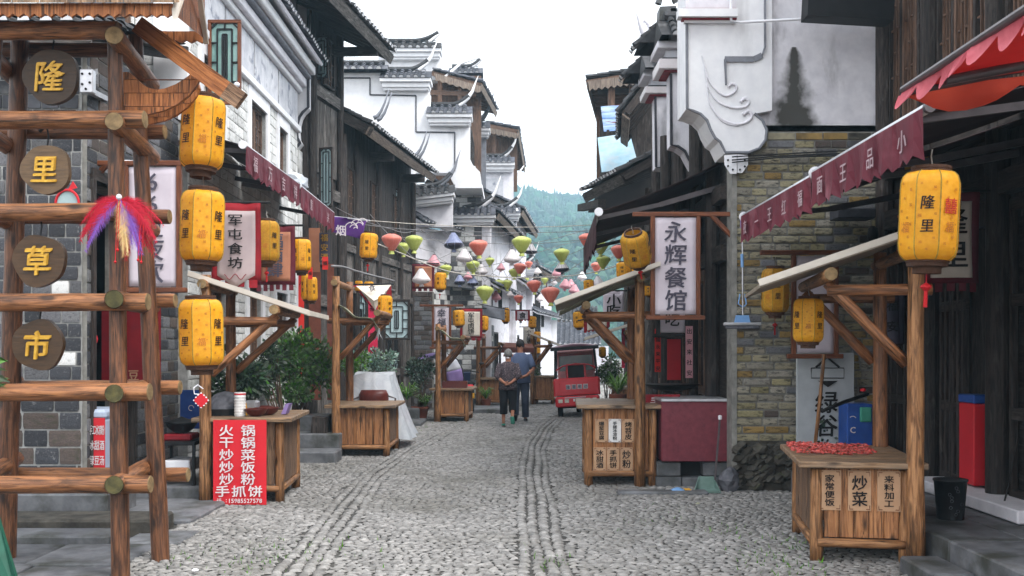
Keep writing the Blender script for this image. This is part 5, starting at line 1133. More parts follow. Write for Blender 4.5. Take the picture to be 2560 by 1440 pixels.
# ---------------------------------------------------------------- market stalls
def stall(label, o, D, w, d, h, side, ph, arm, zarm, roof, rm='creamroof', ps=0, seedm='plank', legs=True, texts=(), reach=.25, br=1.15, topm='topboard'):
    """o: front left ground corner; D: depth direction; side +1 poles on the right, -1 on the left; arm: how far the roof arm reaches over the street"""
    o = Vector(o); D = V(D[0], D[1], 0).normalized(); U = V(D.y, -D.x, 0); t = thing('market_stall', label, 'stall', o + U * w / 2 + D * d / 2, 'wooden market stalls along the street')
    Q = lambda u, v, z: o + U * u + D * v + Z_ * z
    for (u, v) in ((.05, .05), (w - .05, .05), (.05, d - .05), (w - .05, d - .05)): mb = MB(); mb.cyl(Q(u, v, 0), Q(u, v, h - .04), .052, .047, 10, True, 5, .05); mb.build('corner_post', K['pole'], t, True)
    nb = 4
    for i in range(nb): a, b = -.07 + (d + .14) * i / nb, -.07 + (d + .14) * (i + 1) / nb; mb = MB(); mb.obox(Q(w / 2, (a + b) / 2, h), U * (w / 2 + .09), D * ((b - a) / 2 - .003), Z_ * .024, .008); mb.build('top_board', K[topm], t)
    for (u0, u1, v0, v1) in ((.1, w - .1, .045, .045), (.1, w - .1, d - .045, d - .045)):
        n = 5
        for i in range(n): a, b = u0 + (u1 - u0) * i / n, u0 + (u1 - u0) * (i + 1) / n; mb = MB(); mb.obox(Q((a + b) / 2, v0, (h + .16) / 2), U * ((b - a) / 2 - .002), D * (.014 + random.random() * .004), Z_ * ((h - .2) / 2), .004); mb.build('front_plank' if v0 < .1 else 'back_plank', K[seedm], t)
    for u0 in (.045, w - .045):
        n = 6
        for i in range(n): a, b = .1 + (d - .2) * i / n, .1 + (d - .2) * (i + 1) / n; mb = MB(); mb.obox(Q(u0, (a + b) / 2, (h + .16) / 2), D * ((b - a) / 2 - .002), U * (.014 + random.random() * .006), Z_ * ((h - .2) / 2), .004); mb.build('side_plank', K['plankgrey'], t)
    for (p, q) in ((Q(.05, .02, .14), Q(w - .05, .02, .14)), (Q(.05, d - .03, .14), Q(w - .05, d - .03, .14)), (Q(.03, .05, .14), Q(.03, d - .05, .14)), (Q(w - .03, .05, .14), Q(w - .03, d - .05, .14))): mb = MB(); mb.cyl(p, q, .036, .034, 9, True, 4, .05); mb.build('bottom_rail', K['pole'], t, True)
    pu = (w - ps) if side > 0 else ps
    for v, m in ((-.04, 'pole'), (d - .02, 'log')):
        mb = MB(); mb.cyl(Q(pu, v, 0), Q(pu, v, ph), .066, .055, 12, True, 8, .05); mb.build('pole', K[m], t, True)
        e = pu - side * arm
        mb = MB(); mb.cyl(Q(pu + side * .12, v + .03, zarm), Q(e, v + .03, zarm), .045, .042, 10, True, 4, .04); mb.build('roof_arm', K['log'], t, True)
        mb = MB(); mb.cyl(Q(pu - side * .05, v + .05, zarm - .55), Q(e + side * .0, v + .05, zarm + .06), .045, .042, 10, True, 4, .04); mb.build('brace', K['log'], t, True)
    for u, z in ((pu, ph - .1), (pu - side * arm, zarm + .11)): mb = MB(); mb.cyl(Q(u, -.2, z), Q(u, d + .15, z), .05, .048, 10, True, 4, .04); l = mb.build('purlin', K['pole'], t, True); mb = MB(); mb.cyl(Q(u, -.204, z), Q(u, -.2, z), .047, .049, 10); mb.build('cut_end', K['logend'], l)
    if roof:
        (ua, za, ub, zb, v0, v1) = roof; nm = (U * (ub - ua) + Z_ * (zb - za)).cross(D).normalized(); nm = nm if nm.z > 0 else -nm
        for i in range(3):
            a, b = v0 + (v1 - v0) * i / 3, v0 + (v1 - v0) * (i + 1) / 3; mb = MB(); p = [Q(ua, a + .005, za), Q(ub, a + .005, zb), Q(ub, b - .005, zb), Q(ua, b - .005, za)]; mb.prism(p, nm * .025); mb.build('roof_board', K[rm], t)
        mb = MB(); mb.beam(Q(ua, v0, za) + nm * .035, Q(ub, v0, zb) + nm * .035, .03, .05); mb.beam(Q(ub, v0, zb) + nm * .03, Q(ub, v1, zb) + nm * .03, .03, .05); mb.build('roof_edge', K['bannercream'], t)
    # menu plaques on the front
    for (u, z, pw, ph_, s, m) in texts:
        mb = MB(); c = Q(u, .022, z); mb.obox(c, U * pw / 2, D * .004, Z_ * ph_ / 2); pl = mb.build('menu_plaque', K[m], t)
        mb = MB()
        for (uu, vv) in ((-1, -1), (1, -1), (1, 1), (-1, 1)):
            mb.beam(c + U * uu * pw * .44 + Z_ * vv * ph_ * .46 - D * .006, c + U * uu * pw * .44 + Z_ * vv * ph_ * .36 - D * .006, .002, .006); mb.beam(c + U * uu * pw * .44 + Z_ * vv * ph_ * .46 - D * .006, c + U * uu * pw * .28 + Z_ * vv * ph_ * .46 - D * .006, .002, .006)
        mb.build('plaque_border', K['frame'], pl, kind='stuff')
        mb = MB(); n = len(s); st_ = ph_ * .8 / n; vtext(mb, s, c + Z_ * (ph_ * .4 - st_ / 2) - D * .008, U, Z_, min(st_ * .98, pw * .78), st_, min(1.25, pw * .72 / min(st_, pw * .78)), 0); mb.build('lettering', K['ink'], pl)
    return t, Q
chs = stall('market stall with a heap of red chillies on its counter', (2.24, 7.68, 0), (.16, 1), .74, 1.3, .73, 1, 2.42, .62, 2.03, (-.38, 2.05, .74, 2.43, -.15, 1.5), texts=((.14, .535, .165, .3, '家常便饭', 'paper'), (.355, .535, .165, .3, '炒菜', 'paper'), (.565, .535, .165, .3, '来料加工', 'paper')))
sn = stall('market stall with six snack menu plaques on its front', (.84, 11.9, 0), (.05, 1), .84, 1.4, .92, 1, 2.5, .62, 1.98, (-.33, 2.08, .85, 2.52, -.3, 1.6), ps=.2, texts=((.2, .64, .145, .27, '爆浆豆腐', 'paper'), (.355, .64, .145, .27, '手搓冰凉粉', 'paperwhite'), (.51, .64, .145, .27, '烤苕皮', 'paper'), (.18, .31, .145, .27, '冰甜酒', 'paper'), (.335, .31, .145, .27, '手抓饼', 'paper'), (.49, .31, .145, .27, '炒粉', 'paper')))
fr = stall('fry stall with red dish list banner and pots on its counter', (-3.2, 10.55, 0), (-.06, 1), .84, 1.2, .86, -1, 2.35, .72, 1.88, (-.12, 2.33, 1.1, 1.93, -.1, 1.5), ps=.05, seedm='plankgrey')
emp = stall('bare market stall with torn canvas roof in front of the plastic covered vehicle', (-2.66, 15.05, 0), (0, 1), .86, 1.25, .74, -1, 2.65, .62, 2.0, None, ps=.08)
thr = stall('market stall with a long brown tray beside the umbrella scooter', (-1.7, 22.2, 0), (.04, 1), .76, 1.2, .7, -1, 2.12, .55, 1.72, None, ps=.1)
bk = stall('low market stall half hidden beyond the snack stall', (2.05, 20.4, 0), (.05, 1), .95, 1.2, .8, 1, 2.2, .7, 1.8, (-.6, 1.75, 1.0, 2.25, -.2, 1.4), seedm='plank')
f1 = stall('small market stall at the far left past the walking couple', (-.92, 28.0, 0), (.1, 1), .8, 1.2, .75, -1, 2.0, .6, 1.6, None)
f2 = stall('wooden planter like market stall carrying a leafy shrub beyond the couple', (.58, 29.2, 0), (.1, 1), .62, 1.0, .78, -1, 2.0, .5, 1.65, (-.1, 2.0, .9, 1.6, -.1, 1.1))
# torn canvas roofs
for (pa, pb, pc, pd, l) in (((845, 762, 14.9), (948, 800, 14.9), (945, 812, 16.4), (862, 776, 16.4), 'torn greenish canvas stretched over the bare stall'), ((1098, 824, 22), (1165, 850, 22), (1160, 852, 23.3), (1105, 830, 23.3), 'small worn canvas over the stall with brown tray')):
    a, b, c, d = P(*pa), P(*pb), P(*pc), P(*pd)
    mb = MB(); mb.sheet(lambda u, v: a.lerp(b, u).lerp(d.lerp(c, u), v) + Z_ * (-.06 * math.sin(math.pi * u) - .02 * math.sin(9 * v) + (-.12 * max(0, u - .85) / .15 if u > .85 else 0)) + V(.0, 0, .02 * math.sin(11 * u)), 14, 8, .006); cv = solo(mb, 'canvas_roof', K['canvas'], l, 'canvas', smooth=True)
    mb = MB()
    for k in range(9):
        p = b.lerp(c, k / 8) - Z_ * .12; q = p + V(random.uniform(-.08, .1), random.uniform(-.03, .03), -random.uniform(.06, .2)); mb.add([p + V(0, -.08, 0), p + V(0, .09, .0), q], [(0, 1, 2)])
    mb.build('torn_edge', K['plasticwhite'], cv)
# strip of pale plastic blowing off the snack stall roof
mb = MB(); q = [P(1400, 778, 12.0), P(1470, 745, 12), P(1540, 712, 12), P(1590, 698, 12), P(1630, 702, 11.9), P(1660, 722, 11.8)]
mb.sheet(lambda u, v: q[min(int(u * 5), 4)].lerp(q[min(int(u * 5) + 1, 5)], u * 5 - min(int(u * 5), 4)) + V(0, .22 * v, -.05 * v), 10, 2, .004); solo(mb, 'plastic_strip', K['canvas'], 'pale green plastic strip curling off the snack stall roof', 'plastic strip', smooth=True)

# ---------------------------------------------------------------- awnings
def awning(label, b0, b1, w0, w1, val, fm, vm, text='', nteeth=16, arms=2, flip=False, end='white', tsize=.2):
    b0, b1, w0, w1 = map(Vector, (b0, b1, w0, w1)); t = thing('awning', label, 'awning', (b0 + b1) / 2 - Z_ * val)
    mb = MB(); mb.sheet(lambda u, v: w0.lerp(w1, u).lerp(b0.lerp(b1, u), v) - Z_ * (.04 * math.sin(math.pi * v) + .012 * math.sin(u * 20)), 16, 8, .006); mb.build('fabric', K[fm], t, True)
    mb = MB(); mb.cyl(b0, b1, .032, n=10); mb.build('front_bar', K['alu'], t, True)
    d = (b1 - b0).normalized()
    for c, s in ((b0, -1), (b1, 1)): mb = MB(); mb.cyl(c, c + d * s * .03, .052 if s < 0 else .036, .05 if s < 0 else .034, 14); mb.build('bar_end', K[end if s < 0 else 'aludark'], t)
    for k in range(arms):
        f = .06 + .88 * k / max(1, arms - 1); p, q = w0.lerp(w1, f) - Z_ * .28, b0.lerp(b1, f) - Z_ * .04; mid = p.lerp(q, .5) - Z_ * .03
        mb = MB(); mb.beam(p, mid, .045, .06); mb.beam(mid, q, .035, .05); mb.build('arm', K['aludark'], t)
    out = V(-1, 0, 0) if b0.x > 0 else V(1, 0, 0); n = nteeth * 2
    vs = []; fs = []; L = (b1 - b0).length
    for i in range(n + 1):
        u = i / n; p = b0.lerp(b1, u); wv = .012 * math.sin(u * 37) + .008 * math.sin(u * 83)
        vs += [p + out * .034, p - Z_ * (val * .5) + out * (.03 + wv), p - Z_ * (val * (1.0 if i % 2 else .86)) + out * (.03 + wv * 2)]
    for i in range(n): fs += [(3 * i, 3 * i + 3, 3 * i + 4, 3 * i + 1), (3 * i + 1, 3 * i + 4, 3 * i + 5, 3 * i + 2)]
    mb = MB(); mb.add(vs, fs); vl = mb.build('valance', K[vm], t)
    if text:
        mb = MB(); rt = d if (d.cross(Z_)).dot(out) > 0 else -d
        for i, ch in enumerate(text):
            f = (i + .5) / len(text); p = b0.lerp(b1, f if rt.dot(d) > 0 else 1 - f); glyph(mb, ch, p - Z_ * val * .48 + out * .05, rt, Z_, tsize, 1.0)
        mb.build('lettering', K['awningletter'], vl)
    return t
awning('maroon awning with white characters, far half on the brick gable corner', (2.47, 10.9, 3.0), (2.47, 8.35, 3.0), (4.2, 10.9, 3.5), (4.2, 8.35, 3.5), .3, 'awningtop', 'maroon', '夜一王红福', 14, tsize=.15)
awning('maroon awning with white characters above the chilli stall', (2.46, 8.3, 3.02), (2.46, 6.05, 3.02), (4.2, 8.3, 3.55), (4.2, 6.05, 3.55), .3, 'awningtop', 'maroon', '面王品小', 16, tsize=.15)
awning('dark brown awning sloping over the snack stall', (1.02, 12.05, 3.2), (1.12, 15.6, 3.12), (2.52, 12.05, 3.82), (2.52, 15.6, 3.75), .42, 'awningtop', 'maroondark', '', 16, 3)
awning('long maroon awning on the pale brick house', (-3.15, 12.0, 3.98), (-3.12, 14.9, 3.98), (-3.98, 12.0, 4.32), (-3.98, 14.9, 4.32), .34, 'awningtop', 'maroon', '福万吉祥', 16, 3, tsize=.2)
awning('maroon awning end piece beside crumpled white plastic', (-3.12, 14.95, 3.97), (-3.1, 17.7, 3.93), (-3.98, 14.95, 4.3), (-3.98, 17.7, 4.28), .36, 'awningtop', 'maroon', '意兴', 14, 2, tsize=.18)
br = thing('awning_bracket', 'white metal bracket plate bolted at the brown awning corner', 'bracket', P(1838, 435, 11.4))
mb = MB(); mb.prism(px([(1811, 388), (1842, 386), (1842, 434), (1826, 434), (1812, 412)], 11.36), (0, .02, 0)); mb.prism(px([(1844, 386), (1870, 388), (1870, 412), (1856, 432), (1844, 432)], 11.36), (0, .02, 0)); p_ = mb.build('plate', K['white'], br)
mb = MB()
for (x, y) in ((1820, 400), (1820, 415), (1832, 424), (1862, 400), (1862, 416), (1850, 424)): mb.cyl(P(x, y, 11.345), P(x, y, 11.36), .012, n=8)
mb.build('bolts', K['black'], p_)
mb = MB(); c = P(738, 455, 16.2); mb.add(*(lambda r: ([(c + V(p[0] * .2, p[1] * .35, p[2] * .14) * (1 + random.uniform(-.25, .25))) for p in IV], IF))(0)); solo(mb, 'plastic_wrap', K['plasticwhite'], 'crumpled white plastic lying on the maroon awning', 'plastic')
# red canopy near the camera
rc = thing('red_canopy', 'bright red cloth canopy with scalloped fringe beside the big lantern', 'canopy', (3.0, 4.8, 2.7))
a, b, c, d = V(2.12, 5.55, 3.0), V(2.12, 3.0, 3.0), V(4.2, 3.0, 3.42), V(4.2, 5.55, 3.42)
mb = MB(); mb.sheet(lambda u, v: a.lerp(b, u).lerp(d.lerp(c, u), v) - Z_ * .05 * math.sin(math.pi * v), 10, 10, .004); mb.build('fabric', K['redcanopy'], rc, True)
mb = MB(); mb.cyl(a, b, .02); mb.cyl(a + V(.1, -.3, -.03), d + V(0, -.3, -.06), .025); mb.cyl(a + V(.02, -.02, -.02), d + V(0, -.02, -.03), .018); mb.build('frame', K['aludark'], rc)
def fringe(p, q, n, dep, m, outv, name):
    p, q = Vector(p), Vector(q); mb = MB(); k = n * 8; vs = []
    for i in range(k + 1):
        t = i / k; s = abs(math.sin(math.pi * n * t)); r = p.lerp(q, t); w = outv * (.03 * math.sin(t * 21 + 1))
        vs += [r, r - Z_ * dep * (.25 + .3 * s) + w * .6, r - Z_ * dep * (.25 + .75 * s) + w + outv * .05 * s]
    mb.add(vs, [(3 * i + j, 3 * i + 3 + j, 3 * i + 4 + j, 3 * i + 1 + j) for i in range(k) for j in (0, 1)]); mb.build(name, K[m], rc, True)
fringe(a, b, 12, .13, 'pinkfringe', V(-1, 0, 0), 'side_fringe'); fringe(a + V(-.01, -.01, 0), a.lerp(d, .62) + V(0, -.01, -.12), 2, .16, 'orangefringe', V(0, -1, 0), 'front_fringe')
# ---------------------------------------------------------------- yellow paper lanterns (prototype of radius 1, height about 3.2)
def lantern_proto(mat_, with_rings=True):
    t = bpy.data.objects.new('yellow_lantern', None); COL.objects.link(t); OFF[t.name] = Vector((0, 0, 0)); ph = math.pi / 8
    prof = [(.66, -1.62), (.8, -1.56), (.93, -1.42), (.99, -1.2), (1.0, -1.0), (1.0, 1.0), (.99, 1.2), (.93, 1.42), (.8, 1.56), (.66, 1.62)]
    for k in range(8):
        a0, a1 = ph + 2 * math.pi * k / 8, ph + 2 * math.pi * (k + 1) / 8; mb = MB(); vs = []; fs = []
        for (r, z) in prof:
            for q in range(4):
                f = q / 3; a = a0 + (a1 - a0) * f; rr = r * (math.cos(math.pi / 8) / math.cos(a - (a0 + a1) / 2)) * .55 + r * .45; vs.append((math.cos(a) * rr, math.sin(a) * rr, z))
        for i in range(len(prof) - 1):
            for q in range(3): fs.append((i * 4 + q, i * 4 + q + 1, (i + 1) * 4 + q + 1, (i + 1) * 4 + q))
        mb.add(vs, fs); mb.build('panel', mat_, t, True)
    for k in range(8):
        a = ph + 2 * math.pi * k / 8; mb = MB(); mb.tube([(math.cos(a) * r * 1.005, math.sin(a) * r * 1.005, z) for r, z in prof], .022, 4); mb.build('rib', K['ribgold'], t)
    mb = MB(); mb.lathe([(.6, 1.6), (.68, 1.6), (.68, 1.66), (.64, 1.68), (.66, 1.72), (.66, 1.82), (.58, 1.82), (.58, 1.62)], n=16); mb.build('top_ring', K['ring'], t)
    mb = MB(); mb.lathe([(.6, -1.6), (.7, -1.6), (.72, -1.66), (.68, -1.7), (.66, -1.82), (.5, -1.84), (.47, -1.9), (.47, -2.08), (.4, -2.08), (.4, -1.8)], n=16); mb.build('bottom_ring', K['ring'], t)
    for k in range(8):
        a = 2 * math.pi * k / 8; c = V(math.cos(a), math.sin(a), 0); rt = V(-math.sin(a), math.cos(a), 0); mb = MB(); mo = MB(); D_ = .985
        if k % 2:
            glyph(mb, '隆', c * D_ + Z_ * .42, rt, Z_, .52, .9, shear=.08); glyph(mb, '里', c * D_ - Z_ * .42, rt, Z_, .5, .9, shear=.05); mb.build('lettering', K['ink'], t)
            sp = [(-.22, 1.1), (.2, .95), (.24, 0), (-.25, -.05), (-.2, -1.0), (.22, -.85), (0, -1.25)]
        else: sp = [(-.2, 1.15), (.18, .9), (-.1, .6), (.2, .35), (-.22, .15), (.05, -.1), (.22, -.35), (-.15, -.55), (.12, -.8), (-.2, -1.05), (.2, -1.2)]
        for (u, z) in sp: glyph(mo, '福', c * D_ + rt * u + Z_ * z, rt, Z_, random.uniform(.08, .13), 1)
        if k == 4 or k == 6: glyph(mo, '福', c * D_ + rt * .0 - Z_ * .45, rt, Z_, .42, .8)
        mo.build('motif_print', K['motif'], t, kind='stuff')
    return t
LP = {'n': lantern_proto(K['lantern']), 'o': lantern_proto(K['lanternold'])}
mb = MB(); mb.tube([(0, 0, 1.6), (.03, 0, 1.9), (-.03, 0, 2.2), (0, 0, 2.45)], .03, 5); HK = mb.mesh('hanging_cord'); HK.materials.append(K['cord'])
mb = MB(); mb.tube([(0, 0, -2.08), (0, 0, -2.4)], .025, 4); mb.lathe([(.02, -2.4), (.16, -2.5), (.2, -2.58), (.1, -2.68), (.06, -2.72), (.07, -3.3), (.03, -3.32)], n=8); TS = mb.mesh('tassel'); TS.materials.append(K['tassel'])
used = {'n': 0, 'o': 0}
def lantern(x, y0, y1, wpx, Y, label, kind='n', rz=0, tilt=(0, 0), tassel=False, cord=True):
    c = P(x, (y0 + y1) / 2, Y); r = wpx / 2 * Y / FPX; t = LP[kind] if used[kind] == 0 else copy_tree(LP[kind]); used[kind] += 1
    hz_ = (y1 - y0) * Y / FPX / (2 * 1.9)
    t.location = c; t.scale = (r, r, hz_); t.rotation_euler = (R(tilt[0] + random.uniform(-2.5, 2.5)), R(tilt[1] + random.uniform(-3, 3)), R(rz)); tag(t, label, 'lantern', 'yellow paper lanterns')
    for me, f in ((HK, cord), (TS, tassel)):
        if f: o = bpy.data.objects.new(me.name, me); COL.objects.link(o); o.parent = t
    return t
lantern(507, 232, 436, 112, 8.15, 'large yellow lantern hung right under the tower roof board', rz=17)
lantern(506, 464, 668, 112, 8.15, 'large yellow lantern in the middle of a column of three', rz=16)
lantern(503, 735, 928, 113, 8.15, 'large yellow lantern with big 福 print, lowest of a column of three', rz=18)
lantern(667, 545, 662, 64, 11.6, 'duller yellow lantern in front of the tan tavern banner', 'o', 5, tassel=True)
lantern(753, 592, 684, 50, 13.6, 'yellow lantern hung beside the maroon banner edge', rz=20)
lantern(768, 680, 755, 30, 15.6, 'yellow lantern half hidden behind its twin by the red couplet', rz=5); lantern(780, 688, 757, 27, 15.2, 'yellow lantern with red ribbon in front of its twin by the couplet', rz=-12)
lantern(922, 578, 651, 44, 17.5, 'yellow lantern with red tassel under the purple tobacco flag', rz=40, tassel=True)
lantern(963, 735, 797, 37, 16.3, 'yellow lantern below the twisted white flag', rz=0)
lantern(1101, 678, 728, 29, 22, 'small yellow lantern touching the pink banner', rz=25, tassel=True)
lantern(1147, 772, 818, 29, 24, 'small yellow lantern between the two white banners', rz=30); lantern(1209, 787, 829, 25, 25, 'small yellow lantern right of the red edged meat pie banner', rz=35, tassel=True)
lantern(1264, 768, 808, 22, 28, 'small yellow lantern pinned over by a grey flag', rz=45); lantern(1331, 789, 821, 20, 31, 'tiny yellow lantern above the far white scroll', rz=25)
lantern(1343, 827, 856, 18, 32, 'tiny yellow lantern beside the far white scroll', rz=0); lantern(1343, 860, 885, 16, 33, 'tiny orange lantern lowest beside the far scroll', rz=20)
lantern(1447, 776, 823, 28, 21, 'small yellow lantern hung below the snack stall roof edge', rz=20)
lantern(1590, 572, 672, 70, 11.2, 'tilted weathered yellow lantern hung on wooden sign bracket', 'o', 20, tilt=(24, -24))
lantern(1560, 653, 697, 38, 17, 'yellow lantern behind the snack stall roof', rz=25); lantern(1588, 668, 702, 34, 17.6, 'yellow lantern partly behind the tilted weathered one', rz=10)
lantern(1472, 698, 728, 26, 22, 'small yellow lantern behind the white silk lantern', rz=30); lantern(1622, 708, 742, 24, 17, 'yellow lantern half hidden behind the restaurant sign edge', rz=30)
lantern(1938, 662, 790, 68, 10.9, 'dusty yellow lantern hung against the yellowed brick wall', 'o', 42, tassel=True)
lantern(2021, 738, 865, 78, 8.3, 'orange yellow lantern hung below the chilli stall roof', rz=-16)
lantern(2323, 412, 672, 146, 6.3, 'very large yellow lantern with red double happiness print', rz=20, tassel=True)
lantern(2300, 385, 520, 70, 9.6, 'dark yellow lantern almost hidden behind the very large one', 'o', 10); lantern(1506, 866, 894, 18, 25, 'dim lantern under the far stall roof', 'o', 10)
lantern(897, 700, 730, 20, 20.3, 'yellow lantern peeping over the twisted white flag', rz=10); lantern(922, 702, 732, 24, 20.1, 'yellow lantern with flat lid above the twisted white flag', rz=15)
mb = MB(); big = [o for o in COL.objects if o.get('label', '').startswith('very large yellow')][0]
a = -math.pi / 2 - R(20) + math.pi / 4 * 1 + R(0)
for an in (-math.pi / 2,):
    c = V(math.cos(an), math.sin(an), 0); rt = V(-math.sin(an), math.cos(an), 0); glyph(mb, '囍', c * .992 + Z_ * .3, rt, Z_, .6, .9)
me = mb.mesh('double_happiness'); me.materials.append(K['redink']); o = bpy.data.objects.new('double_happiness', me); COL.objects.link(o); o.parent = big

# ---------------------------------------------------------------- coloured silk lanterns on strings
PROF = {'d': [(.16, .62), (.3, .6), (.62, .5), (.92, .36), (1.0, .2), (.94, .05), (.7, -.3), (.42, -.68), (.28, -.84), (.2, -.86)],
        't': [(.18, .95), (.24, .9), (.45, .55), (.72, .12), (.95, -.22), (1.0, -.4), (.9, -.58), (.6, -.74), (.25, -.82), (.12, -.84)]}
SP = {}
def silk_proto(sh, m):
    t = bpy.data.objects.new('silk_lantern', None); COL.objects.link(t); OFF[t.name] = Vector((0, 0, 0)); pf = PROF[sh]
    low = {'silkblue': 'silkdark', 'silkdark': 'silkdark'}.get(m, m)
    mb = MB(); n = 16; zc = -.2 if sh == 't' else -9
    up = [p for p in pf if p[1] > zc - .05]; mb.lathe(up, n=n); mb.build('shade', K['silkwhite' if m in ('silkdark',) else m], t, True)
    if sh == 't': mb = MB(); mb.lathe([p for p in pf if p[1] <= zc + .02], n=n); mb.build('shade_bottom', K[{'silkwhite': 'silkwhite'}.get(m, low)], t, True)
    mb = MB()
    for k in range(8): a = 2 * math.pi * k / 8; mb.tube([(math.cos(a) * r * 1.008, math.sin(a) * r * 1.008, z) for r, z in pf], .02, 3)
    mb.build('ribs', K[m], t, kind='stuff')
    mb = MB(); zt = pf[0][1]; mb.lathe([(.01, zt + .1), (.17, zt + .1), (.19, zt), (.14, zt - .02)], n=10); mb.build('cap', K['black'], t)
    mb = MB(); zb = pf[-1][1]; mb.lathe([(.2, zb), (.22, zb - .06), (.3, zb - .3), (.12, zb - .3)], n=10); mb.build('skirt', K['silkgreen' if sh == 'd' else m], t)
    mb = MB(); mb.tube([(0, 0, zt + .1), (0, 0, zt + .5)], .012, 4); mb.build('hanger', K['wire'], t)
    return t
CN = {'r': 'silkred', 'g': 'silkgreen', 'w': 'silkwhite', 'p': 'silkpink', 'b': 'silkblue', 'k': 'silkdark'}
WD = {'r': 'red', 'g': 'yellow green', 'w': 'white', 'p': 'pink', 'b': 'blue', 'k': 'dark bottomed'}
SILK = [(979, 602, 51, 'r', 'd'), (1035, 604, 46, 'g', 'd'), (1008, 619, 36, 'g', 'd'), (1134, 604, 49, 'b', 't'), (1196, 616, 47, 'r', 'd'), (1161, 640, 41, 'w', 't'), (1084, 653, 35, 'p', 't'), (1114, 673, 32, 'g', 'd'), (1053, 692, 45, 'w', 't'),
        (1182, 664, 36, 'g', 'd'), (1203, 675, 32, 'w', 't'), (1149, 701, 30, 'b', 't'), (1182, 704, 31, 'b', 't'), (1212, 730, 45, 'g', 'd'), (1247, 710, 32, 'g', 'd'), (1268, 709, 28, 'g', 'd'), (1240, 741, 27, 'p', 't'), (1280, 642, 41, 'w', 't'),
        (1304, 608, 50, 'g', 'd'), (1300, 669, 33, 'r', 'd'), (1285, 681, 28, 'g', 'd'), (1327, 623, 34, 'k', 't'), (1296, 746, 25, 'r', 'd'), (1404, 635, 40, 'g', 'd'), (1405, 667, 36, 'k', 't'), (1392, 681, 26, 'p', 't'), (1344, 678, 20, 'w', 't'), (1335, 713, 37, 'r', 'd'),
        (1376, 734, 48, 'r', 'd'), (1413, 711, 30, 'p', 't'), (1427, 709, 24, 'p', 't'), (1436, 724, 29, 'p', 't'), (1467, 598, 42, 'r', 'd'), (1502, 617, 38, 'g', 'd'), (1508, 652, 37, 'g', 'd'), (1491, 666, 29, 'r', 'd'), (1547, 627, 41, 'r', 'd'), (1495, 706, 34, 'w', 't'),
        (1312, 700, 22, 'g', 'd'), (1350, 745, 20, 'w', 't'), (1252, 668, 22, 'p', 't'), (1225, 652, 24, 'g', 'd'), (1362, 700, 20, 'g', 'd'), (1385, 705, 18, 'w', 't'), (1275, 735, 18, 'w', 't'), (1322, 660, 20, 'r', 'd'), (1455, 690, 24, 'w', 't'), (1170, 690, 22, 'p', 't')]
near = {(1252, 668): 'small, between a white drop and a red one', (1225, 652): 'small, beside the red one at the plaster wall', (1362, 700): 'tiny, over the largest red one', (1385, 705): 'tiny, behind the pink trio', (1275, 735): 'tiny, beside the smallest red one', (1322, 660): 'tiny, under the dark bottomed one at hill edge', (1455, 690): 'small, beside the pink trio toward the awning', (1170, 690): 'small, peeping between the blue pair', (1161, 640): 'between the blue one and the red by the pier', (1114, 673): 'behind the small yellow lantern and thick cable', (1182, 664): 'right below the white drop near the brick pier', (1203, 675): 'half hidden behind a green tapering one', (1149, 701): 'nearer the pink banner of the blue pair', (1182, 704): 'nearer the large green one of the blue pair', (1212, 730): 'just above the meat pie banner', (1247, 710): 'front one of a green pair', (1268, 709): 'rear one of a green pair', (1240, 741): 'right below the green pair', (1280, 642): 'beside the green one at hill edge', (1300, 669): 'in front of a half hidden green one', (1285, 681): 'half hidden behind a small red one', (1296, 746): 'above the small pink far banner', (1392, 681): 'tucked under a dark bottomed one before hill', (1344, 678): 'tiny, before the far dark house', (1335, 713): 'above the tiny far yellow lanterns', (1413, 711): 'front one of a pink trio', (1427, 709): 'overlapped middle one of a pink trio', (1436, 724): 'lowest of a pink trio', (1312, 700): 'tiny, between two red tapering ones', (1350, 745): 'tiny, beside the largest red one', (979, 602): 'left end, beside the purple flag', (1035, 604): 'beside the leftmost red one', (1008, 619): 'tucked behind a larger green one near the red', (1053, 692): 'in front of the pink banner', (1084, 653): 'just above the pink banner', (1376, 734): 'above the small yellow lantern and white gateway', (1467, 598): 'cut by the brown awning fringe', (1502, 617): 'right behind the brown awning fringe', (1508, 652): 'below the brown awning next to the red one', (1491, 666): 'below the brown awning beside a green one', (1547, 627): 'under the brown awning, nearest the tilted lantern', (1495, 706): 'above the snack stall roof', (1404, 635): 'right above a dark bottomed one before the hill', (1405, 667): 'right below a green one before the hill', (1304, 608): 'hung before the edge of hill and white house', (1327, 623): 'peeping behind a large green one', (1134, 604): 'in front of the brick pier', (1196, 616): 'in front of the peeling plaster wall'}
items = []
for (x, y, w, c, sh) in SILK:
    Y = max(19.0, min(.385 * FPX / w, 25.5 if x < 1175 else 27.5 if x < 1235 else 30 if x < 1300 else 38)); key = (sh, c); r = w / 2 * Y / FPX
    if key not in SP: SP[key] = [silk_proto(sh, CN[c]), 0]
    t = SP[key][0] if SP[key][1] == 0 else copy_tree(SP[key][0]); SP[key][1] += 1
    t.location = P(x, y, Y); t.scale = (r, r, r * (1.12 if sh == 'd' else .95)); t.rotation_euler = (R(random.uniform(-4, 4)), R(random.uniform(-5, 5)), random.random() * 6)
    shp = 'tapering silk lantern' if sh == 'd' else 'drop shaped silk lantern'
    lab = f"{WD[c]} {shp} {near[(x, y)]}" if (x, y) in near else f"{WD[c]} {shp} among those strung over the street"
    tag(t, lab, 'lantern', 'coloured silk lanterns strung over the street'); items.append((Y, x, y, r, sh))
items.sort()
k = 0; n_s = 8; per = math.ceil(len(items) / n_s); names = ['first', 'second', 'third', 'fourth', 'fifth', 'sixth', 'seventh', 'eighth']
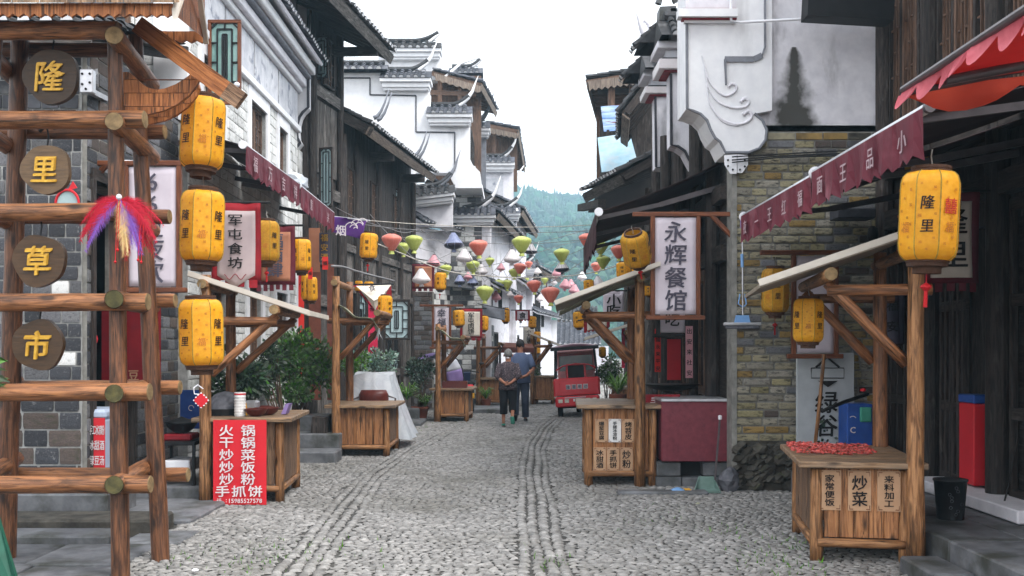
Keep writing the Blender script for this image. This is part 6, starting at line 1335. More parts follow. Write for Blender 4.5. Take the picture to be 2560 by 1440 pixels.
for i in range(n_s):
    g = sorted(items[i * per:(i + 1) * per], key=lambda q: q[1])
    if not g: continue
    Ym = sum(q[0] for q in g) / len(g)
    pts = [P(x, y, Y) + Z_ * r * (1.15 if sh == 'd' else 1.35) for (Y, x, y, r, sh) in g]
    xl, xr = interp(Ym, LEFT) - .6, interp(Ym, RIGHT) + .2; zt = max(p.z for p in pts) + .35
    pts = [V(xl, Ym, zt)] + pts + [V(max(xr, pts[-1].x + .3), Ym, zt)]
    mb = MB(); sm = []
    for a, b in zip(pts, pts[1:]):
        for q in range(5): s = q / 5; sm.append(a.lerp(b, s) - Z_ * (.05 * math.sin(math.pi * s)))
    mb.tube(sm + [pts[-1]], .007, 5); solo(mb, 'lantern_string', K['cordgrey'], f'thin sagging cord carrying the {names[i]} row of silk lanterns from the log tower', 'cord', 'cords over the street', True)
def cable(pts, r, m, label):
    q = [P(*p) for p in pts]; sm = []
    for i in range(len(q) - 1):
        p0, p1, p2, p3 = q[max(i - 1, 0)], q[i], q[i + 1], q[min(i + 2, len(q) - 1)]
        for k in range(8): s = k / 8; sm.append(.5 * ((2 * p1) + (p2 - p0) * s + (2 * p0 - 5 * p1 + 4 * p2 - p3) * s * s + (3 * p1 - p0 - 3 * p2 + p3) * s ** 3))
    mb = MB(); mb.tube(sm + [q[-1]], r, 6); return solo(mb, 'cable', K[m], label, 'cable', 'cables over the street', True)
cable([(945, 610, 19), (1000, 632, 19.5), (1120, 678, 20), (1260, 693, 20.5), (1330, 694, 20.5), (1420, 690, 20), (1500, 677, 19.5), (1600, 645, 18.5)], .011, 'cord', 'thick white cable sagging lowest across the whole street')
cable([(830, 545, 20.8), (930, 552, 21), (1080, 562, 22), (1300, 568, 23), (1480, 562, 22), (1560, 550, 22)], .009, 'cord', 'upper white cable running from purple flag to the dark eave')
cable([(850, 553, 21), (1000, 572, 21.5), (1150, 578, 22.5), (1290, 582, 23), (1460, 578, 22), (1530, 572, 22)], .008, 'cordgrey', 'grey cable just below the upper white cable')
cable([(960, 590, 21), (1110, 602, 22), (1300, 610, 23), (1450, 600, 22), (1550, 585, 22)], .007, 'cordgrey', 'thin grey cable at the height of red silk lanterns')
cable([(830, 665, 15), (860, 668, 18), (905, 682, 20), (985, 702, 23)], .02, 'cordgrey', 'thick grey cable clipped along the timber house front')

# ---------------------------------------------------------------- banners and signs
def framed(label, x0, x1, y0, y1, Y, text, tcol='inkgrey', bm='bannerwhite', fm='frame', top=(0, 0), ft=.05, size=None, arm=None, fs=1.0):
    a, b = P(x0, y1, Y), P(x1, y0, Y); w, h_ = b.x - a.x, b.z - a.z; t = thing('framed_banner', label, 'banner', (a.x + w / 2, Y, a.z - ft)); k = FPX / Y
    mb = MB(); mb.sheet(lambda u, v: (a.x + w * u, Y + .006 * math.sin(u * 9) * math.sin(v * 5), a.z + h_ * v), 8, 16, .004); cl = mb.build('cloth', K[bm], t, True)
    for xx, zz_, l, vert in ((a.x - ft / 2, a.z + h_ / 2, h_ + ft, 1), (b.x + ft / 2, a.z + h_ / 2, h_ + ft, 1), (a.x + w / 2 + (top[1] - top[0]) / k / 2, b.z + ft / 2 + .012, w + 2 * ft + (top[0] + top[1]) / k, 0), (a.x + w / 2, a.z - ft / 2 - .012, w + 4 * ft, 0)):
        mb = MB()
        if vert: mb.box(xx - ft / 2, xx + ft / 2, Y - .025, Y + .025, zz_ - l / 2, zz_ + l / 2, .006)
        else: mb.box(xx - l / 2, xx + l / 2, Y - .03, Y + .03, zz_ - ft / 2, zz_ + ft / 2, .006)
        mb.build('frame_bar', K[fm], t)
    if arm:
        for (p, q) in arm: mb = MB(); mb.beam(P(*p), P(*q), .05, .05, None, .006); mb.build('bracket_bar', K[fm], t)
    if text:
        n = len(text); st_ = h_ * .94 / n; sz = size or min(st_ * .9, w * .62); mb = MB(); vtext(mb, text, V(a.x + w / 2, Y - .016, b.z - h_ * .03 - st_ / 2), X_, Z_, sz, st_, fs); mb.build('lettering', K[tcol], cl)
    return t
framed('white framed restaurant sign reading 永辉餐馆 hung from a wooden bracket', 1637, 1740, 544, 786, 11.6, '永辉餐馆', top=(45, 82), arm=(((1833, 530, 11.6), (1833, 612, 11.6)), ((1775, 535, 11.6), (1830, 592, 11.6))), size=.25, fs=1.05)
framed('white framed banner with grey numerals hung behind the log tower', 322, 442, 418, 716, 10.2, '66豆夜炊', top=(135, 25), arm=(((195, 404, 10.2), (195, 500, 10.2)), ((270, 408, 10.2), (198, 490, 10.2))), size=.24)
framed('white framed banner reading 幸福 above the stall with brown tray', 1085, 1123, 768, 866, 24, '幸福小店', top=(30, 30), size=.21)
framed('dim framed banner hung on the yellowed brick wall', 1990, 2084, 640, 882, 11.1, '仁', 'ink', top=(78, 90), size=.3)
framed('small dark framed banner below the restaurant sign', 1650, 1712, 700, 832, 13.2, '小吃', 'ink', fm='dark')
def cloth(label, x0, x1, y0, y1, Y, text, bm, em, tcol='ink', point=False, tabs=4, size=None, bw=.06, wid=1.1, rod=True, cat='banner', yaw=0, tilt=0):
    a, b = P(x0, y1, Y), P(x1, y0, Y); w, h_ = b.x - a.x, b.z - a.z; t = thing('cloth_banner', label, cat, (a.x + w / 2, Y, a.z))
    sk = lambda p: V(p[0], p[1] + (p[0] - a.x) * yaw, p[2] + (p[0] - a.x) * tilt)
    mb = MB(); mb.sheet(lambda u, v: sk((a.x + w * u, Y + .02 * math.sin(u * 7 + v * 3), a.z + h_ * v)), 10, 12, .003); cl = mb.build('border', K[em], t, True)
    mb = MB(); mb.sheet(lambda u, v: sk((a.x + bw + (w - 2 * bw) * u, Y - .006 + .02 * math.sin((bw / w + (1 - 2 * bw / w) * u) * 7 + (.08 + v * .84) * 3), a.z + h_ * (.06 + .84 * v) - ((.16 * h_ * (1 - abs(2 * u - 1)) * (1 - v)) if point else 0))), 10, 12, .002); fd = mb.build('field', K[bm], t, True)
    for i in range(tabs):
        u0, u1 = (i + .08) / tabs, (i + .72) / tabs; mb = MB(); hh = .1 * h_ * random.uniform(.8, 1.1); mb.sheet(lambda u, v: sk((a.x + w * (u0 + (u1 - u0) * u), Y + .02 * math.sin((u0 + (u1 - u0) * u) * 7), a.z - hh + hh * v)), 3, 3, .003); mb.build('tab', K[em], t)
    if text:
        n = len(text); st_ = h_ * .74 / n; sz = size or min(st_ * .92, (w - 2 * bw) * .75); mb = MB(); c = sk((a.x + w / 2, Y - .034, b.z - h_ * .13 - st_ / 2)); vtext(mb, text, c, V(1, yaw, tilt), Z_, sz, st_, wid, 0); mb.build('lettering', K[tcol], fd)
        if point: mb = MB(); c2 = sk((a.x + w / 2, Y - .034, a.z + h_ * .04)); mb.tube([c2 + V(s * w * .22, 0, .03 * math.cos(s * 6)) for s in [i / 6 - 1 for i in range(13)]], .004, 4); mb.build('scroll_mark', K['redline'], fd)
    if rod: mb = MB(); mb.cyl(sk((a.x - .12, Y + .02, b.z + .01)), sk((b.x + .1, Y + .02, b.z + .01)), .014); mb.build('rod', K['black'], t)
    return t
cloth('red edged pointed banner reading 军屯食坊', 528, 652, 508, 700, 10.9, '军屯食坊', 'bannershaded', 'bannerred', point=True, tabs=4, size=.128, wid=1.3)
cloth('tan tavern banner with maroon border reading 酒肆', 640, 738, 565, 712, 12.6, '福酒肆', 'bannertan', 'bannermaroon', 'inkgrey', tabs=6, size=.19)
cloth('cream banner with red edge reading 军屯肉饼', 1150, 1206, 772, 845, 24.6, '军屯肉饼', 'bannercream', 'bannerred', tabs=4, size=.15)
cloth('pink banner with maroon border beside the small yellow lantern', 1030, 1086, 660, 722, 23, '', 'bannertan', 'bannermaroon', tabs=4)
cloth('far white scroll banner reading 大隆里', 1308, 1336, 818, 868, 32, '小大隆里', 'bannercream', 'bannercream', tabs=0, bw=.01, size=.13)
cloth('small pink and white far banner with red tabs', 1288, 1325, 776, 800, 30, '食', 'bannerwhite', 'bannerred', tabs=5)
cloth('grey folded flag over a small yellow lantern', 1205, 1262, 762, 790, 27, '', 'trimgrey', 'trimgrey', tabs=0, tilt=-.2)
cloth('white flag with maroon striped hem behind the snack stall', 1460, 1525, 800, 830, 19, '隆', 'bannercream', 'bannerred', tabs=7, tilt=.2)
cloth('pale banner reading 小 behind the snack stall braces', 1508, 1560, 728, 800, 16.5, '小吃', 'bannerwhite', 'bannerwhite', tabs=0, bw=.01, size=.22)
cloth('large dim cream banner with maroon tabs reading 里 behind the giant lantern', 2310, 2448, 480, 708, 8.6, '隆里', 'bannercream', 'bannermaroon', tabs=5, size=.24)
cloth('dark cloth panels with calligraphy behind the chilli stall poles', 2195, 2262, 720, 860, 10.8, '福安', 'inkgrey', 'inkgrey', tabs=0, rod=False)
# purple tobacco flag blown sideways
pf = thing('purple_flag', 'purple tobacco flag reading 烟 with white wave pattern', 'flag', P(870, 602, 18.5))
mb = MB(); c = [P(826, 542, 18.5), P(918, 548, 18.5), P(905, 600, 18.4), P(828, 580, 18.4)]
mb.sheet(lambda u, v: c[0].lerp(c[1], u).lerp(c[3].lerp(c[2], u), v) + V(0, -.06 * math.sin(u * 6 + v * 4), .02 * math.sin(v * 7)), 16, 10, .004); fl = mb.build('cloth', K['purple'], pf, True)
mb = MB(); glyph(mb, '烟', P(852, 576, 18.3), V(1, 0, -.1), Z_, .2, 1); mb.build('lettering', K['letterwhite'], fl)
mb = MB()
for (x, y, r) in ((878, 572, 16), (893, 565, 16), (884, 572, 10), (898, 566, 10), (889, 573, 5), (906, 558, 12)):
    mb.tube([P(x + r * math.cos(a), y - r * math.sin(a), 18.28) for a in [.3 + i * .25 for i in range(11)]], .008, 4)
mb.build('wave_pattern', K['letterwhite'], fl); mb = MB(); mb.cyl(P(822, 540, 18.5), P(925, 552, 18.5), .015); mb.build('rod', K['alu'], pf)
# twisted white flag with red edge
tf = thing('twisted_flag', 'white flag with red edge twisted over its black rod', 'flag', P(935, 775, 16.8))
mb = MB(); mb.raw([P(890, 715, 16.8), P(978, 712, 16.8), P(955, 742, 16.6), P(935, 752, 16.5), P(905, 728, 16.6), P(975, 735, 16.8)], [(0, 1, 2, 3, 4)]); mb.raw([P(905, 728, 16.62), P(935, 752, 16.53), P(955, 742, 16.62), P(938, 775, 16.6)], [(0, 1, 3), (1, 2, 3)]); f_ = mb.build('cloth', K['bannercream'], tf)
mb = MB(); mb.raw([P(978, 712, 16.81), P(980, 755, 16.8), P(960, 742, 16.64)], [(0, 1, 2)]); mb.raw([P(900, 725, 16.66), P(940, 782, 16.64), P(933, 775, 16.66), P(897, 730, 16.68)], [(0, 1, 2, 3)]); mb.raw([P(880, 716, 16.82), P(896, 711, 16.82), P(893, 718, 16.8)], [(0, 1, 2)]); mb.build('red_edge', K['bannerred'], tf)
mb = MB(); glyph(mb, '食', P(930, 720, 16.55), V(.9, 0, .25), V(-.3, 0, .9), .12); mb.build('lettering', K['inkgrey'], f_); mb = MB(); mb.cyl(P(838, 712, 16.9), P(985, 710, 16.9), .014); mb.build('rod', K['black'], tf)
# red couplets and door papers
def strip(label, x0, x1, y0, y1, Y, text, m, tcol='ink', sz=None, dx=0, nm='paper_couplet', cat='couplet'):
    mb = MB(); mb.prism([P(x0, y1, Y), P(x1, y1, Y + dx), P(x1, y0, Y + dx), P(x0, y0, Y)], (0, .006, 0)); o = solo(mb, nm, K[m], label, cat)
    if text:
        n = len(text); a, b = P(x0, y0, Y), P(x1, y1, Y + dx); st_ = (a.z - b.z) / n; mb = MB(); U_ = (P(x1, y0, Y + dx) - P(x0, y0, Y)).normalized(); vtext(mb, text, V((a.x + b.x) / 2, Y - .006, a.z - st_ / 2), U_, Z_, sz or min(st_ * .8, abs(b.x - a.x) * .8), st_, 1, 0); mb.build('lettering', K[tcol], o)
    return o
strip('long red couplet on the post behind the leafy shrub', 746, 760, 610, 1000, 17.2, '出入平安大吉', 'couplet'); strip('red couplet reading 幸福永来平安 behind the snack stall', 1637, 1652, 822, 930, 14.6, '幸福永来平安', 'couplet')
strip('pink couplet reading 安社 beside the restaurant door', 1714, 1732, 815, 945, 13.0, '出安来社安', 'silkpink'); strip('bright pink couplet hung on the timber house door', 921, 944, 752, 892, 19.6, '福如意来', 'coupletpink')
strip('narrow pink couplet on the far timber post', 1554, 1562, 820, 920, 21, '', 'coupletpink'); strip('brown wooden door panel right of the red couplet', 772, 802, 680, 1000, 18.0, '', 'terracotta', nm='door_panel_board', cat='panel'); strip('tall brown painted post board between the door papers', 818, 835, 660, 1000, 18.6, '', 'terracotta', nm='door_post_board', cat='panel')
strip('red shop panel with white edge behind the cooking hob', 1668, 1702, 848, 950, 14.2, '', 'signred', nm='red_shop_board', cat='sign'); strip('brown plaque with tiny gold writing under the maroon awning end', 772, 800, 570, 690, 18.2, '', 'bannertan', nm='shop_plaque', cat='sign'); 
o = strip('dark plaque with small gold writing under the maroon awning end', 798, 824, 582, 655, 17.9, '福安酒', 'inkgrey', 'gold', nm='shop_plaque', cat='sign')
strip('small red lucky paper clipped on the grey cable', 806, 820, 642, 674, 16.5, '福', 'couplet', nm='lucky_paper', cat='paper'); strip('red ribbon tag hanging above twin yellow lanterns', 770, 781, 668, 698, 15.0, '福', 'couplet', nm='lucky_paper', cat='paper')
strip('dark red shop board with pale 豆 behind the log tower uprights', 254, 402, 762, 958, 10.9, '', 'signdarkred', nm='shop_board', cat='sign'); mb = MB(); glyph(mb, '豆', P(334, 938, 10.86), X_, Z_, .12); mb.build('lettering', K['paper'], [o for o in COL.objects if o.name == 'shop_board'][0])
# grey calligraphy board on the brick wall
gb = thing('calligraphy_board', 'pale blue grey standing board with black calligraphy 绿谷 on brick wall', 'sign', P(2060, 1110, 11.3)); mb = MB(); a, b = P(1992, 1150, 11.3), P(2136, 882, 11.3); mb.box(a.x, b.x, 11.3, 11.34, a.z, b.z, .005); pl = mb.build('panel', K['boardgrey'], gb)
mb = MB(); vtext(mb, '绿谷', P(2066, 1005, 11.29), X_, Z_, .26, .26, 1.0); mb.build('lettering', K['ink'], pl)
mb = MB(); q = px([(2028, 920), (2110, 920), (2110, 945), (2028, 945), (2028, 920)], 11.285); mb.tube(q, .005, 4); q = px([(2040, 918), (2068, 893), (2098, 918)], 11.285); mb.tube(q, .012, 4); mb.prism(px([(2045, 952), (2095, 952), (2070, 968)], 11.285), (0, .004, 0)); mb.build('emblem', K['ink'], pl)
mb = MB(); c = P(2070, 1090, 11.26)
for i in range(26): p = c + V(random.uniform(-.12, .14), -.02, random.uniform(-.15, .2)); d = V(random.uniform(-.05, .05), -.03, random.uniform(-.02, .05)); s = V(d.z, 0, -d.x) * .4; mb.add([p, p + d * .5 + s, p + d, p + d * .5 - s], [(0, 1, 2, 3)])
mb.build('painted_leaves', K['leafdark'], pl)
# red dish list banner on the fry stall
o = strip('red dish list banner with white lettering on the fry stall front', 533, 666, 1050, 1262, 10.42, '', 'signred', nm='dish_banner', cat='banner'); mb = MB(); k = 10.42 / FPX
for i, s in enumerate(('火锅', '干锅', '炒菜', '炒饭', '炒粉')):
    for j, ch in enumerate(s): glyph(mb, ch, P(566 + 54 * j, 1076 + 30.5 * i, 10.405), X_, Z_, 30 * k, 1.25)
for j, ch in enumerate('手抓饼'): glyph(mb, ch, P(556 + 41 * j, 1228, 10.405), X_, Z_, 30 * k, 1.25)
for j, ch in enumerate('话:15985527578'): glyph(mb, ch, P(548 + (0 if j == 0 else 10 + j * 7.8), 1252, 10.405), X_, Z_, (13 if j == 0 else 15) * k, 1)
mb.build('lettering', K['letterwhite'], o)
# ---------------------------------------------------------------- plants
def leafmesh(mb, c, d, L, w):
    d = Vector(d).normalized(); s = d.cross(Vector((random.gauss(0, 1), random.gauss(0, 1), random.gauss(0, 1)))).normalized(); n = s.cross(d)
    mb.add([c, c + d * L * .45 + s * w + n * w * .3, c + d * L, c + d * L * .45 - s * w + n * w * .3, c + d * L * .5 - n * w * .1], [(0, 1, 4), (1, 2, 4), (2, 3, 4), (3, 0, 4)])
def bush(name, label, c, rad, n, L, m, base, stems=7, cat='shrub', clumps=18, pot=None, group=None, top=None):
    c = Vector(c); rad = Vector(rad); t = thing(name, label, cat, base, group); base = Vector(base)
    cl = []
    for i in range(clumps):
        d = Vector((random.gauss(0, 1), random.gauss(0, 1), random.gauss(0, 1))).normalized() * random.uniform(.35, .95); cl.append(c + Vector((d.x * rad.x, d.y * rad.y, d.z * rad.z)))
    mb = MB(); m2 = MB()
    for i in range(n):
        q = random.choice(cl); d = Vector((random.gauss(0, 1), random.gauss(0, 1), random.gauss(0, 1))).normalized(); p = q + d * (random.random() ** .5) * min(rad) * .55
        d2 = (d * .9 + (p - c).normalized() * .35 + Z_ * random.uniform(-.3, .5)); leafmesh(mb if random.random() < .85 else m2, p, d2, L * random.uniform(.6, 1.05), L * random.uniform(.2, .32))
    mb.build('crown', K[m], t); m2.build('young_leaves', K[top or ('leafbright' if m == 'leaf' else 'leaf')], t)
    for i in range(stems):
        q = cl[i % len(cl)]; b = base + V(random.uniform(-.06, .06), random.uniform(-.06, .06), 0); mid = b.lerp(q, .5) + V(random.uniform(-.06, .06), random.uniform(-.05, .05), .08); mb = MB(); mb.tube([b, mid, q], [.014, .01, .005], 6); mb.build('stem', K['bark'], t)
    if pot:
        r, h_ = pot; mb = MB(); mb.lathe([(r * .7, 0), (r * .95, h_ * .82), (r * 1.08, h_ * .84), (r * 1.08, h_), (r * .95, h_), (r * .9, h_ * .86), (.01, h_ * .86)], (base.x, base.y, 0), 18, False); mb.build('pot', K['terracotta'], t, True)
    return t
b = P(745, 1010, 16.2); bush('leafy_shrub', 'large glossy green shrub growing between the fry stall and bare stall', P(750, 905, 16.2), (.62, .5, .52), 3000, .1, 'leaf', (b.x, 16.2, .55), 14, clumps=30)
b = P(600, 1020, 13); bush('dark_shrub', 'dark leaved shrub behind the fry stall counter', P(592, 945, 13), (.36, .4, .3), 1000, .12, 'leafdark', (b.x, 13, .3), 8, clumps=16)
b = P(700, 1000, 15); bush('thin_shrub', 'thin dark twiggy shrub left of the large green shrub', P(665, 915, 15), (.2, .3, .35), 420, .1, 'leafdark', (b.x, 15, .5), 8, clumps=10)
bush('pale_shrub', 'pale silvery green shrub above the plastic covered vehicle', P(925, 912, 19), (.55, .4, .22), 1500, .09, 'leafpale', (P(925, 0, 19).x, 19, .25), 6, clumps=18, top='leaf')
bush('bright_shrub', 'bright green shrub beside the torn canvas stall pole', P(890, 908, 18.2), (.25, .3, .2), 600, .09, 'leafbright', (P(890, 0, 18.2).x, 18.2, .2), 5, clumps=10)
bush('potted_shrub', 'potted shrub with pale tips in a brown pot beside grey steps', P(1045, 930, 22.4), (.3, .3, .36), 900, .09, 'leafdark', (P(1050, 0, 22.4).x, 22.4, .3), 8, clumps=14, pot=(.19, .32), top='leafpale')
bush('small_shrub', 'small leafy shrub standing on the far planter stall', P(1340, 935, 29.6), (.2, .2, .22), 500, .08, 'leaf', (P(1340, 0, 29.6).x, 29.6, .8), 4, clumps=10, top='leafpale')
bush('white_flowered_shrub', 'white flecked shrub beside the red tricycle', P(1522, 925, 25), (.28, .4, .42), 1200, .09, 'leaf', (P(1522, 0, 25).x, 25, 0), 8, clumps=16, top='paperwhite')
bush('low_greenery', 'low green clump at the foot of the large shrub', P(735, 985, 15.6), (.28, .25, .14), 500, .1, 'leaf', (P(735, 0, 15.6).x, 15.6, .45), 4, clumps=10)
def grass(label, c, n, L, pot=None):
    c = Vector(c); t = thing('spider_plant', label, 'plant', c); mb = MB()
    for i in range(n):
        a = random.random() * 6.283; o = V(math.cos(a), math.sin(a), 0); l = L * random.uniform(.6, 1.15); w = .012; s = V(-o.y, o.x, 0) * w; hh = random.uniform(.4, .9); pts = [c + o * (l * f * .9) + Z_ * (l * (hh * math.sin(f * 2.2))) for f in (0, .3, .6, 1)]
        mb.add([pts[0] - s, pts[0] + s, pts[1] + s, pts[1] - s, pts[2] + s * .8, pts[2] - s * .8, pts[3]], [(0, 1, 2, 3), (3, 2, 4, 5), (5, 4, 6)])
    mb.build('blades', K['grassblade'], t, kind='stuff')
    if pot: r, h_ = pot; mb = MB(); mb.lathe([(r * .7, -h_), (r, -.02), (r * 1.06, 0), (r * .9, -.01), (.01, -.03)], c, 14); mb.build('pot', K['terracotta'], t, True)
grass('green spider plant in front of the potted shrub', P(1018, 1000, 21.6), 120, .4); grass('striped spider plant in the brown pot beside tray stall', (P(1062, 0, 22.3).x, 22.3, .32), 90, .35)
grass('spider plant on the ground past the scooter', P(1215, 998, 26.5), 80, .35, (.14, .25)); grass('spiky pale plant behind the snack stall counter', P(1545, 985, 16.8), 80, .4, (.15, .3)); grass('grass tuft growing on the old kerb by log tower', P(40, 1275, 9.4), 50, .12)
mb = MB()
for (x, y, dx) in ((8, 905, 1), (2, 925, 1), (10, 950, .8), (4, 965, .7)): leafmesh(mb, P(x - 24, y - 14, 6.9), (dx, 0, -.4), .12, .022); leafmesh(mb, P(x - 26, y, 6.95), (dx, .1, .1), .1, .02)
mb.tube([P(-40, 1000, 6.9), P(-28, 930, 6.9), P(-16, 900, 6.9)], .006, 5); solo(mb, 'leaf_sprig', K['leaf'], 'green leaf sprig poking in beside the log tower', 'plant')

# ---------------------------------------------------------------- goods and things at the stalls
def lathe_thing(name, label, cat, prof, c, m, n=20, sx=1, sy=1): mb = MB(); mb.lathe(prof, c, n, False, 0, sx, sy); return solo(mb, name, K[m], label, cat, smooth=True)
Zc = .885
def at(x, Y, z): q = P(x, 0, Y); return V(q.x, Y, z)
# chillies
mb = MB(); rnd = random.Random(3)
ct = thing('chilli_heap', 'heap of chopped red chillies spread on the chilli stall counter', 'chillies', (2.6, 8.2, .755))
cmesh = []
for k in range(4):
    q = MB(); a = rnd.random(); q.tube([(-.5, 0, 0), (-.2, .05 * a, .03), (.15, -.04, .02), (.5, .06 * a, .0)], [.12, .2, .17, .03], 5); me = q.mesh('chilli', smooth=True); me.materials.append(K['chili']); cmesh.append(me)
rest = MB(); po = OFF[ct.name]; cnt = 0; D_ = V(.16, 1, 0).normalized(); U_ = V(D_.y, -D_.x, 0); oo = V(2.24, 7.68, 0)
for i in range(950):
    u, v = rnd.uniform(-.05, .8), rnd.uniform(.3, 1.34)
    if u > .62 - .5 * max(0, .75 - v) or v < .42 + .3 * abs(u - .25) or rnd.random() > (1.25 - u * .75): continue
    hh = .757 + rnd.random() * .022 * (1 - abs(u - .2)); p = oo + U_ * u + D_ * v + Z_ * hh; L_ = rnd.uniform(.028, .05); an = rnd.random() * 6.3
    if cnt < 300 and v < .95:
        o = bpy.data.objects.new('chilli', cmesh[i % 4]); COL.objects.link(o); o.parent = ct; o.location = p - po; o.scale = (L_, L_ * .8, L_ * .8); o.rotation_euler = (0, rnd.uniform(-.2, .2), an); cnt += 1
    else: d = V(math.cos(an), math.sin(an), 0); rest.tube([p - d * L_ * .5, p + Z_ * .002, p + d * L_ * .5], [.005, .008, .002], 4)
rest.build('chilli_pile', K['chili'], ct, kind='stuff')
# fry stall goods
mb = MB(); mb.lathe([(.2, 0), (.2, .06), (.16, .13), (.1, .18), (.02, .2), (.001, .2)], at(565, 11.0, Zc + .05), 18); dd = solo(mb, 'pot_cover', K['sackgrey'], 'grey dotted cloth dome over a pot on the fry stall', 'cover', smooth=True)
mb = MB(); mb.lathe([(.19, 0), (.2, .06), (.2, .07), (.001, .07)], at(560, 10.95, Zc), 18); solo(mb, 'black_pan', K['black'], 'flat black pan under the dotted cloth dome', 'pan')
mb = MB()
for i in range(7): mb.lathe([(.056, i * .03), (.062, i * .03 + .026), (.058, i * .03 + .03)], at(600, 10.75, Zc), 16)
mb.lathe([(.058, .21), (.06, .25), (.001, .25)], at(600, 10.75, Zc), 16); o = solo(mb, 'cup_stack', K['paperwhite'], 'tall stack of white paper cups on the fry stall', 'cups', smooth=False)
mb = MB(); mb.lathe([(.0615, .225), (.0625, .24)], at(600, 10.75, Zc), 16); mb.build('red_band', K['signred'], o)
for (x, Y, s, l) in ((640, 10.75, .12, 'brown serving bowl at the fry stall front'), (668, 10.95, .13, 'second brown bowl behind the serving bowl'), (655, 11.2, .12, 'brown bowl at the back of the fry stall')):
    lathe_thing('brown_bowl', l, 'bowl', [(.05, 0), (s * .8, .03), (s, .075), (s * 1.03, .08), (s * .95, .074), (.05, .02)], at(x, Y, Zc), 'brownplastic')
mb = MB(); mb.box(*[f(at(632, 11.1, 0).x) for f in (lambda q: q - .07, lambda q: q + .07)], 11.0, 11.15, Zc, Zc + .15, .02); solo(mb, 'steel_tin', K['alu'], 'square steel tin among the bowls', 'tin')
mb = MB(); c = at(702, 10.9, Zc + .01); mb.prism([c, c + V(.05, 0, 0), c + V(.09, 0, .11), c + V(.05, 0, .11)], (0, .16, 0)); solo(mb, 'lilac_lid', K['lilac'], 'lilac plastic lid standing at the fry stall edge', 'lid')
mb = MB(); mb.lathe([(.018, 0), (.022, .06), (.012, .1), (.008, .13)], at(614, 10.9, Zc), 10); solo(mb, 'sauce_bottle', K['yellowplate'], 'small yellow sauce bottle behind the cup stack', 'bottle', smooth=True)
kn = thing('chinese_knot', 'small red Chinese knot with white loops tied on the fry stall pole', 'ornament', P(502, 1018, 10.35)); c = P(503, 1001, 10.35); mb = MB(); mb.obox(c, V(.04, 0, .04), V(0, .01, 0), V(-.04, 0, .04), .005); mb.build('knot', K['signred'], kn)
mb = MB()
for k in range(12): a = k * math.pi / 6; rr = .07 if k % 3 else .085; mb.lathe([(.001, -.01), (.011, 0), (.001, .01)], c + V(math.cos(a) * rr * .85, -.005, math.sin(a) * rr * .85), 6)
mb.tube([c + Z_ * .06, P(486, 985, 10.35), P(484, 970, 10.35), P(494, 962, 10.4), P(508, 972, 10.4)], .006, 5); mb.build('loops', K['white'], kn)
# wok on hob beside the fry stall
wt = thing('hob_table', 'dark low table with a red gas hob left of the fry stall', 'table', at(450, 10.9, 0)); c = at(450, 10.9, 0); mb = MB(); mb.box(c.x - .2, c.x + .22, 10.7, 11.2, .58, .62, .008); mb.build('table_top', K['black'], wt)
for sx_ in (-.18, .2):
    for yy in (10.73, 11.17): mb = MB(); mb.box(c.x + sx_ - .015, c.x + sx_ + .015, yy - .015, yy + .015, 0, .58); mb.build('leg', K['black'], wt)
mb = MB(); mb.box(c.x - .15, c.x + .15, 10.8, 11.1, .62, .69, .015); mb.build('gas_hob', K['signdarkred'], wt); mb = MB(); mb.box(c.x - .12, c.x + .15, 10.74, 11.14, .3, .42, .01); mb.build('white_box', K['white'], wt)
lathe_thing('wok', 'black wok with lid on the red gas hob', 'wok', [(.06, .0), (.13, .05), (.165, .11), (.175, .115), (.15, .13), (.06, .155), (.02, .17), (.001, .18)], c + V(0, .05, .69), 'black')
# silver drinks fridge
fg = thing('drinks_fridge', 'pale silver chest fridge with red lettered panel in the doorway', 'fridge', at(235, 10.1, .27)); a, b = at(196, 10.1, 0), at(272, 10.1, 0); z0, z1 = P(0, 1245, 10.1).z, P(0, 1022, 10.1).z
mb = MB(); mb.box(a.x, b.x, 10.0, 10.5, z0, z1 - .1, .015); bd = mb.build('body', K['fridge'], fg); mb = MB(); mb.box(a.x - .01, b.x + .01, 9.99, 10.52, z1 - .1, z1, .03); mb.build('lid', K['fridge'], fg)
mb = MB(); p, q = P(222, 1250, 9.985), P(262, 1045, 9.985); mb.box(p.x, q.x, 9.985, 9.995, p.z + .05, q.z); pn = mb.build('red_panel', K['signred'], fg)
mb = MB()
for i, s in enumerate(('手工冰凉粉', '冰甜酒', '绿豆汤')):
    for j, ch in enumerate(s): glyph(mb, ch, P(242 + (j - (len(s) - 1) / 2) * (38 / max(3, len(s))), 1075 + 38 * i, 9.98), X_, Z_, .1, .34 if len(s) > 3 else .5)
mb.build('lettering', K['letterwhite'], pn)
mb = MB(); a, b = P(450, 1072, 11.6), P(500, 975, 11.6); mb.box(a.x, b.x, 11.6, 11.64, a.z, b.z, .005); bb = solo(mb, 'blue_poster', K['blue'], 'blue printed poster behind the fry stall pole', 'poster'); mb = MB(); mb.tube([P(478, 1020, 11.59) + V(.03 * math.cos(i), 0, .03 * math.sin(i)) for i in [k * .5 for k in range(11)]], .004, 4); mb.build('white_mark', K['letterwhite'], bb)
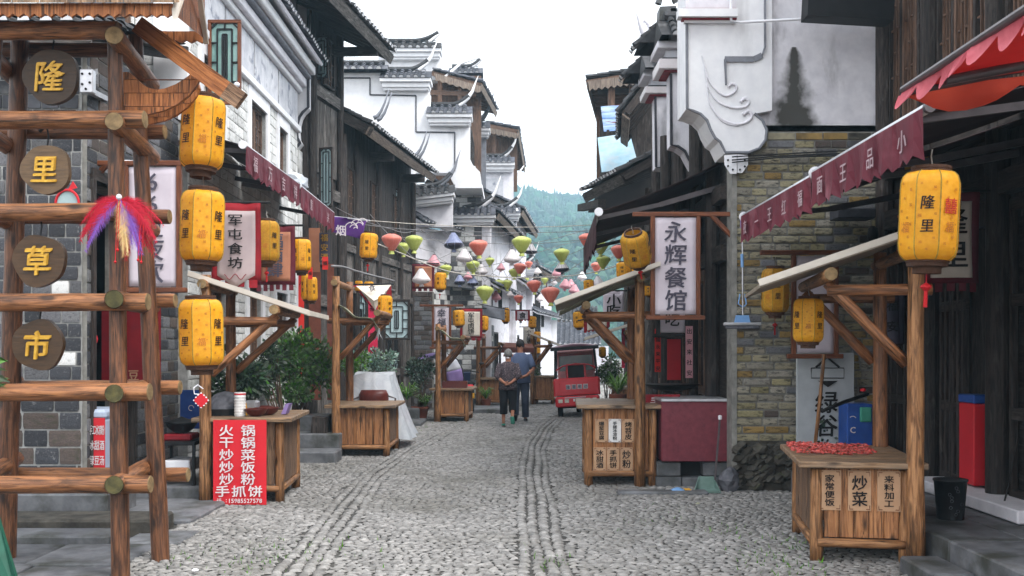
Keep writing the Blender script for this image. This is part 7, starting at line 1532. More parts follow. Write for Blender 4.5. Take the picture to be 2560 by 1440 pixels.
# bag, mirror, speaker near the dark doorway
mb = MB(); c = P(219, 832, 10.3); mb.add([c + V(p[0] * .07, p[1] * .06, p[2] * .11) * (1 + random.uniform(-.2, .2)) for p in IV], IF); o = solo(mb, 'hanging_bag', K['plasticwhite'], 'white plastic bag with red corner hanging in the doorway', 'bag', smooth=True); mb = MB(); c = P(232, 848, 10.35); mb.add([c + V(p[0] * .05, p[1] * .04, p[2] * .07) for p in IV], IF); mb.build('red_corner', K['signred'], o)
mr = thing('red_mirror', 'red framed hanging mirror behind the second name disc', 'mirror', P(168, 512, 9.3)); c = P(168, 508, 9.3); mb = MB(); mb.tube([c + V(.105 * math.cos(a), 0, .12 * math.sin(a)) for a in [k * math.pi / 12 for k in range(25)]], .012, 6); mb.build('frame', K['signred'], mr); mb = MB(); mb.lathe([(.001, 0), (.1, 0)], (0, 0, 0), 20); mb.v = [(c.x + p[0], c.y + .005, c.z + p[1] * 1.15) for p in mb.v]; mb.build('glass', K['glasspale'], mr); mb = MB(); mb.prism([c + V(0, 0, .11), c + V(.09, 0, .14), c + V(.05, 0, .2)], (0, .01, 0)); mb.build('bow', K['signred'], mr)
sb = thing('awning_motor', 'white metal awning mount with arm behind the topmost disc', 'bracket', P(230, 240, 9.7)); mb = MB(); a, b = P(198, 232, 9.7), P(232, 172, 9.7); mb.box(a.x, b.x, 9.7, 9.78, a.z, b.z, .01); pl = mb.build('plate', K['alu'], sb); mb = MB(); [mb.cyl(P(x_, y_, 9.69), P(x_, y_, 9.7), .012, n=8) for x_, y_ in ((205, 184), (224, 184), (205, 210), (224, 206), (214, 222))]; mb.build('bolts', K['black'], pl, kind='stuff'); mb = MB(); mb.beam(P(225, 228, 9.75), P(272, 252, 10.6), .06, .05); mb.beam(P(225, 190, 9.78), P(300, 130, 12), .03, .05); mb.build('arm', K['alu'], sb)
mb = MB(); mb.prism([P(-60, 1250, 6.6), P(-10, 1280, 6.6), P(38, 1440, 6.4), P(38, 1480, 6.4), P(-60, 1480, 6.4)], (0, .03, 0)); solo(mb, 'green_board', K['green'], 'dark green leaning board at the foot of the log tower', 'board')
# tin stove beside the bare stall
ts = thing('tin_stove', 'dark wooden chute box on a white perforated tin base', 'bin', at(800, 14.9, 0)); c = at(797, 14.9, 0); mb = MB(); mb.prism([c + V(-.13, 0, .2), c + V(.14, 0, .2), c + V(.08, 0, .58), c + V(-.1, 0, .6)], (0, .25, 0)); mb.build('chute', K['dark'], ts); mb = MB(); mb.box(c.x - .14, c.x + .15, 14.88, 15.15, 0, .2, .01); mb.build('tin_base', K['white'], ts)
# long tray on tray stall
ty = thing('brown_tray', 'long brown tray on the stall beside the umbrella scooter', 'tray', at(1138, 22.6, .725)); c = at(1138, 22.6, .725); mb = MB(); mb.box(c.x - .27, c.x + .27, 22.4, 22.44, .725, .87); mb.box(c.x - .27, c.x + .27, 22.8, 22.84, .725, .87); mb.box(c.x - .27, c.x - .24, 22.44, 22.8, .725, .87); mb.box(c.x + .24, c.x + .27, 22.44, 22.8, .725, .87); mb.build('rim', K['brownplastic'], ty); mb = MB(); mb.box(c.x - .24, c.x + .24, 22.44, 22.8, .727, .76); mb.build('base', K['signdarkred'], ty)
# right of the snack stall: clad hob counter on blocks
hb = thing('clad_counter', 'maroon wood grain clad cooking counter on grey concrete blocks', 'counter', at(1735, 12.0, 0)); a, b = P(1654, 1154, 11.75), P(1822, 1004, 11.75)
mb = MB(); mb.box(a.x, b.x, 11.75, 12.6, a.z, b.z, .008); mb.build('cladding', K['redboard'], hb); mb = MB(); mb.box(a.x - .01, b.x + .01, 11.73, 12.62, b.z, b.z + .03, .005); mb.build('counter_top', K['alu'], hb)
for (x0, x1, y0, y1) in ((1642, 1702, 1156, 1190), (1640, 1704, 1192, 1228), (1758, 1820, 1156, 1190), (1706, 1762, 1194, 1226), (1766, 1822, 1194, 1226)): p, q = P(x0, y1, 11.8), P(x1, y0, 11.8); mb = MB(); mb.box(p.x, q.x, 11.8, 12.0, p.z, q.z, .008); mb.build('concrete_block', K['slate'], hb)
mb = MB(); mb.box(a.x, b.x, 12.05, 12.55, 0, a.z); mb.build('inner_block', K['interior'], hb)
o = strip('dark red dish list board half hidden behind the clad counter', 1612, 1700, 986, 1160, 12.3, '', 'signdarkred', nm='dish_board', cat='sign'); mb = MB(); vtext(mb, '手手苕爆凉绿', P(1638, 1004, 12.28), X_, Z_, .125, .128, 1); mb.build('lettering', K['letterwhite'], o)
lathe_thing('wok', 'wide black wok resting behind the clad counter', 'wok', [(.1, 0), (.26, .03), (.35, .08), (.36, .085), (.001, .075)], at(1680, 12.9, 1.06), 'black', 24)
mb = MB(); mb.tube([P(1800, 1045, 11.6), P(1793, 1130, 11.5), P(1788, 1200, 11.4)], .012, 6); dp = thing('dustpan', 'pale green long handled dustpan leaning on the clad counter', 'dustpan', at(1770, 11.4, 0)); mb.build('handle', K['aludark'], dp); mb = MB(); c = at(1765, 11.35, .0); mb.prism([c + V(-.16, -.1, .005), c + V(.14, -.1, .005), c + V(.12, .1, .02), c + V(-.1, .1, .02)], (0, 0, .012)); mb.prism([c + V(-.1, .1, .02), c + V(.12, .1, .02), c + V(.1, .13, .16), c + V(-.06, .13, .16)], (0, .012, 0)); mb.prism([c + V(-.16, -.1, .005), c + V(-.1, .1, .02), c + V(-.06, .13, .16)], (.01, 0, 0)); mb.prism([c + V(.14, -.1, .005), c + V(.12, .1, .02), c + V(.1, .13, .16)], (.01, 0, 0)); mb.build('pan', K['dustpan'], dp); mb = MB(); mb.lathe([(.001, -.03), (.02, -.02), (.022, .02), (.001, .03)], P(1800, 1044, 11.6), 8); mb.build('grip', K['white'], dp)
mb = MB(); c = at(1822, 11.45, .13); mb.add([c + V(p[0] * .12, p[1] * .12, p[2] * .14 if p[2] > -.7 else -.128) * (1 + random.uniform(-.16, .16)) for p in IV], IF); solo(mb, 'rubbish_bag', K['sackgrey'], 'crumpled grey rubbish bag beside the dustpan', 'bag')
mb = MB(); c = at(1703, 11.3, .01); mb.sheet(lambda u, v: c + V((u - .5) * .22, (v - .5) * .12, .02 + .03 * math.sin(u * 5) * math.sin(v * 3)), 8, 4, .006); o = solo(mb, 'snack_packet', K['bluelight'], 'blue and yellow snack packet lying by the dustpan', 'litter', smooth=True); mb = MB(); mb.sheet(lambda u, v: c + V(.07 + (u - .5) * .07, (v - .5) * .122, .031 + .03 * math.sin((.82 + u * .3) * 5) * math.sin(v * 3)), 4, 4, .006); mb.build('yellow_end', K['yellowplate'], o)
for (x, y, l) in ((1745, 1267, 'tiny crumpled yellow wrapper on the cobbles'), (488, 1437, 'small white litter scrap at the tower foot'), (1700, 1152, 'pale scrap of paper near the clad counter')):
    c = gP(x, y); mb = MB(); mb.add([c + V(p[0] * .025, p[1] * .02, abs(p[2]) * .016 + .03) for p in IV], IF); solo(mb, 'litter_scrap', K['canvas' if 'yellow' in l else 'white'], l, 'litter')
# mop hung on the brick corner
mp = thing('squeegee_mop', 'squeegee mop with blue plastic head hung on brick corner', 'mop', P(1857, 820, 11.25)); mb = MB(); mb.tube([P(1856, 605, 11.25), P(1857, 790, 11.25)], .009, 8); mb.build('handle', K['alu'], mp); mb = MB(); mb.tube([P(1854, 535, 11.25), P(1855, 570, 11.25)], .016, 8); mb.build('grip', K['lilac'], mp); mb = MB(); mb.tube([P(1855, 635, 11.25), P(1856, 668, 11.25)], .017, 8); mb.build('sleeve', K['bluelight'], mp)
mb = MB(); mb.tube([P(1850, 735, 11.25), P(1846, 760, 11.25), P(1857, 768, 11.25), P(1866, 760, 11.25), P(1862, 735, 11.25)], .008, 6); mb.build('lever', K['bluelight'], mp); mb = MB(); mb.prism(px([(1838, 806), (1842, 788), (1872, 788), (1876, 806)], 11.22), (0, .06, 0)); mb.build('head', K['bluelight'], mp); mb = MB(); a, b = P(1810, 814, 11.2), P(1904, 806, 11.2); mb.box(a.x, b.x, 11.2, 11.26, a.z, b.z, .008); mb.build('bar', K['alu'], mp); mb = MB(); a, b = P(1816, 822, 11.2), P(1900, 814, 11.2); mb.box(a.x, b.x, 11.21, 11.27, a.z, b.z, .008); mb.build('sponge', K['sackgrey'], mp)
mb = MB(); mb.tube([P(2060, 886, 9.6), P(2050, 1000, 9.6), P(2038, 1112, 9.5)], .018, 8); solo(mb, 'bamboo_pole', K['pole'], 'thin orange bamboo pole standing behind the chilli stall', 'pole', smooth=True)
bx_ = thing('blue_box', 'bright blue drinks box beside the calligraphy board', 'box', at(2150, 10.9, 0)); a, b = P(2118, 1150, 10.9), P(2182, 1010, 10.9); mb = MB(); mb.box(a.x, b.x, 10.9, 11.2, 0, b.z, .01); bb = mb.build('body', K['blue'], bx_); mb = MB(); glyph(mb, 'C', P(2124 + 8, 1075, 10.89), X_, Z_, .09); mb.tube([P(2124 + 8, 1050, 10.89) + V(.04 * math.cos(a_), 0, .04 * math.sin(a_)) for a_ in [.6 + k * .2 for k in range(10)]], .004, 4); mb.build('white_mark', K['letterwhite'], bb); mb = MB(); mb.box(P(2150, 0, 10.88).x, P(2178, 0, 10.88).x, 10.86, 10.9, P(0, 1055, 10.88).z, P(0, 1018, 10.88).z, .01); mb.build('green_cloth', K['slipper'], bx_)
mb = MB(); mb.tube([P(2055, 1028, 10.2), P(2110, 1005, 10.4), P(2170, 985, 10.6)], .02, 8); ho = solo(mb, 'gas_hose', K['black'], 'black hose with red valve above the blue box', 'hose', smooth=True); mb = MB(); mb.lathe([(.001, -.02), (.03, -.01), (.03, .01), (.001, .02)], P(2158, 975, 10.6), 8); mb.build('red_valve', K['signred'], ho)
bu = thing('black_bin', 'black plastic waste bin with pale print on the platform', 'bin', at(2376, 8.1, .25)); c = at(2376, 8.1, .25); mb = MB(); mb.lathe([(.1, 0), (.125, .3), (.132, .3), (.132, .315), (.12, .31), (.1, .02), (.001, .02)], c, 22); mb.build('tub', K['black'], bu, True)
mb = MB()
for k in range(9): a = -math.pi / 2 + random.uniform(-.5, .5); z = .05 + .026 * k; rr = .104 + .08 * z + .002; q = c + V(math.cos(a) * rr, math.sin(a) * rr, z); mb.tube([q + V(.012 * math.cos(t), -.002, .012 * math.sin(t)) for t in [j * .9 for j in range(8)]], .0015, 3)
mb.build('print', K['sackgrey'], bu)
rf_ = thing('red_cabinet', 'red cabinet with blue top panel inside the timber shop', 'cabinet', at(2455, 9.2, .3)); a, b = P(2434, 1215, 9.05), P(2482, 1010, 9.05); mb = MB(); mb.box(a.x, b.x, 9.05, 9.35, a.z, b.z, .01); mb.build('body', K['signred'], rf_); mb = MB(); p, q = P(2433, 1009, 9.05), P(2483, 988, 9.05); mb.box(p.x, q.x, 9.04, 9.36, p.z, q.z, .01); mb.build('top_panel', K['blue'], rf_)
mb = MB(); mb.tube([P(2545, 1090, 8.5), P(2525, 1200, 8.4), P(2495, 1315, 8.2)], .008, 6); solo(mb, 'thin_cane', K['dark'], 'thin cane leaning on the timber shop doorway', 'cane')
wl = thing('wall_lamp', 'grey hooded wall lamp on the shaded brick wall', 'lamp', P(2190, 600, 11.2)); mb = MB(); mb.box(*[P(x, 0, 11.1).x for x in (2095, 2190)], 11.1, 11.4, P(0, 545, 11.1).z, P(0, 520, 11.1).z, .01); mb.build('shelf', K['trim'], wl); mb = MB(); mb.lathe([(.05, 0), (.06, .05), (.05, .12), (.02, .15)], P(2182, 600, 11.0), 12); mb.build('shade', K['black'], wl, True)
sl_ = thing('street_lamp', 'white lantern style street lamp on bracket before the hill', 'lamp', P(1292, 565, 36)); mb = MB(); mb.lathe([(.08, 0), (.14, .25), (.16, .28), (.05, .38)], P(1290, 548, 36), 6); mb.build('lamp_head', K['white'], sl_); mb = MB(); mb.tube([P(1290, 550, 36), P(1285, 560, 36), P(1262, 562, 36)], .03, 6); mb.build('bracket', K['black'], sl_)
# red eaved shelter far
ca = thing('far_awning', 'small brown pitched awning above the walking couple', 'awning', P(1290, 880, 30)); mb = MB(); mb.prism([P(1246, 858, 29), P(1330, 862, 29), P(1335, 872, 28.2), P(1258, 870, 28.2)], (0, 0, .03)); mb.build('top', K['terracotta'], ca); mb = MB(); mb.prism([P(1258, 870, 28.2), P(1335, 872, 28.2), P(1335, 882, 28.2), P(1248, 882, 28.2)], (0, .02, 0)); mb.build('skirt', K['brownplastic'], ca); mb = MB(); mb.cyl(P(1250, 872, 28.4), P(1250, 1000, 28.4), .03); mb.build('post', K['black'], ca)

# ---------------------------------------------------------------- vehicles
def loft(mb, rings, n=14):
    vs = []; fs = []
    for (c, rx, ry) in rings:
        for k in range(n): a = 2 * math.pi * k / n; vs.append(Vector(c) + V(math.cos(a) * rx, math.sin(a) * ry, 0))
    for i in range(len(rings) - 1):
        for k in range(n): k2 = (k + 1) % n; fs.append((i * n + k, i * n + k2, (i + 1) * n + k2, (i + 1) * n + k))
    m = (len(rings) - 1) * n; fs += [tuple(range(n))[::-1], tuple(range(m, m + n))]; mb.add(vs, fs)
def wheel(t, c, r, w, ax=X_):
    c = Vector(c); ax = Vector(ax).normalized(); mb = MB(); a, b, d = frame(ax)
    vs = []; fs = []; prof = [(r * .66, -w / 2), (r * .93, -w / 2), (r, -w * .25), (r, w * .25), (r * .93, w / 2), (r * .66, w / 2)]
    n = 24
    for (rr, x) in prof:
        for k in range(n): an = 2 * math.pi * k / n; vs.append(c + ax * x + a * math.cos(an) * rr + b * math.sin(an) * rr)
    for i in range(len(prof) - 1):
        for k in range(n): k2 = (k + 1) % n; fs.append((i * n + k, i * n + k2, (i + 1) * n + k2, (i + 1) * n + k))
    mb.add(vs, fs); wh = mb.build('wheel', K['rubber'], t, True); mb = MB(); mb.cyl(c - ax * w * .35, c + ax * w * .35, r * .67, n=20); mb.build('rim', K['aludark'], wh)
# red electric tricycle (rear towards camera)
tc = thing('red_tricycle', 'red electric tricycle with canopy and lettered tail panel driving away', 'tricycle', (0, 0, 0)); 
def tb(name, m, x0, x1, y0, y1, z0, z1, ch=.01, par=None): mb = MB(); mb.box(x0, x1, y0, y1, z0, z1, ch); return mb.build(name, K[m], par or tc)
tail = tb('tail_panel', 'redpaint', -.52, .52, 0, .05, .52, .92, .015); tb('tail_inset', 'redpaint', -.4, .4, -.012, 0, .6, .84, .008, tail)
mb = MB()
for i, ch in enumerate('隆里电动'): x = -.2 + .135 * i; mb.box(x - .055, x + .055, -.018, -.012, .66, .77)
mb.build('letter_plates', K['letterwhite'], tail, kind='stuff'); mb = MB()
for i, ch in enumerate('隆里电动'): glyph(mb, ch, V(-.2 + .135 * i, -.021, .715), X_, Z_, .09)
mb.build('lettering', K['bluedark'], tail)
bp = tb('bumper', 'redpaint', -.52, .52, -.02, .3, .26, .5, .03); tb('plate', 'white', -.1, .1, -.035, -.021, .38, .44, .003, bp); tb('trim_strip', 'silver', -.3, .2, -.03, -.021, .46, .48, .002, bp)
for x in (-.4, -.25, .25, .4): tb('tail_lamp', 'lamp', x - .05, x + .05, -.04, -.02, .36, .44, .008, bp)
for s in (-1, 1):
    tb('side_panel', 'redpaint', s * .52 - .025, s * .52 + .025, .05, 1.25, .5, .9, .015); mb = MB()
for s in (-1, 1):
    for (y0, y1) in ((.05, .12), (1.1, 1.15)): mb = MB(); mb.beam((s * .5, y0, .9), (s * .46, y1, 1.62), .045, .05); mb.build('pillar', K['black'], tc)
mb = MB(); mb.sheet(lambda u, v: ((u - .5) * 1.12, -.15 + 1.6 * v, 1.62 + .07 * math.sin(math.pi * u) + .03 * math.sin(math.pi * v)), 10, 8, -.05); mb.build('canopy', K['mauve'], tc, True); mb = MB(); mb.box(-.56, .56, -.16, -.12, 1.56, 1.64, .01); mb.box(-.56, -.52, -.14, 1.4, 1.56, 1.63); mb.box(.52, .56, -.14, 1.4, 1.56, 1.63); mb.build('canopy_skirt', K['black'], tc)
cab = tb('cab', 'redlight', -.46, .46, 1.4, 1.75, .5, 1.05, .05); tb('cab_header', 'redlight', -.46, .46, 1.45, 1.6, 1.42, 1.56, .04, cab); ws = tb('windscreen', 'glasspale', -.42, .42, 1.55, 1.57, 1.05, 1.42, .004, cab)
for s in (-1, 1): tb('cab_pillar', 'redlight', s * .44 - .03, s * .44 + .03, 1.5, 1.6, 1.0, 1.46, .01, cab)
tb('floor', 'black', -.5, .5, .05, 1.6, .4, .5); st2 = tb('seat_back', 'redpaint', -.24, .24, .28, .34, .86, 1.24, .03); tb('seat_pad', 'black', -.19, .19, .26, .28, .9, 1.2, .01, st2)
mb = MB(); mb.tube([(-.48, .15, 1.1), (-.3, .2, 1.2), (0, .22, 1.24), (.3, .2, 1.21), (.48, .15, 1.12)], .018, 6); mb.build('grab_rail', K['redpaint'], tc, True)
for x, y in ((-.42, .32), (.42, .32), (0, 1.95)): wheel(tc, (x, y, .25), .25, .12)
mb = MB(); mb.cyl((-.42, .32, .25), (.42, .32, .25), .04); mb.build('axle', K['black'], tc); mb = MB(); mb.box(-.12, .12, 1.6, 2.1, .35, .62, .05); mb.build('front_fork_cover', K['redpaint'], tc)
tc.location = (1.53, 23.5, 0.0); tc.rotation_euler = (0, R(-3.5), R(-4)); tc.scale = (.98, 1, 1)
# umbrella scooter
sc = thing('umbrella_scooter', 'electric scooter under a white and lilac rain canopy with yellow plate', 'scooter', (0, 0, 0))
for y in (.1, 1.25): wheel(sc, (0, y, .22), .22, .1)
mb = MB(); loft(mb, [((0, .1, .34), .1, .12), ((0, .15, .5), .14, .3), ((0, .25, .62), .13, .34), ((0, .3, .7), .1, .3)]); mb.build('rear_body', K['black'], sc, True); mb = MB(); mb.box(-.13, .13, .0, .75, .7, .8, .04); mb.build('seat', K['rubber'], sc); mb = MB(); mb.box(-.14, .14, .5, 1.05, .25, .33, .02); mb.build('footboard', K['black'], sc)
mb = MB(); mb.beam((0, 1.2, .3), (0, 1.0, 1.0), .22, .1); mb.build('leg_shield', K['bluedark'], sc); mb = MB(); mb.tube([(-.32, .88, 1.0), (-.1, .98, 1.04), (.1, .98, 1.04), (.32, .88, 1.0)], .016, 6); mb.build('handlebar', K['black'], sc)
mb = MB(); mb.box(-.09, .09, -.12, .0, .62, .74, .03); mb.build('tail_lamp', K['signred'], sc); mb = MB(); mb.box(-.1, .1, -.14, -.125, .42, .54, .004); mb.build('number_plate', K['yellowplate'], sc); mb = MB(); mb.sheet(lambda u, v: ((u - .5) * .16, -.12 - .12 * math.sin(v * 1.6), .42 - .3 * v), 4, 6, .01); mb.build('mudguard', K['black'], sc, True)
for s in (-1, 1): mb = MB(); mb.tube([(s * .28, .92, 1.02), (s * .36, .9, 1.2)], .008, 5); mb.lathe([(.001, -.03), (.06, -.02), (.065, 0), (.06, .02), (.001, .03)], (s * .38, .9, 1.22), 10, sx=1, sy=.3); mb.build('mirror', K['black'], sc)
sc.location = (-1.0, 24.2, 0); sc.rotation_euler = (0, 0, R(8))
cn = thing('scooter_canopy', 'white and lilac rain canopy shaped like a shell over the scooter', 'canopy', P(1135, 960, 24.3)); q = lambda a, b, d=0: P(a, b, 24.3 + d)
mb = MB(); A_ = [(1068, 893), (1085, 884), (1105, 880), (1125, 884), (1143, 898), (1155, 920), (1160, 945), (1156, 962)]; I_ = [(1100, 902), (1106, 900), (1112, 899), (1114, 905), (1115, 915), (1115, 930), (1116, 945), (1119, 960)]
def shell(u, v):
    i = min(int(u * 7), 6); f = u * 7 - i; o_ = V(*A_[i], 0).lerp(V(*A_[i + 1], 0), f); n_ = V(*I_[i], 0).lerp(V(*I_[i + 1], 0), f); p = n_.lerp(o_, v); return q(p.x, p.y, -.25 * math.sin(math.pi * v * .6) + .5 * (v - .5))
mb.sheet(lambda u, v: shell(u * .72, v), 14, 6, .006); mb.build('white_shell', K['silver'], cn, True); mb = MB(); mb.sheet(lambda u, v: shell(.72 + .28 * u, v), 6, 6, .006); mb.build('lilac_apron', K['lilac'], cn, True)
mb = MB(); mb.sheet(lambda u, v: q(1044 + 62 * u, 902 - 22 * math.sin(u * 1.5) - (8 - 10 * u) * v + 4 * (1 - v), -.3 + .8 * v), 10, 5, .006); mb.build('visor', K['lilac'], cn, True); mb = MB(); mb.tube([q(*p, -.28) for p in [(1118, 884), (1143, 898), (1155, 920), (1160, 945), (1157, 964)]], .014, 5); mb.tube([q(1100, 900), q(1108, 930), q(1120, 965), q(1150, 1000)], .014, 5); mb.build('ribs', K['black'], cn)
# tricycle under clear plastic
pv = thing('covered_vehicle', 'maroon seated tricycle wrapped in a sheet of whitish plastic behind bare stall', 'tricycle', at(940, 16.4, 0))
def drape(u, v):
    ang = u * 2 * math.pi; cx, cy = P(932, 0, 16.7).x, 16.9; tx, ty = math.cos(ang), math.sin(ang)
    sq = max(abs(tx), abs(ty)); wx, wy = .32 + .26 * v ** 1.4, .45 + .2 * v; z = 1.18 - 1.02 * v ** 1.05 + .03 * math.sin(ang * 3)
    f = 1 + .035 * math.sin(ang * 13 + v * 4) * (.3 + v) + .02 * math.sin(ang * 29) * v
    return V(cx + .1 * v + tx / sq ** .7 * wx * f, cy + ty / sq ** .7 * wy * f, z)
mb = MB(); mb.sheet(drape, 72, 16); mb.sheet(lambda u, v: V(*(drape(u, 0) * (1 - v) + V(P(932, 0, 16.7).x, 16.9, 1.2) * v)), 72, 3); mb.build('plastic_sheet', K['plasticwhite'], pv, True)
mb = MB(); c = at(934, 16.35, 0); loft(mb, [((c.x, 16.5, .62), .2, .14), ((c.x, 16.42, .7), .235, .15), ((c.x, 16.36, .85), .24, .14), ((c.x, 16.36, .93), .2, .1)], 18); se = mb.build('seat_back', K['brownplastic'], pv, True); mb = MB(); mb.box(c.x - .14, c.x + .12, 16.205, 16.215, .74, .765); mb.build('badge', K['redlight'], se); wheel(pv, (P(992, 0, 16.6).x, 16.5, .2), .2, .09); wheel(pv, (P(905, 0, 16.6).x, 16.5, .2), .2, .09); mb = MB(); mb.box(c.x - .3, c.x + .35, 16.5, 17.3, .25, .55, .05); mb.build('body', K['redpaint'], pv)
mb = MB(); mb.tube([(c.x - .33, 16.3, .6), (c.x - .32, 16.28, .78), (c.x - .22, 16.28, .82)], .015, 6); mb.tube([(c.x + .33, 16.28, .5), (c.x + .36, 16.25, .8), (c.x + .24, 16.25, .84)], .015, 6); mb.build('arm_rail', K['aludark'], pv)

# ---------------------------------------------------------------- the couple walking away
def skin(name, vr, edges, m, parent, root=0, sub=2):
    me = bpy.data.meshes.new(name); o3 = off(parent); me.from_pydata([Vector(v[0]) for v in vr], edges, []); ob = bpy.data.objects.new(name, me); COL.objects.link(ob)
    ob.modifiers.new('s', 'SKIN'); ss = ob.modifiers.new('u', 'SUBSURF'); ss.levels = sub; ss.render_levels = sub
    for i, v in enumerate(vr): d = me.skin_vertices[0].data[i]; d.radius = v[1] if isinstance(v[1], tuple) else (v[1], v[1]); d.use_root = i == root
    dg = bpy.context.evaluated_depsgraph_get(); nm = bpy.data.meshes.new_from_object(ob.evaluated_get(dg)); bpy.data.objects.remove(ob); nm.name = name; nm.shade_smooth(); nm.materials.clear(); nm.materials.append(K[m])
    a = nm.attributes.new('gr', 'FLOAT_VECTOR', 'POINT'); co = np.empty(len(nm.vertices) * 3, np.float32); nm.vertices.foreach_get('co', co); a.data.foreach_set('vector', co)
    ob = bpy.data.objects.new(name, nm); COL.objects.link(ob); ob.parent = parent; return ob
def person(label, loc, H, female, rz):
    t = thing('person', label, 'person', (0, 0, 0)); s = H / 1.68; z = lambda q: q * s
    lean = .04
    # joints
    pel, waist, chest, neck, head = V(0, 0, .92), V(0, .01, 1.1), V(0, .03, 1.3), V(0, .05, 1.46), V(0, .07, 1.58)
    shL, shR = V(-.17, .03, 1.38), V(.17, .03, 1.38)
    if female: elL, elR, wrL, wrR, hdL, hdR = V(-.25, -.08, 1.14), V(.25, -.08, 1.14), V(-.09, -.17, 1.0), V(.08, -.17, .99), V(-.02, -.19, .97), V(.01, -.2, .96)
    else: elL, elR, wrL, wrR, hdL, hdR = V(-.26, -.05, 1.12), V(.27, -.07, 1.12), V(-.1, -.16, .97), V(.12, -.16, .98), V(-.03, -.18, .95), V(.02, -.19, .95)
    if female: hipL, knL, anL, toL, hipR, knR, anR, toR = V(-.09, 0, .9), V(-.1, .03, .5), V(-.1, .02, .08), V(-.11, .16, .03), V(.09, 0, .9), V(.1, .08, .5), V(.11, -.2, .22), V(.12, -.22, .08)
    else: hipL, knL, anL, toL, hipR, knR, anR, toR = V(-.09, 0, .9), V(-.1, .06, .5), V(-.11, -.12, .14), V(-.12, -.06, .03), V(.09, 0, .9), V(.1, .05, .5), V(.11, .04, .08), V(.12, .2, .03)
    vr = [(pel, .12), (waist, .105), (chest, .125), (neck, .052), (head, .075), (head + V(0, .01, .07), .07), (shL, .055), (elL, .042), (wrL, .03), (hdL, .032), (shR, .055), (elR, .042), (wrR, .03), (hdR, .032), (hipL, .085), (knL, .055), (anL, .038), (toL, .035), (hipR, .085), (knR, .055), (anR, .038), (toR, .035)]
    ed = [(0, 1), (1, 2), (2, 3), (3, 4), (4, 5), (2, 6), (6, 7), (7, 8), (8, 9), (2, 10), (10, 11), (11, 12), (12, 13), (0, 14), (14, 15), (15, 16), (16, 17), (0, 18), (18, 19), (19, 20), (20, 21)]
    skin('body', vr, ed, 'skin', t)
    # fingers closed over the other hand
    for hd, sg in ((hdL, 1), (hdR, -1)):
        for k in range(4): mb = MB(); b = hd + V(.012 * sg, -.024, .018 - .012 * k); mb.tube([b, b + V(.03 * sg, -.012, -.006), b + V(.052 * sg, -.002, -.012)], [.009, .008, .006], 6); mb.build('finger', K['skin'], t, True)
        mb = MB(); b = hd + V(0, -.015, .026); mb.tube([b, b + V(.02 * sg, -.01, .022), b + V(.036 * sg, -.006, .03)], [.01, .009, .006], 6); mb.build('thumb', K['skin'], t, True)
    # shirt: torso loft and sleeves
    mb = MB(); w = 1.0 if female else .98
    rings = [((0, -.005, .82), .215 * w, .155), ((0, -.005, .95), .205 * w, .15), ((0, .0, 1.1), .185 * w, .14), ((0, .015, 1.25), .2 * w, .145), ((0, .025, 1.36), .205 * w, .13), ((0, .035, 1.42), .15, .105), ((0, .045, 1.465), .075, .07)]
    loft(mb, rings, 18); vr2 = None
    sh = mb.build('blouse' if female else 'shirt', K['blouse' if female else 'shirtblue'], t, True)
    for shp, el, wr in ((shL, elL, wrL), (shR, elR, wrR)):
        mb = MB(); e = el.lerp(wr, .45) if female else shp.lerp(el, .88); pts = [shp.lerp(chest, .25), shp, el, e] if female else [shp.lerp(chest, .25), shp, shp.lerp(el, .5), e]; mb.tube(pts, [.07, .078, .062, .056] if female else [.07, .08, .074, .07], 12); mb.build('sleeve', K['blouse' if female else 'shirtblue'], sh, True)
    # trousers
    for hip, kn, an in ((hipL, knL, anL), (hipR, knR, anR)):
        e = kn.lerp(an, .55) if female else kn.lerp(an, .97); mb = MB(); mb.tube([hip + V(0, 0, .06), hip - V(0, 0, .08), kn, e], [.1, .11, .085, .08] if female else [.1, .105, .08, .07], 14); mb.build('trouser_leg', K['blackcloth' if female else 'trousers'], t, True)
    mb = MB(); loft(mb, [((0, 0, .8), .16, .12), ((0, 0, .9), .185, .135), ((0, 0, 1.0), .18, .13)], 16); mb.build('waistband', K['blackcloth' if female else 'trousers'], t, True)
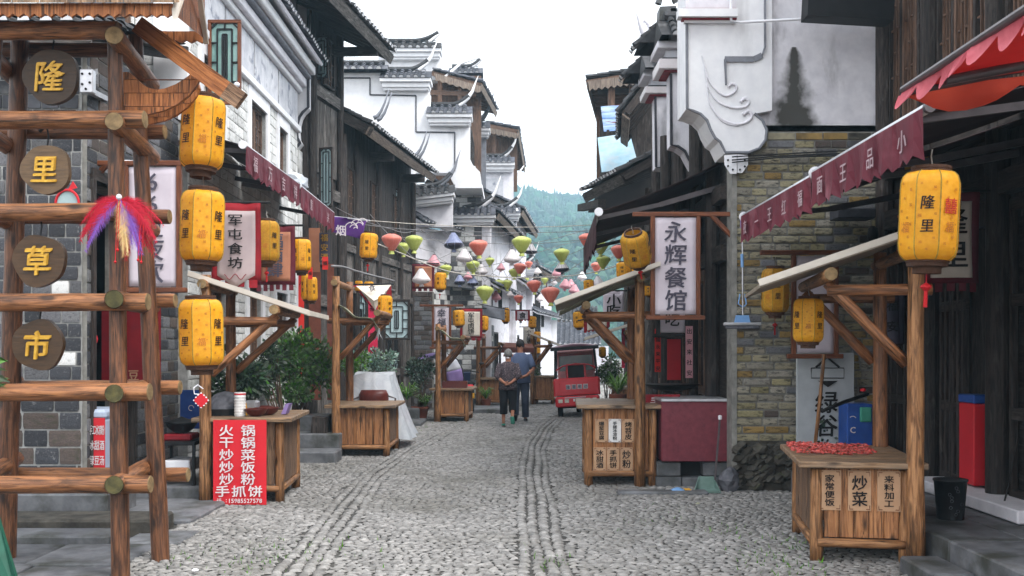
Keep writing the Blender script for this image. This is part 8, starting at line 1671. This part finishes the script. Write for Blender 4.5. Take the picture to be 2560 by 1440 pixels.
    # shoes
    for an, to in ((anL, toL), (anR, toR)):
        d = (to - an); d.normalize(); mb = MB(); dn = V(0, 0, -1) if d.z > -.6 else V(0, -.3, -1).normalized(); heel = an + V(0, -.05, -.045) if d.z > -.75 else an + V(0, -.05, .0); c = heel.lerp(to, .5); f = (to + (to - heel) * .25 - heel) / 2; sd = V(1, 0, 0); upn = sd.cross(f).normalized()
        mb.obox(c - Z_ * .0, sd * .045, f, upn * .022, .02); mb.build('slipper' if female else 'shoe', K['slipper' if female else 'shoe'], t, True)
    # head: hair cap, ears, nose, eyes, mouth
    hc = head + V(0, .01, .045); mb = MB(); vs = []
    for p in IV:
        q = V(*p); vs.append(hc + V(q.x * .094, q.y * .108 - .008, q.z * .125 + .01) if (q.y < .35 or q.z > .45) and q.z > (-.75 if female else -.45) else hc + V(q.x * .07, q.y * .07, q.z * .08))
    mb.add(vs, IF); mb.build('hair', K['hairgrey' if female else 'hairdark'], t, True)
    for sg in (-1, 1):
        mb = MB(); mb.add([hc + V(sg * .098 + p[0] * .012, p[1] * .022 + .01, p[2] * .032 - .025) for p in IV], IF); mb.build('ear', K['skin'], t, True)
        mb = MB(); mb.add([hc + V(sg * .032 + p[0] * .011, .083 + p[1] * .008, p[2] * .008 - .01) for p in IV], IF); mb.build('eye', K['ink'], t)
    mb = MB(); mb.add([hc + V(0, .098, -.045), hc + V(-.016, .08, -.05), hc + V(.016, .08, -.05), hc + V(0, .08, .0)], [(0, 1, 3), (0, 3, 2), (0, 2, 1)]); mb.build('nose', K['skin'], t); mb = MB(); mb.tube([hc + V(-.024, .076, -.078), hc + V(0, .084, -.08), hc + V(.024, .076, -.078)], .005, 5); mb.build('mouth', K['redline'], t)
    if female: mb = MB(); mb.tube([hc + V(-.03, -.105, -.08), hc + V(0, -.112, -.078), hc + V(.03, -.105, -.08)], .014, 6); mb.build('hair_clip', K['white'], t)
    t.location = loc; t.scale = (s * 1.03, s, s); t.rotation_euler = (0, 0, rz); return t
person('person in dark patterned blouse and black cropped trousers, hands clasped behind back', (P(1270, 0, 20.7).x, 20.7, .02), 1.5, True, R(-4))
person('person in blue short sleeved shirt and grey trousers walking with hands behind back', (P(1301, 0, 22).x, 22.0, .02), 1.7, False, R(3))
